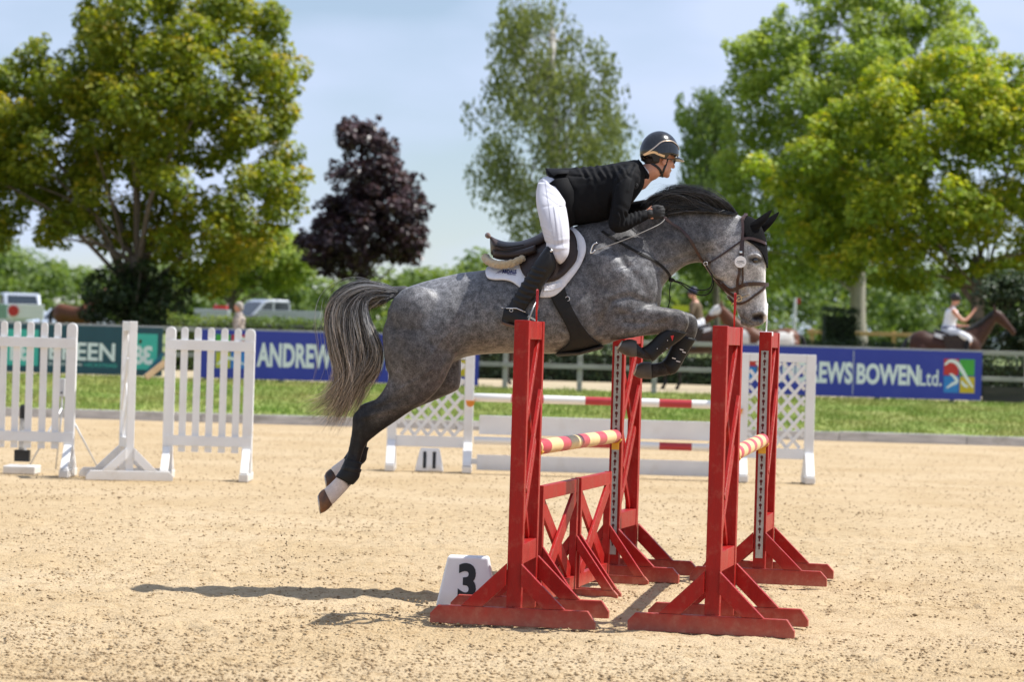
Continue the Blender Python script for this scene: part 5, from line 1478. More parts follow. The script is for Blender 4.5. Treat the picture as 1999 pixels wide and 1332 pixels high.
# shirt collar
mb = MB()
for rr2, tt in ((.064, 0),):
    c0_ = at(1259, 337, YH); ax_ = Vector((.75, .0, .66)).normalized(); e1 = Vector((0, 1, 0)); e2 = ax_.cross(e1)
    k = 28; vs = []
    for i in range(k):
        a = 2 * PI * i / k; d = e1 * math.cos(a) + e2 * math.sin(a)
        for r_, h_ in ((.066, -.02), (.069, .018), (.066, .018), (.063, -.02)):
            vs.append(c0_ + d * r_ + ax_ * h_)
    fs = [(i * 4 + j, i * 4 + (j + 1) % 4, ((i + 1) % k) * 4 + (j + 1) % 4, ((i + 1) % k) * 4 + j) for i in range(k) for j in range(4)]
    mb.add(vs, fs)
mb.build('shirt_collar', M['breeches'], rider, smooth=True)
mb = MB(); loft(mb, [(1262, 340, 1256, 352, .02, 0), (1259, 352, 1250, 362, .035, 0), (1252, 366, 1244, 374, .035, 0), (1243, 378, 1238, 384, .02, 0)], YH, n=12); mb.build('shirt_front', M['breeches'], rider, smooth=True)
mb = MB()
c0_ = at(1253, 335, YH); ax_ = Vector((.80, .0, .55)).normalized(); e1 = Vector((0, 1, 0)); e2 = ax_.cross(e1); k = 28; vs = []
for i in range(k):
    a = 2 * PI * i / k; d = e1 * math.cos(a) + e2 * math.sin(a)
    for r_, h_ in ((.082, -.028), (.078, .024), (.072, .024), (.074, -.028)):
        vs.append(c0_ + d * r_ + ax_ * h_)
mb.add(vs, [(i * 4 + j, i * 4 + (j + 1) % 4, ((i + 1) % k) * 4 + (j + 1) % 4, ((i + 1) % k) * 4 + j) for i in range(k) for j in range(4)])
mb.build('jacket_collar', M['jacket'], rider, smooth=True)
mb = MB(); cq = JBVH.ray_cast(CAM, ray(1240, 363).normalized())[0]
if cq is not None:
    M['greybadge'] = pm('dark_grey_badge', (0.06, 0.06, 0.065), rough=0.5)
    torus(mb, cq + Vector((0, -.003, 0)), .018, .0016, 20, (1, -.35, 0), (0, 0, 1), 5); torus(mb, cq + Vector((0, -.003, 0)), .009, .0014, 14, (1, -.35, 0), (0, 0, 1), 5)
    mb.build('sleeve_badge', M['greybadge'], rider, smooth=True)

# helmet
M['helmet'] = pm('glossy_black_helmet', (0.010, 0.011, 0.013), (0.013, 0.013, 0.014), rough=0.2, spec=0.5, coat=0.35)
M['helmet_matt'] = pm('matt_black_harness', (0.012, 0.012, 0.012), rough=0.55)
M['gold'] = pm('champagne_trim', (0.72, 0.55, 0.40), (0.62, 0.47, 0.34), rough=0.28, metal=0.9)
HK = at(1287, 299, YH)
def hk(f, s, u): return HK + HR @ Vector((f, s, u))
hl = MB(); vs = []; nr_, na = 20, 40
for i in range(nr_ + 1):
    th = PI / 2 * i / nr_ * 1.20
    for j in range(na):
        ph = 2 * PI * j / na
        x = .132 * math.sin(th) * math.cos(ph); y = .106 * math.sin(th) * math.sin(ph); z = .142 * math.cos(th)
        if th > PI / 2:
            z = -.142 * (th - PI / 2) * (1.0 if math.cos(ph) < 0.1 else 0.25)
            x = .132 * math.cos(ph) * (1 - .25 * (th - PI / 2)); y = .106 * math.sin(ph) * (1 - .25 * (th - PI / 2))
        vs.append(hk(x, y, z))
hl.add(vs, [(i * na + j, (i + 1) * na + j, (i + 1) * na + (j + 1) % na, i * na + (j + 1) % na) for i in range(nr_) for j in range(na)])
hme = hl.mesh('helmet')
helmet = link('helmet', hme, M['helmet'], rider, smooth=True)
so = helmet.modifiers.new('s', 'SOLIDIFY'); so.thickness = .010; so.offset = -1
KB = BVHTree.FromPolygons([v.co[:] for v in hme.vertices], [tuple(p.vertices) for p in hme.polygons])
# peak
mb = MB(); k = 16; vs = []
for i in range(k + 1):
    a = -1.15 + 2.3 * i / k
    inn_ = (.120 * math.cos(a * .92), .100 * math.sin(a * .98)); out_ = (.120 * math.cos(a * .92) + .062 * math.cos(a * 1.15) ** 1, .104 * math.sin(a * .98))
    for (q, dz) in ((inn_, .006), (out_, -.012), (out_, -.016), (inn_, -.002)):
        vs.append(hk(q[0], q[1], -.012 + dz))
mb.add(vs, [(i * 4 + j, i * 4 + (j + 1) % 4, (i + 1) * 4 + (j + 1) % 4, (i + 1) * 4 + j) for i in range(k) for j in range(4)] + [(3, 2, 1, 0), tuple(k * 4 + j for j in range(4))])
mb.build('peak', M['helmet'], helmet, smooth=True)
def onhelm(name, poly, w, mat, off=.003, t=.004):
    R = resample(poly, 2.0); P = []
    for x, y in R:
        loc, n, _, _ = KB.ray_cast(CAM, ray(x, y).normalized())
        if loc is None: loc, n, _, _ = KB.find_nearest(at(x, y, YH - .05))
        if n.y > 0 and abs(n.y) > .05: n = -n
        P.append((loc + n * off, n))
    mb = MB(); ribbon(mb, [p for p, _ in P], [n for _, n in P], w, t)
    return mb.build(name, mat, helmet)
onhelm('trim', [(1257, 302), (1267, 296), (1279, 287), (1290, 278), (1301, 275), (1313, 276.5), (1322, 284), (1325, 292)], .008, M['gold'])
onhelm('trim', [(1258, 302), (1268, 298.5), (1277, 297), (1286, 301), (1297, 305)], .014, M['gold'])
onhelm('lower_band', [(1250, 312), (1262, 309), (1275, 308), (1287, 309)], .045, M['helmet_matt'], off=.002)
onhelm('side_panel', [(1284, 292), (1297, 291), (1311, 291), (1322, 294)], .050, M['helmet'], off=.002)
BB_ = BVHTree.FromPolygons([v.co[:] for v in body_me.vertices], [tuple(p.vertices) for p in body_me.polygons])
def onbody(name, poly, w, mat, off=.003, parent=None):
    R = resample(poly, 2.0); P = []
    for x, y in R:
        loc, n, _, _ = BB_.ray_cast(CAM, ray(x, y).normalized())
        if loc is None: loc, n, _, _ = BB_.find_nearest(at(x, y, YH - .06))
        P.append((loc + n * off, n))
    mb = MB(); ribbon(mb, [p for p, _ in P], [n for _, n in P], w, .004)
    return mb.build(name, mat, parent or helmet)
onbody('harness_strap', [(1264, 312), (1274, 320), (1284, 327), (1290, 335), (1292, 343)], .016, M['helmet_matt'])
onbody('harness_strap', [(1303, 309), (1300, 320), (1296, 330), (1292, 342)], .013, M['helmet_matt'])
onbody('harness_strap', [(1288, 343), (1295, 345)], .014, M['helmet_matt'])
# dark glasses
mb = MB()
for s in (-1, 1):
    mb.prism([(.024 * math.cos(a), .016 * math.sin(a)) for a in np.linspace(0, 2 * PI, 15)[:-1]], hd(.097, s * .033, -.026), HR @ Vector((-.25 * 1, s * .97, 0)), HR @ Vector((0, 0, 1)), HR @ Vector((.97, s * .25, 0)), .003)
    mb.tube([hd(.090, s * .056, -.020), hd(.05, s * .074, -.022), hd(.0, s * .082, -.025)], .003, n=6)
mb.build('sunglasses', M['helmet'], rider)
hair = MB(); ball(hair, hd(-.045, 0, -.045), (.052, .066, .035), HR, 14); 
M['hair'] = pm('short_dark_hair', (0.035, 0.022, 0.015), (0.02, 0.013, 0.01), scale=80, rough=0.7, bump=0.6, bscale=200)
hair.build('hair', M['hair'], rider, smooth=True)

# stirrups (hang from the saddle)
for sgn in (-1, 1):
    e = empty('stirrup', at(1034, 600, YH + sgn * .355), label='grey steel stirrup iron under the rider\'s near boot' if sgn < 0 else 'steel stirrup iron on the far side of the horse', cat='stirrup')
    mb = MB()
    A_ = [(1047, 588, .355), (1040, 603, .412), (1031, 628, .418), (1026, 644, .408), (1026, 647, .355), (1027, 644, .302), (1032, 628, .292), (1041, 603, .298), (1047, 588, .355)]
    C_ = catmull(A_, 4); mb.tube([at(x, y, YH + sgn * o) for x, y, o in C_], .006, n=8, cap=False)
    keep(mb.build('iron', M['steel'], None, smooth=True), e)
    mb = MB(); mb.bar(at(1026, 646, YH + sgn * .30), at(1026, 646, YH + sgn * .41), .03, .008, (1, 0, 0)); keep(mb.build('tread', M['steel'], None), e)
    mb = MB(); mb.bar(at(1047, 588, YH + sgn * .355), at(1072, 500, YH + sgn * .315), .026, .006, (1, 0, 0)); keep(mb.build('leather', M['leather'], None), e)
# whip in the rider's hand
wp = empty('whip', at(1292, 434, YH - .15), label='thin pale whip held along the horse\'s shoulder', cat='whip')
mb = MB(); C_ = catmull([(1300, 424, -.135), (1290, 436, -.17), (1262, 450, -.235), (1225, 466, -.285), (1190, 479, -.315), (1160, 489, -.325)], 6)
mb.tube([at(x, y, YH + o) for x, y, o in C_], [.0034] * 6 + [.0027] * (len(C_) - 6), n=8); 
M['whip'] = pm('pale_whip', (0.30, 0.28, 0.25), (0.20, 0.19, 0.18), scale=40, rough=0.35)
keep(mb.build('shaft', M['whip'], None, smooth=True), wp)
mb = MB(); C_ = catmull([(1165, 474, -.325), (1158, 478, -.327), (1154, 488, -.327), (1153, 494, -.327), (1157, 493, -.326), (1162, 489, -.325)], 5)
mb.tube([at(x, y, YH + o) for x, y, o in C_], .0045, n=8); keep(mb.build('end_loop', M['chrome'], None, smooth=True), wp)
# ------------------------------------------------------------------ white picket wings and the timing gear at the left
def rounded_slat(w, h, z0):
    r = w / 2
    poly = [(-r, z0), (r, z0), (r, h - r)] + [(r * math.cos(a), h - r + r * math.sin(a)) for a in np.linspace(0, PI, 9)[1:-1]] + [(-r, h - r)]
    return poly
YP = 31.0
def zof(px, py, Y): return at(px, py, Y).z
def picket_wing(xs, posts, Y, ytop, yr1, yr2, ybot, label, x_rail):
    base = Vector((at((x_rail[0] + x_rail[1]) / 2, 750, Y).x, Y, 0))
    w = empty('picket_wing', base, label=label, cat='jump wing', group='white picket wings')
    X = lambda px: at(px, 750, Y).x - base.x
    zc = lambda px, py: zof(px, py, Y)
    for px in xs:
        zt = zc(px, ytop(px)); zb = zc(px, ybot(px))
        MB().prism(rounded_slat(.078, zt, zb), (X(px), .0, 0), (1, 0, 0), (0, 0, 1), (0, 1, 0), .022).build('picket', M['white'], w, bevel=.003)
    for px in posts:
        zt = zc(px, ytop(px))
        MB().prism(rounded_slat(.112, zt, .03), (X(px), .004, 0), (1, 0, 0), (0, 0, 1), (0, 1, 0), .075).build('post', M['white'], w, bevel=.004)
        MB().box((X(px), .004, .045), (.10, .66, .085)).build('foot', M['white'], w, bevel=.006)
        for s in (-1, 1):
            MB().bar((X(px), s * .06, .34), (X(px), s * .29, .085), .05, .085, (0, s, 1)).build('brace', M['white'], w, bevel=.004)
    xm = (x_rail[0] + x_rail[1]) / 2
    for yr in (yr1, yr2):
        z1 = zc(xm, yr(xm) - 10); z0 = zc(xm, yr(xm) + 10)
        MB().box(((X(x_rail[0]) + X(x_rail[1])) / 2, -.026, (z0 + z1) / 2), (X(x_rail[1]) - X(x_rail[0]), .028, z1 - z0)).build('rail', M['white'], w, bevel=.003)
    return w
sl = .0297
picket_wing([-46, -20, 5, 31, 57, 84, 110], [138, -75], 30.8, lambda x: 629 + (x - 84) * sl, lambda x: 669 + (x - 84) * sl, lambda x: 853 + (x - 84) * sl, lambda x: 876 + (x - 84) * sl,
            'white picket wing cut by the left edge of the picture', (-84, 147))
picket_wing([358, 384, 410, 436, 462], [331, 486], 31.0, lambda x: 640 + (x - 410) * sl, lambda x: 675 + (x - 410) * sl, lambda x: 862 + (x - 410) * sl, lambda x: 884 + (x - 410) * sl,
            'white picket wing right of the narrow white wing, blue board behind it', (322, 495))
# narrow white wing seen end on: same pattern as the red ones
def repaint(root, mat):
    for c in root.children_recursive:
        if c.type == 'MESH' and c.data.materials and c.data.materials[0] is M['red']:
            c.data = c.data.copy(); c.data.materials.clear(); c.data.materials.append(mat)
wing5 = copy_tree(wing1)
for c in list(wing5.children_recursive):
    if c.name.startswith('cup_track') or c.name.startswith('keyhole'):
        bpy.data.objects.remove(c)
repaint(wing5, M['white'])
if 'group' in wing5: del wing5['group']
place_wing(wing5, gnd(252, 939), -15, False)
tag(wing5, 'narrow white wing seen end on between the two picket wings', 'jump wing')
wing5.scale = (1, 1, 1.0)
# black and white post
M['marble'] = pm('black_and_white_paint', (0.75, 0.75, 0.74), (0.02, 0.02, 0.02), scale=11, rough=0.5, detail=7)
e = empty('marker_post', at(43, 912, 31.2) * 1.0, label='short black and white mottled post behind the left pickets', cat='post')
e.location.z = 0
def cyl(mb, z0, z1, r): return mb.tube([(0, 0, z0), (0, 0, z1)], r, n=20)
cyl(MB(), .26, .62, .046).build('mottled_sleeve', M['marble'], e, smooth=False)
cyl(MB(), .62, .74, .046).tube([(0, 0, .74), (0, 0, .775)], [.044, .03], n=20).build('black_cap', M['black'], e)
cyl(MB(), .14, .255, .047).build('black_band', M['black'], e)
MB().box((0, 0, .20), (.17, .10, .13)).build('sleeve_box', M['black'], e, bevel=.004)
MB().box((0, 0, .045), (.36, .40, .09)).build('base', M['white'], e, bevel=.01)
# timing sensor on its tripod
tb = at(118, 925, 32.0); tb.z = 0
e = empty('timing_tripod', tb, label='slim white timing sensor on a tripod behind the left pickets', cat='tripod')
q = lambda px, py, dy=0: at(px, py, 32.0 + dy) - tb
M['grey_metal'] = pm('pale_grey_metal', (0.62, 0.63, 0.64), (0.52, 0.53, 0.54), rough=0.4, metal=0.2)
MB().box(q(121, 757), (.07, .06, .21)).build('sensor', M['grey_metal'], e, bevel=.006)
MB().box(q(121, 767) + Vector((0, -.034, 0)), (.02, .006, .02)).build('lens', M['black'], e)
MB().tube([q(121, 775), q(120, 815)], .014).build('neck', M['grey_metal'], e)
for (a, b, dy) in (((122, 795), (58, 928), -.2), ((121, 800), (99, 922), .35), ((126, 790), (192, 920), .1)):
    pa_ = q(*a); pb2 = q(b[0], b[1], 0); pb2 = Vector((pb2.x, dy, .005))
    MB().tube([pa_, pb2], [.013, .009]).build('leg', M['grey_metal'], e, smooth=True)

# ------------------------------------------------------------------ white lattice jump, number 11
def lattice_wing(x0, x1, ytop, ylow, Y, label, yl_base):
    """outer edges x0..x1 in pixels at distance Y"""
    bx0, bx1 = at(x0, 800, Y).x, at(x1, 800, Y).x
    W = bx1 - bx0; xm = (x0 + x1) / 2
    ztop = zof(xm, ytop, Y); zl1 = zof(xm, ylow[0], Y); zl0 = zof(xm, ylow[1], Y)
    w = empty('lattice_wing', ((bx0 + bx1) / 2, Y, 0), label=label, cat='jump wing', group='white lattice wings of jump 11')
    pw = .115
    for s in (-1, 1):
        xp = s * (W / 2 - pw / 2)
        MB().box((xp, 0, (ztop + .06) / 2), (pw, .07, ztop - .06)).build('post', M['white'], w, bevel=.005)
        MB().box((xp, 0, .045), (.115, .62, .08)).build('foot', M['white'], w, bevel=.006)
        for t in (-1, 1):
            MB().bar((xp, t * .05, .36), (xp, t * .27, .08), .06, .105, (0, t, 1)).build('brace', M['white'], w, bevel=.004)
    MB().box((0, 0, ztop - .05), (W - 2 * pw - .004, .062, .10)).build('top_rail', M['white'], w, bevel=.004)
    MB().box((0, 0, (zl0 + zl1) / 2), (W - 2 * pw - .004, .062, zl1 - zl0)).build('bottom_rail', M['white'], w, bevel=.004)
    X0, X1, Z0, Z1 = -W / 2 + pw + .012, W / 2 - pw - .012, zl1 + .012, ztop - .112
    H = Z1 - Z0; k = 1.18; step = .165
    for sg, yy in ((1, -.010), (-1, .012)):
        c = -3.0
        while c < 4:
            # line z = Z0 + sg*k*(x - c) clipped to the opening
            pts = []
            for x in (X0, X1):
                z = Z0 + sg * k * (x - c)
                if Z0 <= z <= Z1: pts.append((x, z))
            for z in (Z0, Z1):
                x = c + (z - Z0) / (sg * k)
                if X0 < x < X1: pts.append((x, z))
            if len(pts) >= 2:
                a, b = pts[0], pts[-1]
                if math.hypot(a[0] - b[0], a[1] - b[1]) > .09:
                    MB().bar((a[0], yy, a[1]), (b[0], yy, b[1]), .042, .016).build('lattice_slat', M['white'], w)
            c += step
    return w
lw = lattice_wing(757, 924, 684, (852, 873), 34.6, 'white lattice wing behind the horse\'s hind legs, number 11 block beside it', 0)
rw = lattice_wing(1442, 1590, 691, (876, 896), 34.4, 'white lattice wing at the right, seen past the rightmost red wing', 0)
def hpole(x0, y0, x1, y1, r, mat, label, Y=34.4):
    return pole('pole', at(x0, y0, Y), at(x1, y1, Y), r, mat, label=label, cat='pole', group='poles of the white jump')
hpole(925, 776, 1438, 792, .052, M['pole_rw'], 'upper red and white pole of the white jump')
hpole(925, 860, 1438, 876, .048, M['pole_rw'], 'lower red and white pole between the two white planks')
def plank(x0, x1, ya, yb, label):
    Y = 34.45; a = at(x0, ya, Y); b = at(x1, ya + (x1 - x0) * sl, Y); c = at(x0, yb, Y)
    e = empty('plank', ((a.x + b.x) / 2, Y, c.z), label=label, cat='plank', group='white planks of the white jump')
    MB().box((0, 0, (a.z - c.z) / 2), (b.x - a.x, .035, a.z - c.z)).build('board', M['white'], e, bevel=.006)
    for s in (-1, 1):
        MB().box((s * ((b.x - a.x) / 2 + .035), 0, (a.z - c.z) * .55), (.069, .02, .07)).build('end_tab', M['white'], e, bevel=.004)
plank(936, 1428, 811, 848, 'upper white plank under the striped pole')
plank(931, 1428, 888, 918, 'lowest white plank just above the sand')
for (x, y, lab) in ((918, 787, 'orange cup at the left end of the upper striped pole'), (1441, 803, 'orange cup at the right end of the upper striped pole')):
    MB().prism([(.05 * math.cos(a), .05 * math.sin(a)) for a in np.linspace(PI, 2 * PI, 9)] + [(.06, .03), (-.06, .03)], at(x, y, 34.36), (1, 0, 0), (0, 0, 1), (0, 1, 0), .06).build('pole_cup', M['orange'], None, bevel=.003, label=lab, cat='pole cup', group='orange cups of the white jump')

# ------------------------------------------------------------------ arena fence and advertising boards
YF = 60.0
M['fencewood'] = pm('silvered_fence_wood', (0.42, 0.40, 0.37), (0.28, 0.27, 0.25), scale=6, rough=0.9, stretch=(.4, 3, 3), bump=.3, bscale=20)
M['kick'] = pm('dark_kickboard', (0.07, 0.062, 0.052), (0.045, 0.042, 0.036), scale=3, rough=0.9, stretch=(.4, 3, 3), bump=.3, bscale=15)
fe = empty('arena_fence', (0, YF, FZ), label='weathered post and rail fence carrying the advertising boards', cat='fence')
X_ = lambda px: at(px, 700, YF).x
xp = X_(-180)
while xp < X_(2200):
    MB().box((xp, .12, .50), (.11, .11, 1.12)).build('post', M['fencewood'], fe, bevel=.008); xp += 1.62
for (za, zb) in ((1.03, 1.13), (.47, .57)):
    x = X_(-190)
    while x < X_(2190):
        MB().box((x + 1.62, .045, (za + zb) / 2 + random.uniform(-.006, .006)), (3.23, .035, zb - za)).build('rail', M['fencewood'], fe, bevel=.005); x += 3.24
x = X_(1440)
for zz in (.10, .27):
    x = X_(1920)
    while x < X_(2190):
        MB().box((x + 1.0, .05, zz), (1.99, .03, .16)).build('kickboard', M['kick'], fe, bevel=.004); x += 2.0
ZS0, ZS1 = .72, 1.77
M['blue_board'] = pm('royal_blue_board', (0.030, 0.048, 0.40), (0.026, 0.042, 0.36), scale=2, rough=0.4, dirt=(.10, .11, .3), dscale=2, damt=.12)
M['teal_dark'] = pm('dark_petrol_board', (0.012, 0.075, 0.11), (0.010, 0.065, 0.095), rough=0.4)
M['teal'] = pm('turquoise_print', (0.06, 0.52, 0.44), (0.055, 0.48, 0.41), rough=0.45)
M['whiteprint'] = pm('white_print', (0.86, 0.88, 0.90), (0.83, 0.86, 0.88), rough=0.45)
M['p_red'] = pm('red_print', (0.62, 0.035, 0.03), rough=.45); M['p_green'] = pm('green_print', (0.07, 0.40, 0.05), rough=.45)
M['p_blue'] = pm('light_blue_print', (0.03, 0.24, 0.68), rough=.45); M['p_yellow'] = pm('yellow_print', (0.70, 0.50, 0.02), rough=.45)
M['p_lime'] = pm('lime_print', (0.60, 0.58, 0.03), rough=.45); M['p_gold'] = pm('dull_gold_print', (0.38, 0.24, 0.14), rough=.5)
M['p_stripe'] = pm('petrol_blue_print', (0.02, 0.17, 0.26), rough=.5)
def zy(px, py): return at(px, py, YF - .045)
def board(x0, x1, mat, label):
    a, b = at(x0, 700, YF).x, at(x1, 700, YF).x
    e = empty('advertising_board', ((a + b) / 2, YF - .02, ZS0), label=label, cat='sign', group='advertising boards on the arena fence')
    MB().box((0, 0, (ZS1 - ZS0) / 2), (b - a, .03, ZS1 - ZS0)).build('panel', mat, e, bevel=.003)
    MB().box((0, .002, (ZS1 - ZS0) + .008), (b - a, .036, .012)).build('edge_strip', M['grey_metal'], e)
    return e
def put_text(e, s, x0, x1, ya, yb, mat, off=.012, name='lettering', flip=False):
    """text fitted to a pixel box on the fence plane"""
    me = text_mesh(s, .4, off)
    c = np.array([v.co[:] for v in me.vertices]); mn, mx = c.min(0), c.max(0)
    xm = (x0 + x1) / 2
    A, B = zy(x0, ya), zy(x1, yb); zt = zy(xm, ya).z; zb = zy(xm, yb).z
    for v in me.vertices:
        u = (v.co.x - mn[0]) / (mx[0] - mn[0]); t = (v.co.y - mn[1]) / (mx[1] - mn[1])
        if flip: u = 1 - u
        v.co = Vector((A.x + (B.x - A.x) * u, YF - .0385, zb + (zt - zb) * t)) - e.location
    me.materials.clear()
    return link(name, me, mat, e)
def patch(e, x0, x1, ya, yb, mat, name, d=.0365):
    xm = (x0 + x1) / 2; zt, zb = zy(xm, ya).z, zy(xm, yb).z; a, b = zy(x0, ya).x, zy(x1, ya).x
    return MB().box(Vector(((a + b) / 2, YF - d + .0005, (zt + zb) / 2)) - e.location, (b - a, .002, zt - zb)).build(name, mat, e)
def stroke_on(e, poly, w, mat, name='emblem_stroke', d=.0395):
    P = [Vector((zy(x, y).x, YF - d, zy(x, y).z)) - e.location for x, y in catmull(poly, 6)]
    mb = MB(); ribbon(mb, P, [Vector((0, -1, 0))] * len(P), [w * (.35 + .65 * math.sin(PI * (i + 1) / (len(P) + 1))) for i in range(len(P))], .0015)
    return mb.build(name, mat, e)
def emblem(e, x0, y0, cols, s=29, g=2):
    for k, c in enumerate(cols):
        i, j = k % 2, k // 2
        patch(e, x0 + i * (s + g), x0 + i * (s + g) + s, y0 + j * (s + 3 + g) + i * .9, y0 + j * (s + 3 + g) + s + 3 + i * .9, M[c], 'emblem_square')
# petrol board
e1_ = board(-60, 317, M['teal_dark'], 'dark petrol board lettered BREEN behind the white pickets')
patch(e1_, 10, 76, 643, 714, M['teal'], 'emblem_square'); patch(e1_, 256, 308, 652, 722, M['teal'], 'emblem_square')
put_text(e1_, 'BREEN', 96, 224, 669, 704, M['whiteprint'], .010)
put_text(e1_, 'EQUESTRIAN', 95, 159, 708, 715.5, M['whiteprint'], .004)
put_text(e1_, 'HICKSTEAD', 165, 228, 710, 717, M['teal'], .002)
for x0, y0 in ((262, 675), (20, 667)):
    put_text(e1_, 'B', x0, x0 + 17, y0, y0 + 37, M['whiteprint'], .016, 'emblem_letter'); put_text(e1_, '3', x0 + 17, x0 + 35, y0 + .5, y0 + 37.5, M['whiteprint'], .016, 'emblem_letter', flip=True)
    stroke_on(e1_, [(x0 + 9, y0 - 8), (x0 + 13, y0 - 8), (x0 + 15, y0 - 8)], .06, M['p_gold']); stroke_on(e1_, [(x0 + 12, y0 - 12), (x0 + 12, y0 - 8), (x0 + 12, y0 - 4)], .06, M['p_gold'])
stroke_on(e1_, [(318, 690), (305, 710), (282, 732)], .12, M['p_stripe'], 'corner_stripe')
# left blue board
e2_ = board(390, 935, M['blue_board'], 'blue ANDREWS BOWEN board half hidden by the horse\'s tail')
emblem(e2_, 421, 653, ('p_green', 'p_red', 'p_lime', 'p_blue'))
stroke_on(e2_, [(424, 712), (440, 700), (458, 702), (476, 712)], .07, M['whiteprint']); stroke_on(e2_, [(455, 668), (470, 662), (482, 664)], .08, M['whiteprint'])
put_text(e2_, 'ANDREWS', 502, 662, 671, 719, M['whiteprint'], .015)
put_text(e2_, 'BOWEN', 672, 796, 675, 723, M['whiteprint'], .015)
put_text(e2_, 'Ltd.', 801, 846, 690, 725, M['whiteprint'], .006)
emblem(e2_, 860, 668, ('p_red', 'p_green', 'p_blue', 'p_yellow'))
# right blue board
e3_ = board(1440, 1917, M['blue_board'], 'blue ANDREWS BOWEN Ltd. board at the right under the bay horse')
emblem(e3_, 1455, 690, ('p_red', 'p_green', 'p_blue', 'p_yellow'), s=22)
put_text(e3_, 'ANDREWS', 1503, 1664, 705, 748, M['whiteprint'], .015)
put_text(e3_, 'BOWEN', 1673, 1794, 711, 752, M['whiteprint'], .015)
put_text(e3_, 'Ltd.', 1796, 1838, 722, 754, M['whiteprint'], .004)
emblem(e3_, 1843, 701, ('p_red', 'p_green', 'p_blue', 'p_yellow'))
stroke_on(e3_, [(1844, 713), (1855, 705), (1868, 709), (1878, 723), (1888, 740), (1899, 757)], .085, M['whiteprint']); stroke_on(e3_, [(1848, 758), (1858, 751), (1868, 745), (1862, 735), (1854, 730)], .07, M['whiteprint'])
stroke_on(e3_, [(1877, 744), (1882, 752), (1890, 756)], .06, M['whiteprint'])
patch(e3_, 1666.2, 1667.6, 685, 771, M['grey_metal'], 'joint_strip')
# leaning plank beside the petrol board
M['rawplank'] = pm('raw_plank', (0.45, 0.29, 0.17), (0.36, 0.23, 0.13), scale=6, rough=.8)
mb = MB(); mb.bar(at(284, 738, YF - .5), at(322, 708, YF - .06), .14, .03, (0, 0, 1)); mb.build('loose_plank', M['rawplank'], None, bevel=.004, label='raw brown plank leaning against the end of the petrol board', cat='plank')

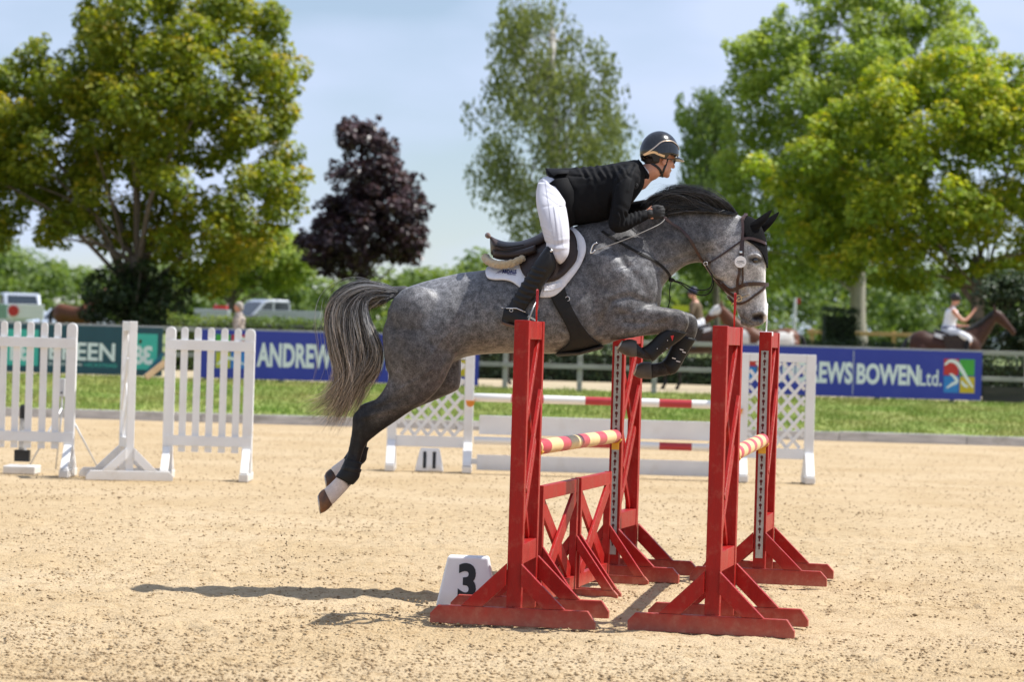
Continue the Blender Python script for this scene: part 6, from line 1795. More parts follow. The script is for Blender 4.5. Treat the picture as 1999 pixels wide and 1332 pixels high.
# ------------------------------------------------------------------ standing horses and people beyond the fence
def lc(x, z, Y): return Vector((x, Y, z))
def generic_horse(name, mat, loc, rz, label, group=None, head_up=True, white=None, voxel=.022, mane_mat=None, sc=1.0):
    mb = MB()
    loft(mb, [(-.86, 1.42, -.88, 1.20, .10, 0), (-.80, 1.50, -.84, .98, .20, 0), (-.60, 1.57, -.60, .90, .28, 0), (-.30, 1.52, -.30, .88, .30, 0), (.05, 1.48, .05, .86, .31, 0), (.35, 1.60, .40, .88, .27, 0), (.58, 1.52, .66, .98, .23, 0), (.78, 1.38, .80, 1.12, .12, 0)], 0, conv=lc, n=18)
    if head_up:
        loft(mb, [(.32, 1.58, .74, 1.08, .18, 0), (.60, 1.72, .88, 1.35, .13, 0), (.85, 1.92, 1.02, 1.60, .10, 0), (1.02, 2.06, 1.14, 1.82, .085, 0), (1.12, 2.10, 1.16, 1.90, .08, 0)], 0, conv=lc, n=14)
        loft(mb, [(1.08, 2.12, 1.04, 1.98, .06, 0), (1.24, 2.06, 1.10, 1.84, .095, 0), (1.36, 1.92, 1.24, 1.74, .08, 0), (1.50, 1.74, 1.42, 1.62, .055, 0), (1.58, 1.64, 1.50, 1.53, .055, 0), (1.60, 1.58, 1.54, 1.50, .035, 0)], 0, conv=lc, n=14)
        for s in (-1, 1): chain(mb, [(1.08, s * .06, 2.08, .03), (1.07, s * .07, 2.17, .022), (1.09, s * .065, 2.24, .008)], n=8)
    else:
        loft(mb, [(.32, 1.58, .74, 1.08, .18, 0), (.62, 1.62, .90, 1.22, .13, 0), (.92, 1.66, 1.04, 1.36, .10, 0), (1.12, 1.66, 1.16, 1.44, .085, 0), (1.22, 1.62, 1.2, 1.46, .08, 0)], 0, conv=lc, n=14)
        loft(mb, [(1.16, 1.70, 1.14, 1.56, .06, 0), (1.34, 1.62, 1.18, 1.40, .095, 0), (1.44, 1.46, 1.30, 1.28, .08, 0), (1.54, 1.24, 1.44, 1.14, .055, 0), (1.58, 1.12, 1.50, 1.02, .055, 0)], 0, conv=lc, n=14)
        for s in (-1, 1): chain(mb, [(1.16, s * .06, 1.66, .03), (1.16, s * .07, 1.75, .022), (1.18, s * .065, 1.82, .008)], n=8)
    for s in (-1, 1):
        d = .05 * s
        chain(mb, [(.55 + d, s * .15, 1.10, .11), (.58 + d, s * .15, .85, .075), (.60 + d * 2, s * .14, .55, .055), (.60 + d * 3, s * .14, .48, .052), (.59 + d * 3, s * .14, .25, .034), (.58 + d * 3, s * .14, .16, .042), (.62 + d * 3, s * .14, .09, .04), (.65 + d * 3, s * .14, .03, .055)], n=10)
        chain(mb, [(-.66 - d, s * .16, 1.15, .16), (-.62 - d, s * .16, .88, .12), (-.76 - d * 2, s * .15, .62, .07), (-.86 - d * 3, s * .15, .52, .06), (-.84 - d * 3, s * .15, .30, .037), (-.82 - d * 3, s * .15, .17, .044), (-.78 - d * 3, s * .15, .09, .04), (-.75 - d * 3, s * .15, .03, .055)], n=10)
    me = fuse(mb, voxel, 4, .5)
    P_, N_ = mesh_np(me)
    Cc = np.tile(np.array(mat[0], float), (len(P_), 1))
    dk = np.clip(1 - P_[:, 2] / .62, 0, 1) ** .6
    Cc = lerp(Cc, mat[1], dk)
    if white is not None:
        for (cx, cz, r) in white:
            dd = np.hypot(P_[:, 0] - cx, P_[:, 2] - cz) + .10 * (vnoise(P_[:, 0] + 5, P_[:, 2] + 5, .12, 77) - .5)
            Cc = lerp(Cc, (.70, .67, .62), sstep(r, r - .05, dd))
    a = me.color_attributes.new('coat', 'FLOAT_COLOR', 'POINT'); a.data.foreach_set('color', np.hstack([Cc, np.ones((len(Cc), 1))]).astype(np.float32).ravel())
    h = link(name, me, M['coat_far'], smooth=True, label=label, cat='horse', group=group)
    h.location = loc; h.rotation_euler = (0, 0, rz); h.scale = (sc,) * 3
    # tail and mane locks
    r = random.Random(len(label)); tm = MB()
    for i in range(26):
        a_ = r.uniform(-.06, .06); b_ = r.uniform(-.08, .03)
        tm.tube([(-.84, a_ * .4, 1.42), (-.95 + b_ * .4, a_ * .8, 1.34), (-1.0 + b_, a_, 1.05), (-.98 + b_, a_ * 1.2, .62 + r.random() * .2)], [.018, .022, .02, .004], n=5)
    tm.build('tail', M['darkhair'], h, smooth=True)
    mm = MB(); c0, c1 = ((.45, 1.64), (1.08, 2.10)) if head_up else ((.45, 1.60), (1.16, 1.68))
    for i in range(26):
        t = i / 25; x = c0[0] + (c1[0] - c0[0]) * t; z = c0[1] + (c1[1] - c0[1]) * t + .02
        if head_up: z += -.05 * math.sin(PI * t)
        mm.tube([(x, 0, z), (x - .03, -.06, z - .02), (x - .06, -.11, z - .14 - .06 * r.random())], [.012, .018, .004], n=5)
    mm.build('mane', M['darkhair'], h, smooth=True)
    return h
M['coat_far'] = coat_mat('bay_coat', .3); M['darkhair'] = pm('black_horse_hair', (.012, .011, .010), rough=.5)

def figure(name, rows_body, cloth, loc, rz, label, legs=True):
    pass
def seated_rider(horse_o, label, top, top2, breech, hat, arm='rein', y0=0.0):
    """rider in the horse's own frame, astride at the withers"""
    b = MB()
    chain(b, [(.02, 0, 1.52, .15), (.02, 0, 1.62, .155), (.05, 0, 1.80, .135), (.09, 0, 1.98, .150), (.10, 0, 2.08, .115), (.11, 0, 2.14, .055), (.14, 0, 2.22, .055)], n=14)
    ball(b, (.17, 0, 2.32), (.095, .075, .115)); ball(b, (.25, 0, 2.29), (.03, .02, .025)); ball(b, (.22, 0, 2.23), (.04, .045, .03))
    for s in (-1, 1):
        chain(b, [(.03, s * .10, 1.56, .105), (.25, s * .24, 1.50, .088), (.45, s * .33, 1.40, .068), (.40, s * .36, 1.18, .056), (.30, s * .37, .95, .042), (.28, s * .37, .88, .04), (.38, s * .38, .84, .038), (.46, s * .38, .83, .03)], n=10)
        if arm == 'wave' and s < 0:
            chain(b, [(.10, s * .18, 2.04, .058), (.24, s * .25, 1.88, .050), (.36, s * .26, 1.83, .044), (.50, s * .20, 1.96, .036), (.58, s * .17, 2.06, .030)], n=10)
            hpts = (.60, s * .16, 2.09); dirh = Vector((.5, 0, .85)).normalized()
        else:
            chain(b, [(.10, s * .18, 2.04, .058), (.14, s * .26, 1.86, .050), (.20, s * .26, 1.72, .044), (.38, s * .16, 1.70, .036), (.46, s * .10, 1.70, .030)], n=10)
            hpts = (.49, s * .09, 1.70); dirh = Vector((1, 0, 0))
        hv_ = Vector(hpts); ball(b, hv_, (.04, .03, .04), None, 8)
        for i in range(4):
            o_ = Vector((0, (i - 1.5) * .017, 0)); chain(b, [(*(hv_ + o_), .010), (*(hv_ + o_ + dirh * .05), .009), (*(hv_ + o_ + dirh * .085 + Vector((.01, 0, -.01))), .007)], n=6, sub=1)
        chain(b, [(*hv_, .011), (*(hv_ + Vector((.02, -s * .035, .02))), .010), (*(hv_ + Vector((.04, -s * .045, .03))), .008)], n=6, sub=1)
    me = fuse(b, .012, 3, .5)
    p = link('person', me, M['skin'], smooth=True, label=label, cat='person')
    p.matrix_world = Matrix.LocRotScale(horse_o.location, horse_o.rotation_euler, horse_o.scale)
    t = MB(); chain(t, [(.02, 0, 1.58, .165), (.05, 0, 1.80, .148), (.09, 0, 1.98, .162), (.10, 0, 2.07, .12), (.11, 0, 2.12, .066)], n=16)
    if top2:
        for s in (-1, 1):
            chain(t, [(.10, s * .18, 2.04, .070), (.14, s * .26, 1.86, .062), (.20, s * .26, 1.72, .054), (.36, s * .17, 1.70, .046)], n=10)
    else:
        for s in (-1, 1): ball(t, (.10, s * .15, 2.04), (.07, .06, .07))
    link('shirt' if not top2 else 'jacket', fuse(t, .012, 3, .5), top, p, smooth=True)
    t = MB(); chain(t, [(.0, 0, 1.54, .16), (.02, 0, 1.64, .165)], n=14)
    for s in (-1, 1): chain(t, [(.03, s * .10, 1.56, .118), (.25, s * .24, 1.50, .100), (.45, s * .33, 1.40, .080), (.42, s * .35, 1.30, .068)], n=10)
    link('breeches', fuse(t, .013, 4, .5), breech, p, smooth=True)
    for s in (-1, 1):
        t = MB(); chain(t, [(.43, s * .35, 1.34, .070), (.40, s * .36, 1.18, .066), (.30, s * .37, .95, .052), (.28, s * .375, .88, .05), (.38, s * .38, .84, .046), (.47, s * .38, .83, .036)], n=10)
        link('boot', fuse(t, .012, 3, .5), M['boot'], p, smooth=True)
    t = MB(); ball(t, (.165, 0, 2.36), (.125, .100, .115)); t.box((.29, 0, 2.335), (.09, .13, .012)); link('helmet', fuse(t, .010, 2, .5), hat, p, smooth=True)
    if not top2:
        MB().box((.035, 0, 1.66), (.34, .335, .035)).build('belt', M['navyprint'], p, bevel=.01)
    # small saddle and pad under the rider
    t = MB(); loft(t, [(-.28, 1.62, -.28, 1.52, .10, 0), (-.22, 1.60, -.22, 1.48, .20, 0), (.05, 1.54, .05, 1.45, .20, 0), (.30, 1.66, .30, 1.52, .14, 0)], 0, conv=lc, n=14)
    sd = t.build('saddle', M['leather'], None, smooth=True, label='small dark saddle under ' + label.split(' on ')[0], cat='saddle'); sd.matrix_world = p.matrix_world.copy()
    for s in (-1, 1):
        mb = MB(); mb.prism([(-.18, 1.46), (.0, .98), (.25, .96), (.42, 1.20), (.36, 1.50)], (0, s * .315, 0), (1, 0, 0), (0, 0, 1), (0, 1, 0), .02); mb.build('flap', M['leather'], sd, smooth=False)
        mb = MB(); mb.prism([(-.34, 1.52), (-.35, 1.44), (-.05, 1.34), (.0, 1.46)], (0, s * .305, 0), (1, 0, 0), (0, 0, 1), (0, 1, 0), .012); mb.build('pad', M['padcloth'], sd, smooth=False)
    return p
bay = ((.050, .019, .010), (.012, .010, .009)); dkbay = ((.045, .020, .012), (.012, .010, .009)); chest = ((.11, .038, .016), (.02, .013, .011))
M['farbreech'] = pm('white_cotton', (.78, .78, .80), rough=.8); M['whiteshirt'] = pm('white_shirt', (.82, .82, .84), (.76, .77, .80), rough=.8); M['tweed'] = pm('tweed_jacket', (.16, .115, .065), (.11, .08, .05), scale=40, rough=.9)
M['navyhat'] = pm('navy_hat', (.01, .014, .045), rough=.5); M['blackhat'] = pm('black_hat', (.012, .012, .013), rough=.4)
YB = 64.5
h1_ = generic_horse('horse', bay, (at(1848, 700, YB).x, YB, FZ), 0, 'bay horse ridden behind the right hand blue board', 'horses beyond the fence')
seated_rider(h1_, 'rider in white shirt waving a bare arm on the bay horse', M['whiteshirt'], None, M['farbreech'], M['blackhat'], 'wave')
h2_ = generic_horse('horse', dkbay, (at(1362, 700, 66.0).x, 66.0, FZ), math.radians(168), 'dark brown horse under the tweed rider beyond the fence', 'horses beyond the fence', head_up=False)
seated_rider(h2_, 'rider in tweed jacket and navy hat on the dark brown horse', M['tweed'], True, M['farbreech'], M['navyhat'])
generic_horse('horse', chest, (at(1490, 700, 68.0).x, 68.0, FZ), math.radians(183), 'brown and white patched horse behind the white flagged wing', 'horses beyond the fence', white=[(-.50, 1.25, .26), (1.25, 1.95, .16), (.62, 1.25, .26), (.1, 1.1, .14)])
generic_horse('horse', dkbay, (at(955, 700, 66.5).x, 66.5, FZ), math.radians(10), 'dark horse of which only a leg shows under the grey horse\'s belly', 'horses beyond the fence', head_up=False)
generic_horse('horse', chest, (at(150, 600, 96.0).x, 96.0, 1.05), math.radians(-20), 'far brown horse standing beside the dark bush at the left', 'horses beyond the fence')
# walker behind the left blue board
def standing(loc, rz, label, shirt, trous, hair):
    b = MB()
    chain(b, [(0, 0, .86, .13), (0, 0, 1.0, .15), (0, 0, 1.2, .135), (0, 0, 1.38, .15), (0, 0, 1.46, .10), (.01, 0, 1.52, .052), (.02, 0, 1.58, .052)], n=14)
    ball(b, (.03, 0, 1.68), (.09, .072, .112)); ball(b, (.115, 0, 1.66), (.022, .016, .02)); ball(b, (.08, 0, 1.60), (.035, .04, .03))
    for s in (-1, 1):
        chain(b, [(0, s * .17, 1.42, .055), (-.02 + .05 * s, s * .21, 1.18, .046), (.04 + .1 * s, s * .22, .95, .034), (.06 + .1 * s, s * .22, .88, .03)], n=8)
        chain(b, [(0, s * .09, .9, .095), (.06 * s, s * .10, .5, .065), (.02 * s, s * .10, .12, .042), (.06 + .02 * s, s * .10, .05, .042), (.16 + .02 * s, s * .10, .035, .032)], n=8)
        hv_ = Vector((.06 + .1 * s, s * .22, .85)); ball(b, hv_, (.03, .025, .045), None, 8)
        for i in range(4): chain(b, [(hv_.x + (i - 1.5) * .016, hv_.y, hv_.z - .03, .009), (hv_.x + (i - 1.5) * .017 + .01, hv_.y - s * .01, hv_.z - .09, .007)], n=6, sub=1)
        chain(b, [(hv_.x + .02, hv_.y, hv_.z, .010), (hv_.x + .045, hv_.y, hv_.z - .04, .008)], n=6, sub=1)
    p = link('person', fuse(b, .012, 3, .5), M['skin'], smooth=True, label=label, cat='person'); p.location = loc; p.rotation_euler = (0, 0, rz)
    t = MB(); chain(t, [(0, 0, .95, .16), (0, 0, 1.2, .148), (0, 0, 1.38, .162), (0, 0, 1.46, .11)], n=14)
    for s in (-1, 1): chain(t, [(0, s * .17, 1.42, .066), (-.02 + .05 * s, s * .21, 1.18, .058)], n=8)
    link('shirt', fuse(t, .012, 3, .5), shirt, p, smooth=True)
    t = MB()
    for s in (-1, 1): chain(t, [(0, s * .09, .94, .11), (.06 * s, s * .10, .5, .078), (.02 * s, s * .10, .10, .06)], n=8)
    link('trousers', fuse(t, .012, 3, .5), trous, p, smooth=True)
    t = MB(); ball(t, (.005, 0, 1.715), (.10, .084, .095)); ball(t, (-.05, 0, 1.66), (.055, .075, .09)); link('hair', fuse(t, .010, 2, .5), hair, p, smooth=True)
M['pattern'] = pm('patterned_shirt', (.60, .50, .42), (.05, .05, .06), scale=14, rough=.9); M['denim'] = pm('denim', (.05, .07, .13), rough=.9); M['greyhair'] = pm('grey_hair', (.42, .38, .33), (.25, .22, .19), scale=60, rough=.7)
standing((at(466, 640, 67).x, 67, FZ), PI, 'grey haired walker in a patterned shirt behind the left blue board', M['pattern'], M['denim'], M['greyhair'])
# ------------------------------------------------------------------ trees
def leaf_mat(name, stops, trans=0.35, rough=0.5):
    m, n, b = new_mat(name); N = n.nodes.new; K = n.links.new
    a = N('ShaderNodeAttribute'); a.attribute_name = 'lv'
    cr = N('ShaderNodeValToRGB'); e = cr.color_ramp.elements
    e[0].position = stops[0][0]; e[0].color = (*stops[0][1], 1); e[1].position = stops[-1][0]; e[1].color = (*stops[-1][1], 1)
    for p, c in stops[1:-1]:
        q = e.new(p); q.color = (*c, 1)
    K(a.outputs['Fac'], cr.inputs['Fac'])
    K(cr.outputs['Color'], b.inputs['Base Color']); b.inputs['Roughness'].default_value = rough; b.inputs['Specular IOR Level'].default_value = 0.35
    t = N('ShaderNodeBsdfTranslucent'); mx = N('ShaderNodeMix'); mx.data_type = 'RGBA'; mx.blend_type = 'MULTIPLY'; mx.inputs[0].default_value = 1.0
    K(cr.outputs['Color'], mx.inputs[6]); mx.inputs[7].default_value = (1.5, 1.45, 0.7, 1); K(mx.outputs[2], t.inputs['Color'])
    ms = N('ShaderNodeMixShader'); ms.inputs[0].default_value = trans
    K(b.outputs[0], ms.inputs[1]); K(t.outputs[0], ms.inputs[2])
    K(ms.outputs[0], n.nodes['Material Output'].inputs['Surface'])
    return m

def leaves(name, C, R, dens, size, mat, parent, seed, flat=.8, droop=0.0, tipval=None, up=.5, narrow=.62, hollow=.5):
    """leaf blades spread through round clumps: C (n,3) centres, R (n) radii"""
    r = np.random.default_rng(seed)
    cnt = np.maximum((dens * R ** 2).astype(int), 6); k = int(cnt.sum())
    ci = np.repeat(np.arange(len(R)), cnt)
    d = r.normal(0, 1, (k, 3)); d /= np.linalg.norm(d, axis=1, keepdims=True)
    rad = R[ci] * (hollow + (1.08 - hollow) * r.random(k) ** .6) * (1 + .18 * (r.random(k) - .5))
    P = C[ci] + d * rad[:, None] * np.array([1, 1, flat])
    if droop: P[:, 2] -= droop * r.random(k) ** 1.5
    nr = d * .65 + np.array([.25, -.1, up + .25]) + r.normal(0, .45, (k, 3)); nr /= np.linalg.norm(nr, axis=1, keepdims=True)
    t = np.cross(nr, r.normal(0, 1, (k, 3))); t /= np.linalg.norm(t, axis=1, keepdims=True)
    if droop: t = t * .5 + np.array([0, 0, -1.0]); t /= np.linalg.norm(t, axis=1, keepdims=True)
    s = np.cross(nr, t)
    L_ = size * (.6 + .8 * r.random(k)); W_ = L_ * narrow
    V = np.empty((k, 4, 3))
    V[:, 0] = P - t * L_[:, None] * .5; V[:, 2] = P + t * L_[:, None] * .5 - nr * L_[:, None] * .12
    V[:, 1] = P + s * W_[:, None] * .5 + nr * L_[:, None] * .06; V[:, 3] = P - s * W_[:, None] * .5 + nr * L_[:, None] * .06
    me = fast_mesh(name, V.reshape(-1, 3), np.arange(k * 4).reshape(-1, 4))
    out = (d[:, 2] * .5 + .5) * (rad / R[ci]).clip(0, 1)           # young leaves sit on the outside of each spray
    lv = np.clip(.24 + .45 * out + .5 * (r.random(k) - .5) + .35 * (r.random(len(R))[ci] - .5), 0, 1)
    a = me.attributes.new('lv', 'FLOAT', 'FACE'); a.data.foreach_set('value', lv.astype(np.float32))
    return link(name, me, mat, parent)

def crown_lobes(poly, Y, D, n, r0, r1, seed, fill=.30):
    """clump centres inside an outline (pixels) at distance Y, spread D metres in depth like a round crown"""
    r = np.random.default_rng(seed); ppm = FPX / Y
    A = np.array(poly, float); lo, hi = A.min(0), A.max(0)
    pts = []; 
    cl = list(poly) + [poly[0]]
    X = lo[0] + (hi[0] - lo[0]) * r.random(n * 40); Z_ = lo[1] + (hi[1] - lo[1]) * r.random(n * 40)
    ins = in_poly(X, Z_, poly); X, Z_ = X[ins], Z_[ins]
    dist = seg_dist(X, Z_, cl) / ppm
    dm = np.percentile(dist, 96)
    R = np.minimum(r0 + (r1 - r0) * r.random(len(X)), np.maximum(dist * 1.05, r0 * .55))
    ok = dist > R * fill
    X, Z_, R, dist = X[ok], Z_[ok], R[ok], dist[ok]
    # keep lobes apart
    keep_ = []
    yo = (r.random(len(X)) * 2 - 1) * D * np.sqrt(np.clip(dist / dm, .04, 1))
    P3 = px_world(np.stack([X, Z_], -1), Y + yo)
    for i in range(len(X)):
        if all(np.linalg.norm(P3[i] - P3[j]) > .33 * (R[i] + R[j]) for j in keep_):
            keep_.append(i)
        if len(keep_) >= n: break
    return P3[keep_], R[keep_]

def limbs(mb, base, fork, C, R, r0, seed, nlimb=40, lean=.25):
    """tapered trunk from base to fork and limbs bending out to the clumps"""
    rr = random.Random(seed)
    base = Vector(base); fork = Vector(fork)
    n = 7; pts = [base + (fork - base) * (i / (n - 1)) + Vector((rr.gauss(0, .03), rr.gauss(0, .03), 0)) * (i > 0) for i in range(n)]
    mb.tube(pts, [r0 * (1.25 if i == 0 else 1.0 - .22 * i / n) for i in range(n)], n=12)
    idx_ = list(range(len(C))); rr.shuffle(idx_)
    for i in idx_[:nlimb]:
        c = Vector(C[i]); t0 = rr.uniform(.55, 1.0); s = base + (fork - base) * t0
        d = c - s
        if d.z < -.2: s = base + (fork - base) * max(t0 - .3, .4); d = c - s
        m1 = s + d * .35 + Vector((rr.gauss(0, .15), rr.gauss(0, .15), d.length * lean * .35)); m2 = s + d * .7 + Vector((rr.gauss(0, .15), rr.gauss(0, .15), d.length * lean * .2))
        q = catmull([list(s), list(m1), list(m2), list(c)], 4); k = len(q)
        rs = r0 * rr.uniform(.14, .32)
        mb.tube([Vector(p) for p in q], [max(rs * (1 - .85 * j / (k - 1)), .012) for j in range(k)], n=7)

M['bark'] = pm('grey_brown_bark', (.17, .145, .115), (.09, .075, .06), scale=7, rough=.95, bump=.8, bscale=10, stretch=(2.5, 2.5, .5))
M['bark_pale'] = pm('pale_smooth_bark', (.34, .31, .25), (.24, .215, .17), scale=4, rough=.9, bump=.5, bscale=10, stretch=(2.5, 2.5, .6))
M['birchbark'] = pm('white_birch_bark', (.60, .58, .52), (.16, .14, .12), scale=3.5, rough=.8, stretch=(.5, .5, 3))
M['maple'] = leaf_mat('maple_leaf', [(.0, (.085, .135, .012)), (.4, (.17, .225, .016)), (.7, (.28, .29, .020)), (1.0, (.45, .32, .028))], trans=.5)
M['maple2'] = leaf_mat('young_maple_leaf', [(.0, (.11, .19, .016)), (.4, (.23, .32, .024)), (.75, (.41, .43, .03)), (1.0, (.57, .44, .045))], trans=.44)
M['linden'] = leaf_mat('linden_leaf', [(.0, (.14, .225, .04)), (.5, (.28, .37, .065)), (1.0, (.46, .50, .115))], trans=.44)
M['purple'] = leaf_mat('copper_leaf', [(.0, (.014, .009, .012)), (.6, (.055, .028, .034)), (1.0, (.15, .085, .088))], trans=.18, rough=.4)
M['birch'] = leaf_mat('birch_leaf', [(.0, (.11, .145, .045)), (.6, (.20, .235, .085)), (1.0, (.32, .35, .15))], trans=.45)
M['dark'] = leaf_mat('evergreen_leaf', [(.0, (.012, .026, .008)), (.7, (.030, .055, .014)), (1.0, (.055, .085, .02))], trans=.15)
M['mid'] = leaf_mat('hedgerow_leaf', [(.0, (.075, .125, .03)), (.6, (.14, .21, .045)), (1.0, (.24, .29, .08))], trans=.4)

def tree(name, poly, Y, D, nl, r0, r1, base, fork, tr, leaf, dens, size, bark, seed, label, group='trees behind the arena', nlimb=40, lean=.25, **kw):
    C, R = crown_lobes(poly, Y, D, nl, r0, r1, seed)
    b = Vector((at(base[0], base[1], Y).x, Y, FZ - .05)); f = at(fork[0], fork[1], Y)
    t = empty(name, b, label=label, cat='tree', group=group)
    mb = MB(); limbs(mb, b, f, C, R, tr, seed, nlimb, lean)
    keep(mb.build('trunk', bark, None, smooth=True), t)
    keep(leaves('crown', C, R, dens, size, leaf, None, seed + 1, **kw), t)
    return t

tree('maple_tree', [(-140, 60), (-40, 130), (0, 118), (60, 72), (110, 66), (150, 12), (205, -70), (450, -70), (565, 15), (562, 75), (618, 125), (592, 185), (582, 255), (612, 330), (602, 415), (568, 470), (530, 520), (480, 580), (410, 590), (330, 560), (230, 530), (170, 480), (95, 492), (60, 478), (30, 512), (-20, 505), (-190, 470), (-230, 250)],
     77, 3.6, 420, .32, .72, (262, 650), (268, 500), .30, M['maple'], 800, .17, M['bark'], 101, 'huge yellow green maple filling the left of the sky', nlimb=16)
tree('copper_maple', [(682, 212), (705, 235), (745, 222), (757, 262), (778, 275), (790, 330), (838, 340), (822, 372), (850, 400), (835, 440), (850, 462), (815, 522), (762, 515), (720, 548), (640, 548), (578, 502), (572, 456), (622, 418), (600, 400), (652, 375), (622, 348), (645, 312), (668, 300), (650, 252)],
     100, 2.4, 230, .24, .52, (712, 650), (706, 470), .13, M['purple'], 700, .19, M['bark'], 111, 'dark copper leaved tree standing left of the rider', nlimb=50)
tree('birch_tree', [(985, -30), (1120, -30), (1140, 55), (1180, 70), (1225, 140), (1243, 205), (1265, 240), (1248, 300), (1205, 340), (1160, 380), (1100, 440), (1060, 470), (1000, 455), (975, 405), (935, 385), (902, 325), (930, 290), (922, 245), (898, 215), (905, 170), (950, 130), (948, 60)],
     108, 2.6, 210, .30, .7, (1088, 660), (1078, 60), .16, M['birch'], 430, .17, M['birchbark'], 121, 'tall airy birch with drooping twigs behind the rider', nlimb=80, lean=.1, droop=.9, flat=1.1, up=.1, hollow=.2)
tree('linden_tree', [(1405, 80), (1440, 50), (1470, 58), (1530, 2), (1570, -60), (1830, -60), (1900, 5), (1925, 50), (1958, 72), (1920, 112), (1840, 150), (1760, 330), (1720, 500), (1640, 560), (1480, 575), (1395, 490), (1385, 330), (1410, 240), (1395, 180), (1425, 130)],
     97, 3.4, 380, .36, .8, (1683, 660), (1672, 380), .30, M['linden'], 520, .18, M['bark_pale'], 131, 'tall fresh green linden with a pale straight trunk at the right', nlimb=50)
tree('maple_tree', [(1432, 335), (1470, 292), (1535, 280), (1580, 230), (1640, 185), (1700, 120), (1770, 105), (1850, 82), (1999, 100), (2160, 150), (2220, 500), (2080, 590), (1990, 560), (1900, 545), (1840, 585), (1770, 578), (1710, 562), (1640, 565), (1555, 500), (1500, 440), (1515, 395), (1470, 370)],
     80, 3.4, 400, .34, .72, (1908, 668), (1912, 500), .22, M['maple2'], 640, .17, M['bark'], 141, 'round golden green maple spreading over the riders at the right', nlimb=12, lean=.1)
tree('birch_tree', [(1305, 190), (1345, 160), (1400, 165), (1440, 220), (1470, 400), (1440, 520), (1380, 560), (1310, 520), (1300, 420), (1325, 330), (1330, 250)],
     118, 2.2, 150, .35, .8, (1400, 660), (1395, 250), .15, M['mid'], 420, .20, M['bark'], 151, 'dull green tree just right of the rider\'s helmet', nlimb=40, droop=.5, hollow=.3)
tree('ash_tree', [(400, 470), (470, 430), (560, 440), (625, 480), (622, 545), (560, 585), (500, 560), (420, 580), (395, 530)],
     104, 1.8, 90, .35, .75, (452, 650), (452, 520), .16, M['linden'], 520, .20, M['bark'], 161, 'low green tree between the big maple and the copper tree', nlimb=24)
def bush(name, poly, Y, D, n, r0, r1, leaf, dens, size, seed, label, group=None):
    C, R = crown_lobes(poly, Y, D, n, r0, r1, seed, .5)
    A = np.array(poly); b = Vector((at(A[:, 0].mean(), A[:, 1].max(), Y).x, Y, FZ))
    t = empty(name, b, label=label, cat='bush', group=group)
    mb = MB(); rr = random.Random(seed)
    for c in C[:14]:
        q = catmull([list(b + Vector((rr.gauss(0, .3), rr.gauss(0, .2), -.05))), list((b + Vector(c)) / 2 + Vector((rr.gauss(0, .1), 0, .1))), list(c)], 4); mb.tube([Vector(p) for p in q], [.03 * (1 - .7 * j / (len(q) - 1)) for j in range(len(q))], n=6)
    keep(mb.build('stems', M['bark'], None, smooth=True), t); keep(leaves('foliage', C, R, dens, size, leaf, None, seed + 1), t)
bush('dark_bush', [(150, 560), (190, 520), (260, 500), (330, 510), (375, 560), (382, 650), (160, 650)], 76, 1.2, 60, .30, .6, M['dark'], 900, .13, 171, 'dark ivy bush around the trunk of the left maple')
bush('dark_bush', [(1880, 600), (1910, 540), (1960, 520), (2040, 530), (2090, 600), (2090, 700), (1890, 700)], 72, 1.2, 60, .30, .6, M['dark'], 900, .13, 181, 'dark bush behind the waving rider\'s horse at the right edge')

# clipped hedges
def hedge(name, x0, x1, Y, ztop, depth, label, leaf, seed, dens=260, size=.085):
    a, b = at(x0, 650, Y).x, at(x1, 650, Y).x
    r = np.random.default_rng(seed)
    t = empty(name, ((a + b) / 2, Y, FZ), label=label, cat='hedge')
    H = ztop - FZ
    core = MB().box((0, 0, H / 2 - .08), (b - a - .2, depth - .25, H - .2)); core.build('twigs', M['darktwig'], t)
    area = (b - a) * (2 * H + depth); k = int(area * dens)
    f = r.random(k); x = r.uniform(-(b - a) / 2, (b - a) / 2, k)
    top = f < depth / (2 * H + depth); frt = ~top & (r.random(k) < .75)
    y = np.where(top, r.uniform(-depth / 2, depth / 2, k), np.where(frt, -depth / 2, depth / 2)) + r.normal(0, .05, k)
    z = np.where(top, H, r.uniform(0, H, k)) + r.normal(0, .05, k) + .10 * (vnoise(x + 50, y * 0 + 3, .9, seed) - .5) * top
    P = np.stack([x, y, z], -1)
    nr = np.where(top[:, None], [0, 0, 1.], np.where(frt[:, None], [0, -1., .4], [0, 1., .4])) + r.normal(0, .5, (k, 3)); nr /= np.linalg.norm(nr, axis=1, keepdims=True)
    tt = np.cross(nr, r.normal(0, 1, (k, 3))); tt /= np.linalg.norm(tt, axis=1, keepdims=True); s = np.cross(nr, tt)
    L_ = size * (.6 + .8 * r.random(k))[:, None]
    V = np.stack([P - tt * L_ / 2, P + s * L_ * .32, P + tt * L_ / 2, P - s * L_ * .32], 1)
    me = fast_mesh('foliage', V.reshape(-1, 3), np.arange(k * 4).reshape(-1, 4))
    at_ = me.attributes.new('lv', 'FLOAT', 'FACE'); at_.data.foreach_set('value', np.clip(.5 + .4 * (r.random(k) - .5) + .9 * (vnoise(x + 70, z + 9, .35, seed + 3) - .5), 0, 1).astype(np.float32))
    link('foliage', me, leaf, t)
M['darktwig'] = pm('dark_twigs', (.02, .025, .01), (.012, .015, .008), scale=8, rough=1.0)
hedge('clipped_hedge', 330, 780, 74, 2.10, 1.1, 'clipped green hedge above the left blue board', M['mid'], 191)
hedge('clipped_hedge', 780, 1500, 74.6, 1.62, 1.0, 'dark low hedge seen under the horse\'s belly', M['dark'], 192)
hedge('clipped_hedge', 1500, 1800, 78, 1.95, 1.0, 'dark low hedge between the patched horse and the bay', M['dark'], 193)
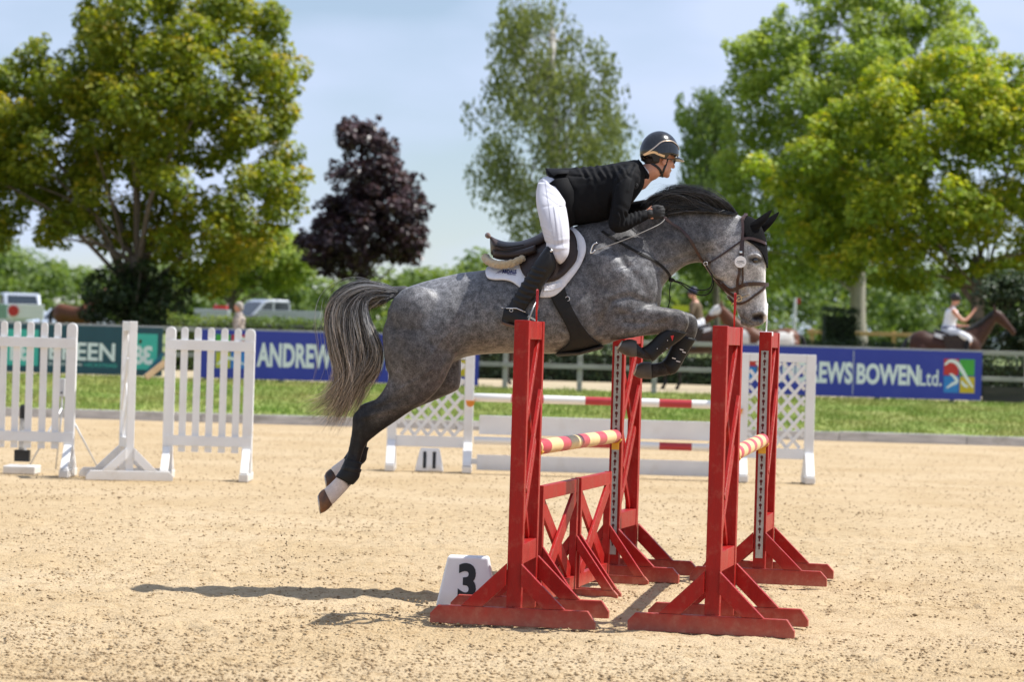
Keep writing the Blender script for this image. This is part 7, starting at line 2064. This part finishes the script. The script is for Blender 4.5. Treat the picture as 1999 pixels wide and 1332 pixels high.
hedge('clipped_hedge', 1885, 2120, 69, 1.66, 0.9, 'black green hedge behind the rails right of the blue board', M['dark'], 195)
hedge('box_hedge', 1602, 1672, 82, 2.95, 1.4, 'square clipped dark hedge block left of the pale trunk', M['dark'], 194, 320)

# far wood
def wood():
    r = np.random.default_rng(5); C = []; R = []
    for i in range(520):
        x = r.uniform(-46, 46); Y = r.uniform(165, 215)
        px = 999.5 + x / Y * FPX
        top = np.interp(px, [-400, 0, 120, 250, 420, 640, 760, 880, 930, 960, 1050, 1300, 1420, 1550, 1700, 1860, 2000, 2300], [5.8, 6.8, 6.2, 6.4, 6.2, 5.4, 6.0, 6.6, 7.8, 5.6, 5.4, 5.8, 7.4, 8.2, 7.8, 7.2, 8.0, 8.0])
        top *= .82 + .3 * vnoise(np.array([x + 90]), np.array([Y]), 3.0, 8)[0]
        for k in range(2):
            R.append(r.uniform(.8, 1.5)); C.append((x + r.normal(0, .8), Y + r.normal(0, .8), max(2.2, (top - .9) * r.random() ** .6 + .5)))
        R.append(.9); C.append((x, Y, top - .5))
    return np.array(C), np.array(R)
C, R = wood()
o = leaves('far_wood', C, R, 70, .42, M['mid'], None, 7)
tag(o, 'far line of green trees along the horizon', 'woodland', kind='stuff')

# ------------------------------------------------------------------ vehicles and bits beyond the hedge
M['silver'] = pm('silver_car_paint', (.50, .53, .58), (.47, .50, .55), rough=.3, metal=.35, coat=.5); M['carglass'] = pm('car_glass', (.03, .04, .05), rough=.08, spec=.8)
M['palepaint'] = pm('pale_blue_car_paint', (.48, .54, .62), (.44, .50, .58), rough=.3, coat=.5); M['blackpaint'] = pm('black_car_paint', (.02, .021, .023), rough=.25, coat=.6); M['tyre'] = pm('tyre', (.015, .015, .015), rough=.85)
def wheel(c, r, t, par):
    mb = MB(); mb.tube([Vector(c) + Vector((0, -.1, 0)), Vector(c) + Vector((0, .1, 0))], r, n=20); w_ = mb.build('wheel', M['tyre'], par, bevel=.02)
    MB().tube([Vector(c) + Vector((0, -.108, 0)), Vector(c) + Vector((0, .108, 0))], r * .6, n=16).build('rim', M['silver'], w_)
def gz(Y): return float(np.interp(Y, [80, 110, 220], [FZ + .02, 1.40, 2.0]))
def vehicle(name, Y, px, rz, paint, label, kind, sc=1.0, cab=None):
    e = empty(name, (at(px, 640, Y).x, Y, gz(Y)), rz, label=label, cat='car' if kind == 'car' else 'pickup'); e.scale = (sc,) * 3
    W = 1.75
    if kind == 'pickup':
        low = [(-2.6, .45), (2.55, .45), (2.62, .75), (2.50, 1.02), (1.35, 1.10), (-.55, 1.12), (-2.6, 1.10)]
        cabp = [(1.35, 1.10), (.72, 1.72), (.45, 1.79), (-.42, 1.79), (-.58, 1.12)]
        win = [[(1.12, 1.16), (.68, 1.66), (.36, 1.68), (.36, 1.16)], [(.28, 1.16), (.28, 1.68), (-.38, 1.68), (-.46, 1.16)]]
    else:
        low = [(-2.05, .40), (2.05, .40), (2.12, .70), (1.95, .92), (.95, 1.00), (-1.3, 1.02), (-2.08, .98)]
        cabp = [(.95, 1.00), (.30, 1.42), (-.85, 1.45), (-1.75, 1.0)]
        win = [[(.78, 1.03), (.26, 1.37), (-.22, 1.38), (-.22, 1.03)], [(-.30, 1.03), (-.30, 1.38), (-.84, 1.39), (-1.5, 1.03)]]
    MB().prism(low, (0, 0, 0), (1, 0, 0), (0, 0, 1), (0, 1, 0), W).build('body', paint, e, bevel=.06, seg=3)
    MB().prism(cabp, (0, 0, 0), (1, 0, 0), (0, 0, 1), (0, 1, 0), W - .22).build('cab', cab or paint, e, bevel=.06, seg=3)
    for s in (-1, 1):
        for w_ in win:
            MB().prism(w_, (0, s * (W / 2 - .112), 0), (1, 0, 0), (0, 0, 1), (0, 1, 0), .012).build('side_window', M['carglass'], e)
        for x in ((1.65, -1.65) if kind == 'pickup' else (1.3, -1.3)):
            wheel((x, s * (W / 2 - .12), .36), .36, 0, e)
        MB().box((2.5 if kind == 'pickup' else 2.02, s * .62, .82), (.12, .34, .16)).build('headlight', M['whiteprint'], e, bevel=.02)
    a, b = (win[0][0], win[0][1])
    mb = MB(); mb.add([Vector((a[0] + .20, -.64, a[1])), Vector((a[0] + .20, .64, a[1])), Vector((b[0] + .125, .60, b[1] + .02)), Vector((b[0] + .125, -.60, b[1] + .02))], [(0, 1, 2, 3)]).build('windscreen', M['carglass'], e)
    return e
vehicle('pickup', 117, 36, math.radians(-72), M['silver'], 'silver pickup parked at the far left behind the pickets', 'pickup', 1.0)
vehicle('car', 100, 136, math.radians(-110), M['palepaint'], 'small pale blue car parked left of the dark bush', 'car', .92)
vehicle('pickup', 114, 528, math.radians(215), M['blackpaint'], 'pickup with dark bonnet and pale cab parked behind the hedge left of the tail', 'pickup', 1.0, cab=M['silver'])
vehicle('car', 112, 1985, math.radians(160), M['palepaint'], 'pale blue car at the right edge behind the dark bush', 'car')
def slab(name, x0, x1, ya, yb, Y, th, mat, label, cat, dz=0):
    a, b = at(x0, ya, Y), at(x1, ya, Y); c = at(x0, yb, Y); xm = (a.x + b.x) / 2; zt = zof((x0 + x1) / 2, ya, Y); zb = zof((x0 + x1) / 2, yb, Y)
    e = empty(name, (xm, Y, FZ), label=label, cat=cat)
    MB().box((0, 0, (zt + zb) / 2 - FZ), (b.x - a.x, th, zt - zb)).build('panel', mat, e, bevel=.01)
    for s in (-1, 1):
        MB().box((s * (b.x - a.x) * .42, th / 2 + .03, (zb - FZ) / 2 + .1), (.06, .05, zb - FZ + .2)).build('leg', M['grey_metal'], e)
    return e
e = slab('show_sign', 16, 86, 594, 622, 86, .03, M['whiteprint'], 'white board with a red disc below the silver pickup', 'sign')
mb = MB(); c = at(26, 607, 85.96) - e.location; mb.prism([(.17 * math.cos(a), .17 * math.sin(a)) for a in np.linspace(0, 2 * PI, 25)[:-1]], c, (1, 0, 0), (0, 0, 1), (0, 1, 0), .01); mb.build('disc', M['p_red'], e)
slab('show_sign', -20, 15, 594, 622, 86.2, .03, pm('pale_green_print', (.25, .42, .32), rough=.5), 'pale green board at the left edge below the silver pickup', 'sign')
slab('white_trailer', 383, 448, 604, 628, 95, 1.2, M['silver'], 'low pale trailer side left of the walker', 'trailer')
slab('white_trailer', 506, 628, 607, 626, 96, .9, M['silver'], 'long low pale trailer side in front of the parked pickup', 'trailer')
slab('red_box', 418, 444, 597, 604, 94.9, .5, M['p_red'], 'small red box on top of the pale trailer', 'box')
slab('yellow_banner', 1312, 1352, 597, 609, 130, .03, M['p_lime'], 'yellow strip of banner seen above the horse\'s forearm', 'banner')
# golden rail fence and a course flag at the right
M['newwood'] = pm('golden_new_wood', (.52, .33, .14), (.42, .26, .11), scale=5, rough=.8)
e = empty('rail_fence', (at(1700, 650, 92).x, 92, gz(92)), label='golden new wood rail fence behind the pale trunk', cat='fence')
for px in (1585, 1665, 1745, 1825):
    MB().box((at(px, 650, 92).x - e.location.x, 0, .62), (.12, .12, 1.24 + .5)).build('post', M['newwood'], e, bevel=.01)
for zz in (1.38,):
    MB().box((0, -.08, zz), (at(1830, 650, 92).x - at(1580, 650, 92).x, .05, .13)).build('rail', M['newwood'], e, bevel=.01)
e = empty('course_flag', (at(1549, 650, 84).x, 84, FZ), label='white pole with a small red and white flag beyond the fence', cat='flag')
zt = zof(1551, 582, 84) - FZ
MB().tube([(0, 0, 0), (0.03, 0, zt)], .045, n=10).build('pole', M['whiteprint'], e); MB().box((.11, 0, zt - .09), (.16, .015, .18)).build('red_flag', M['p_red'], e)
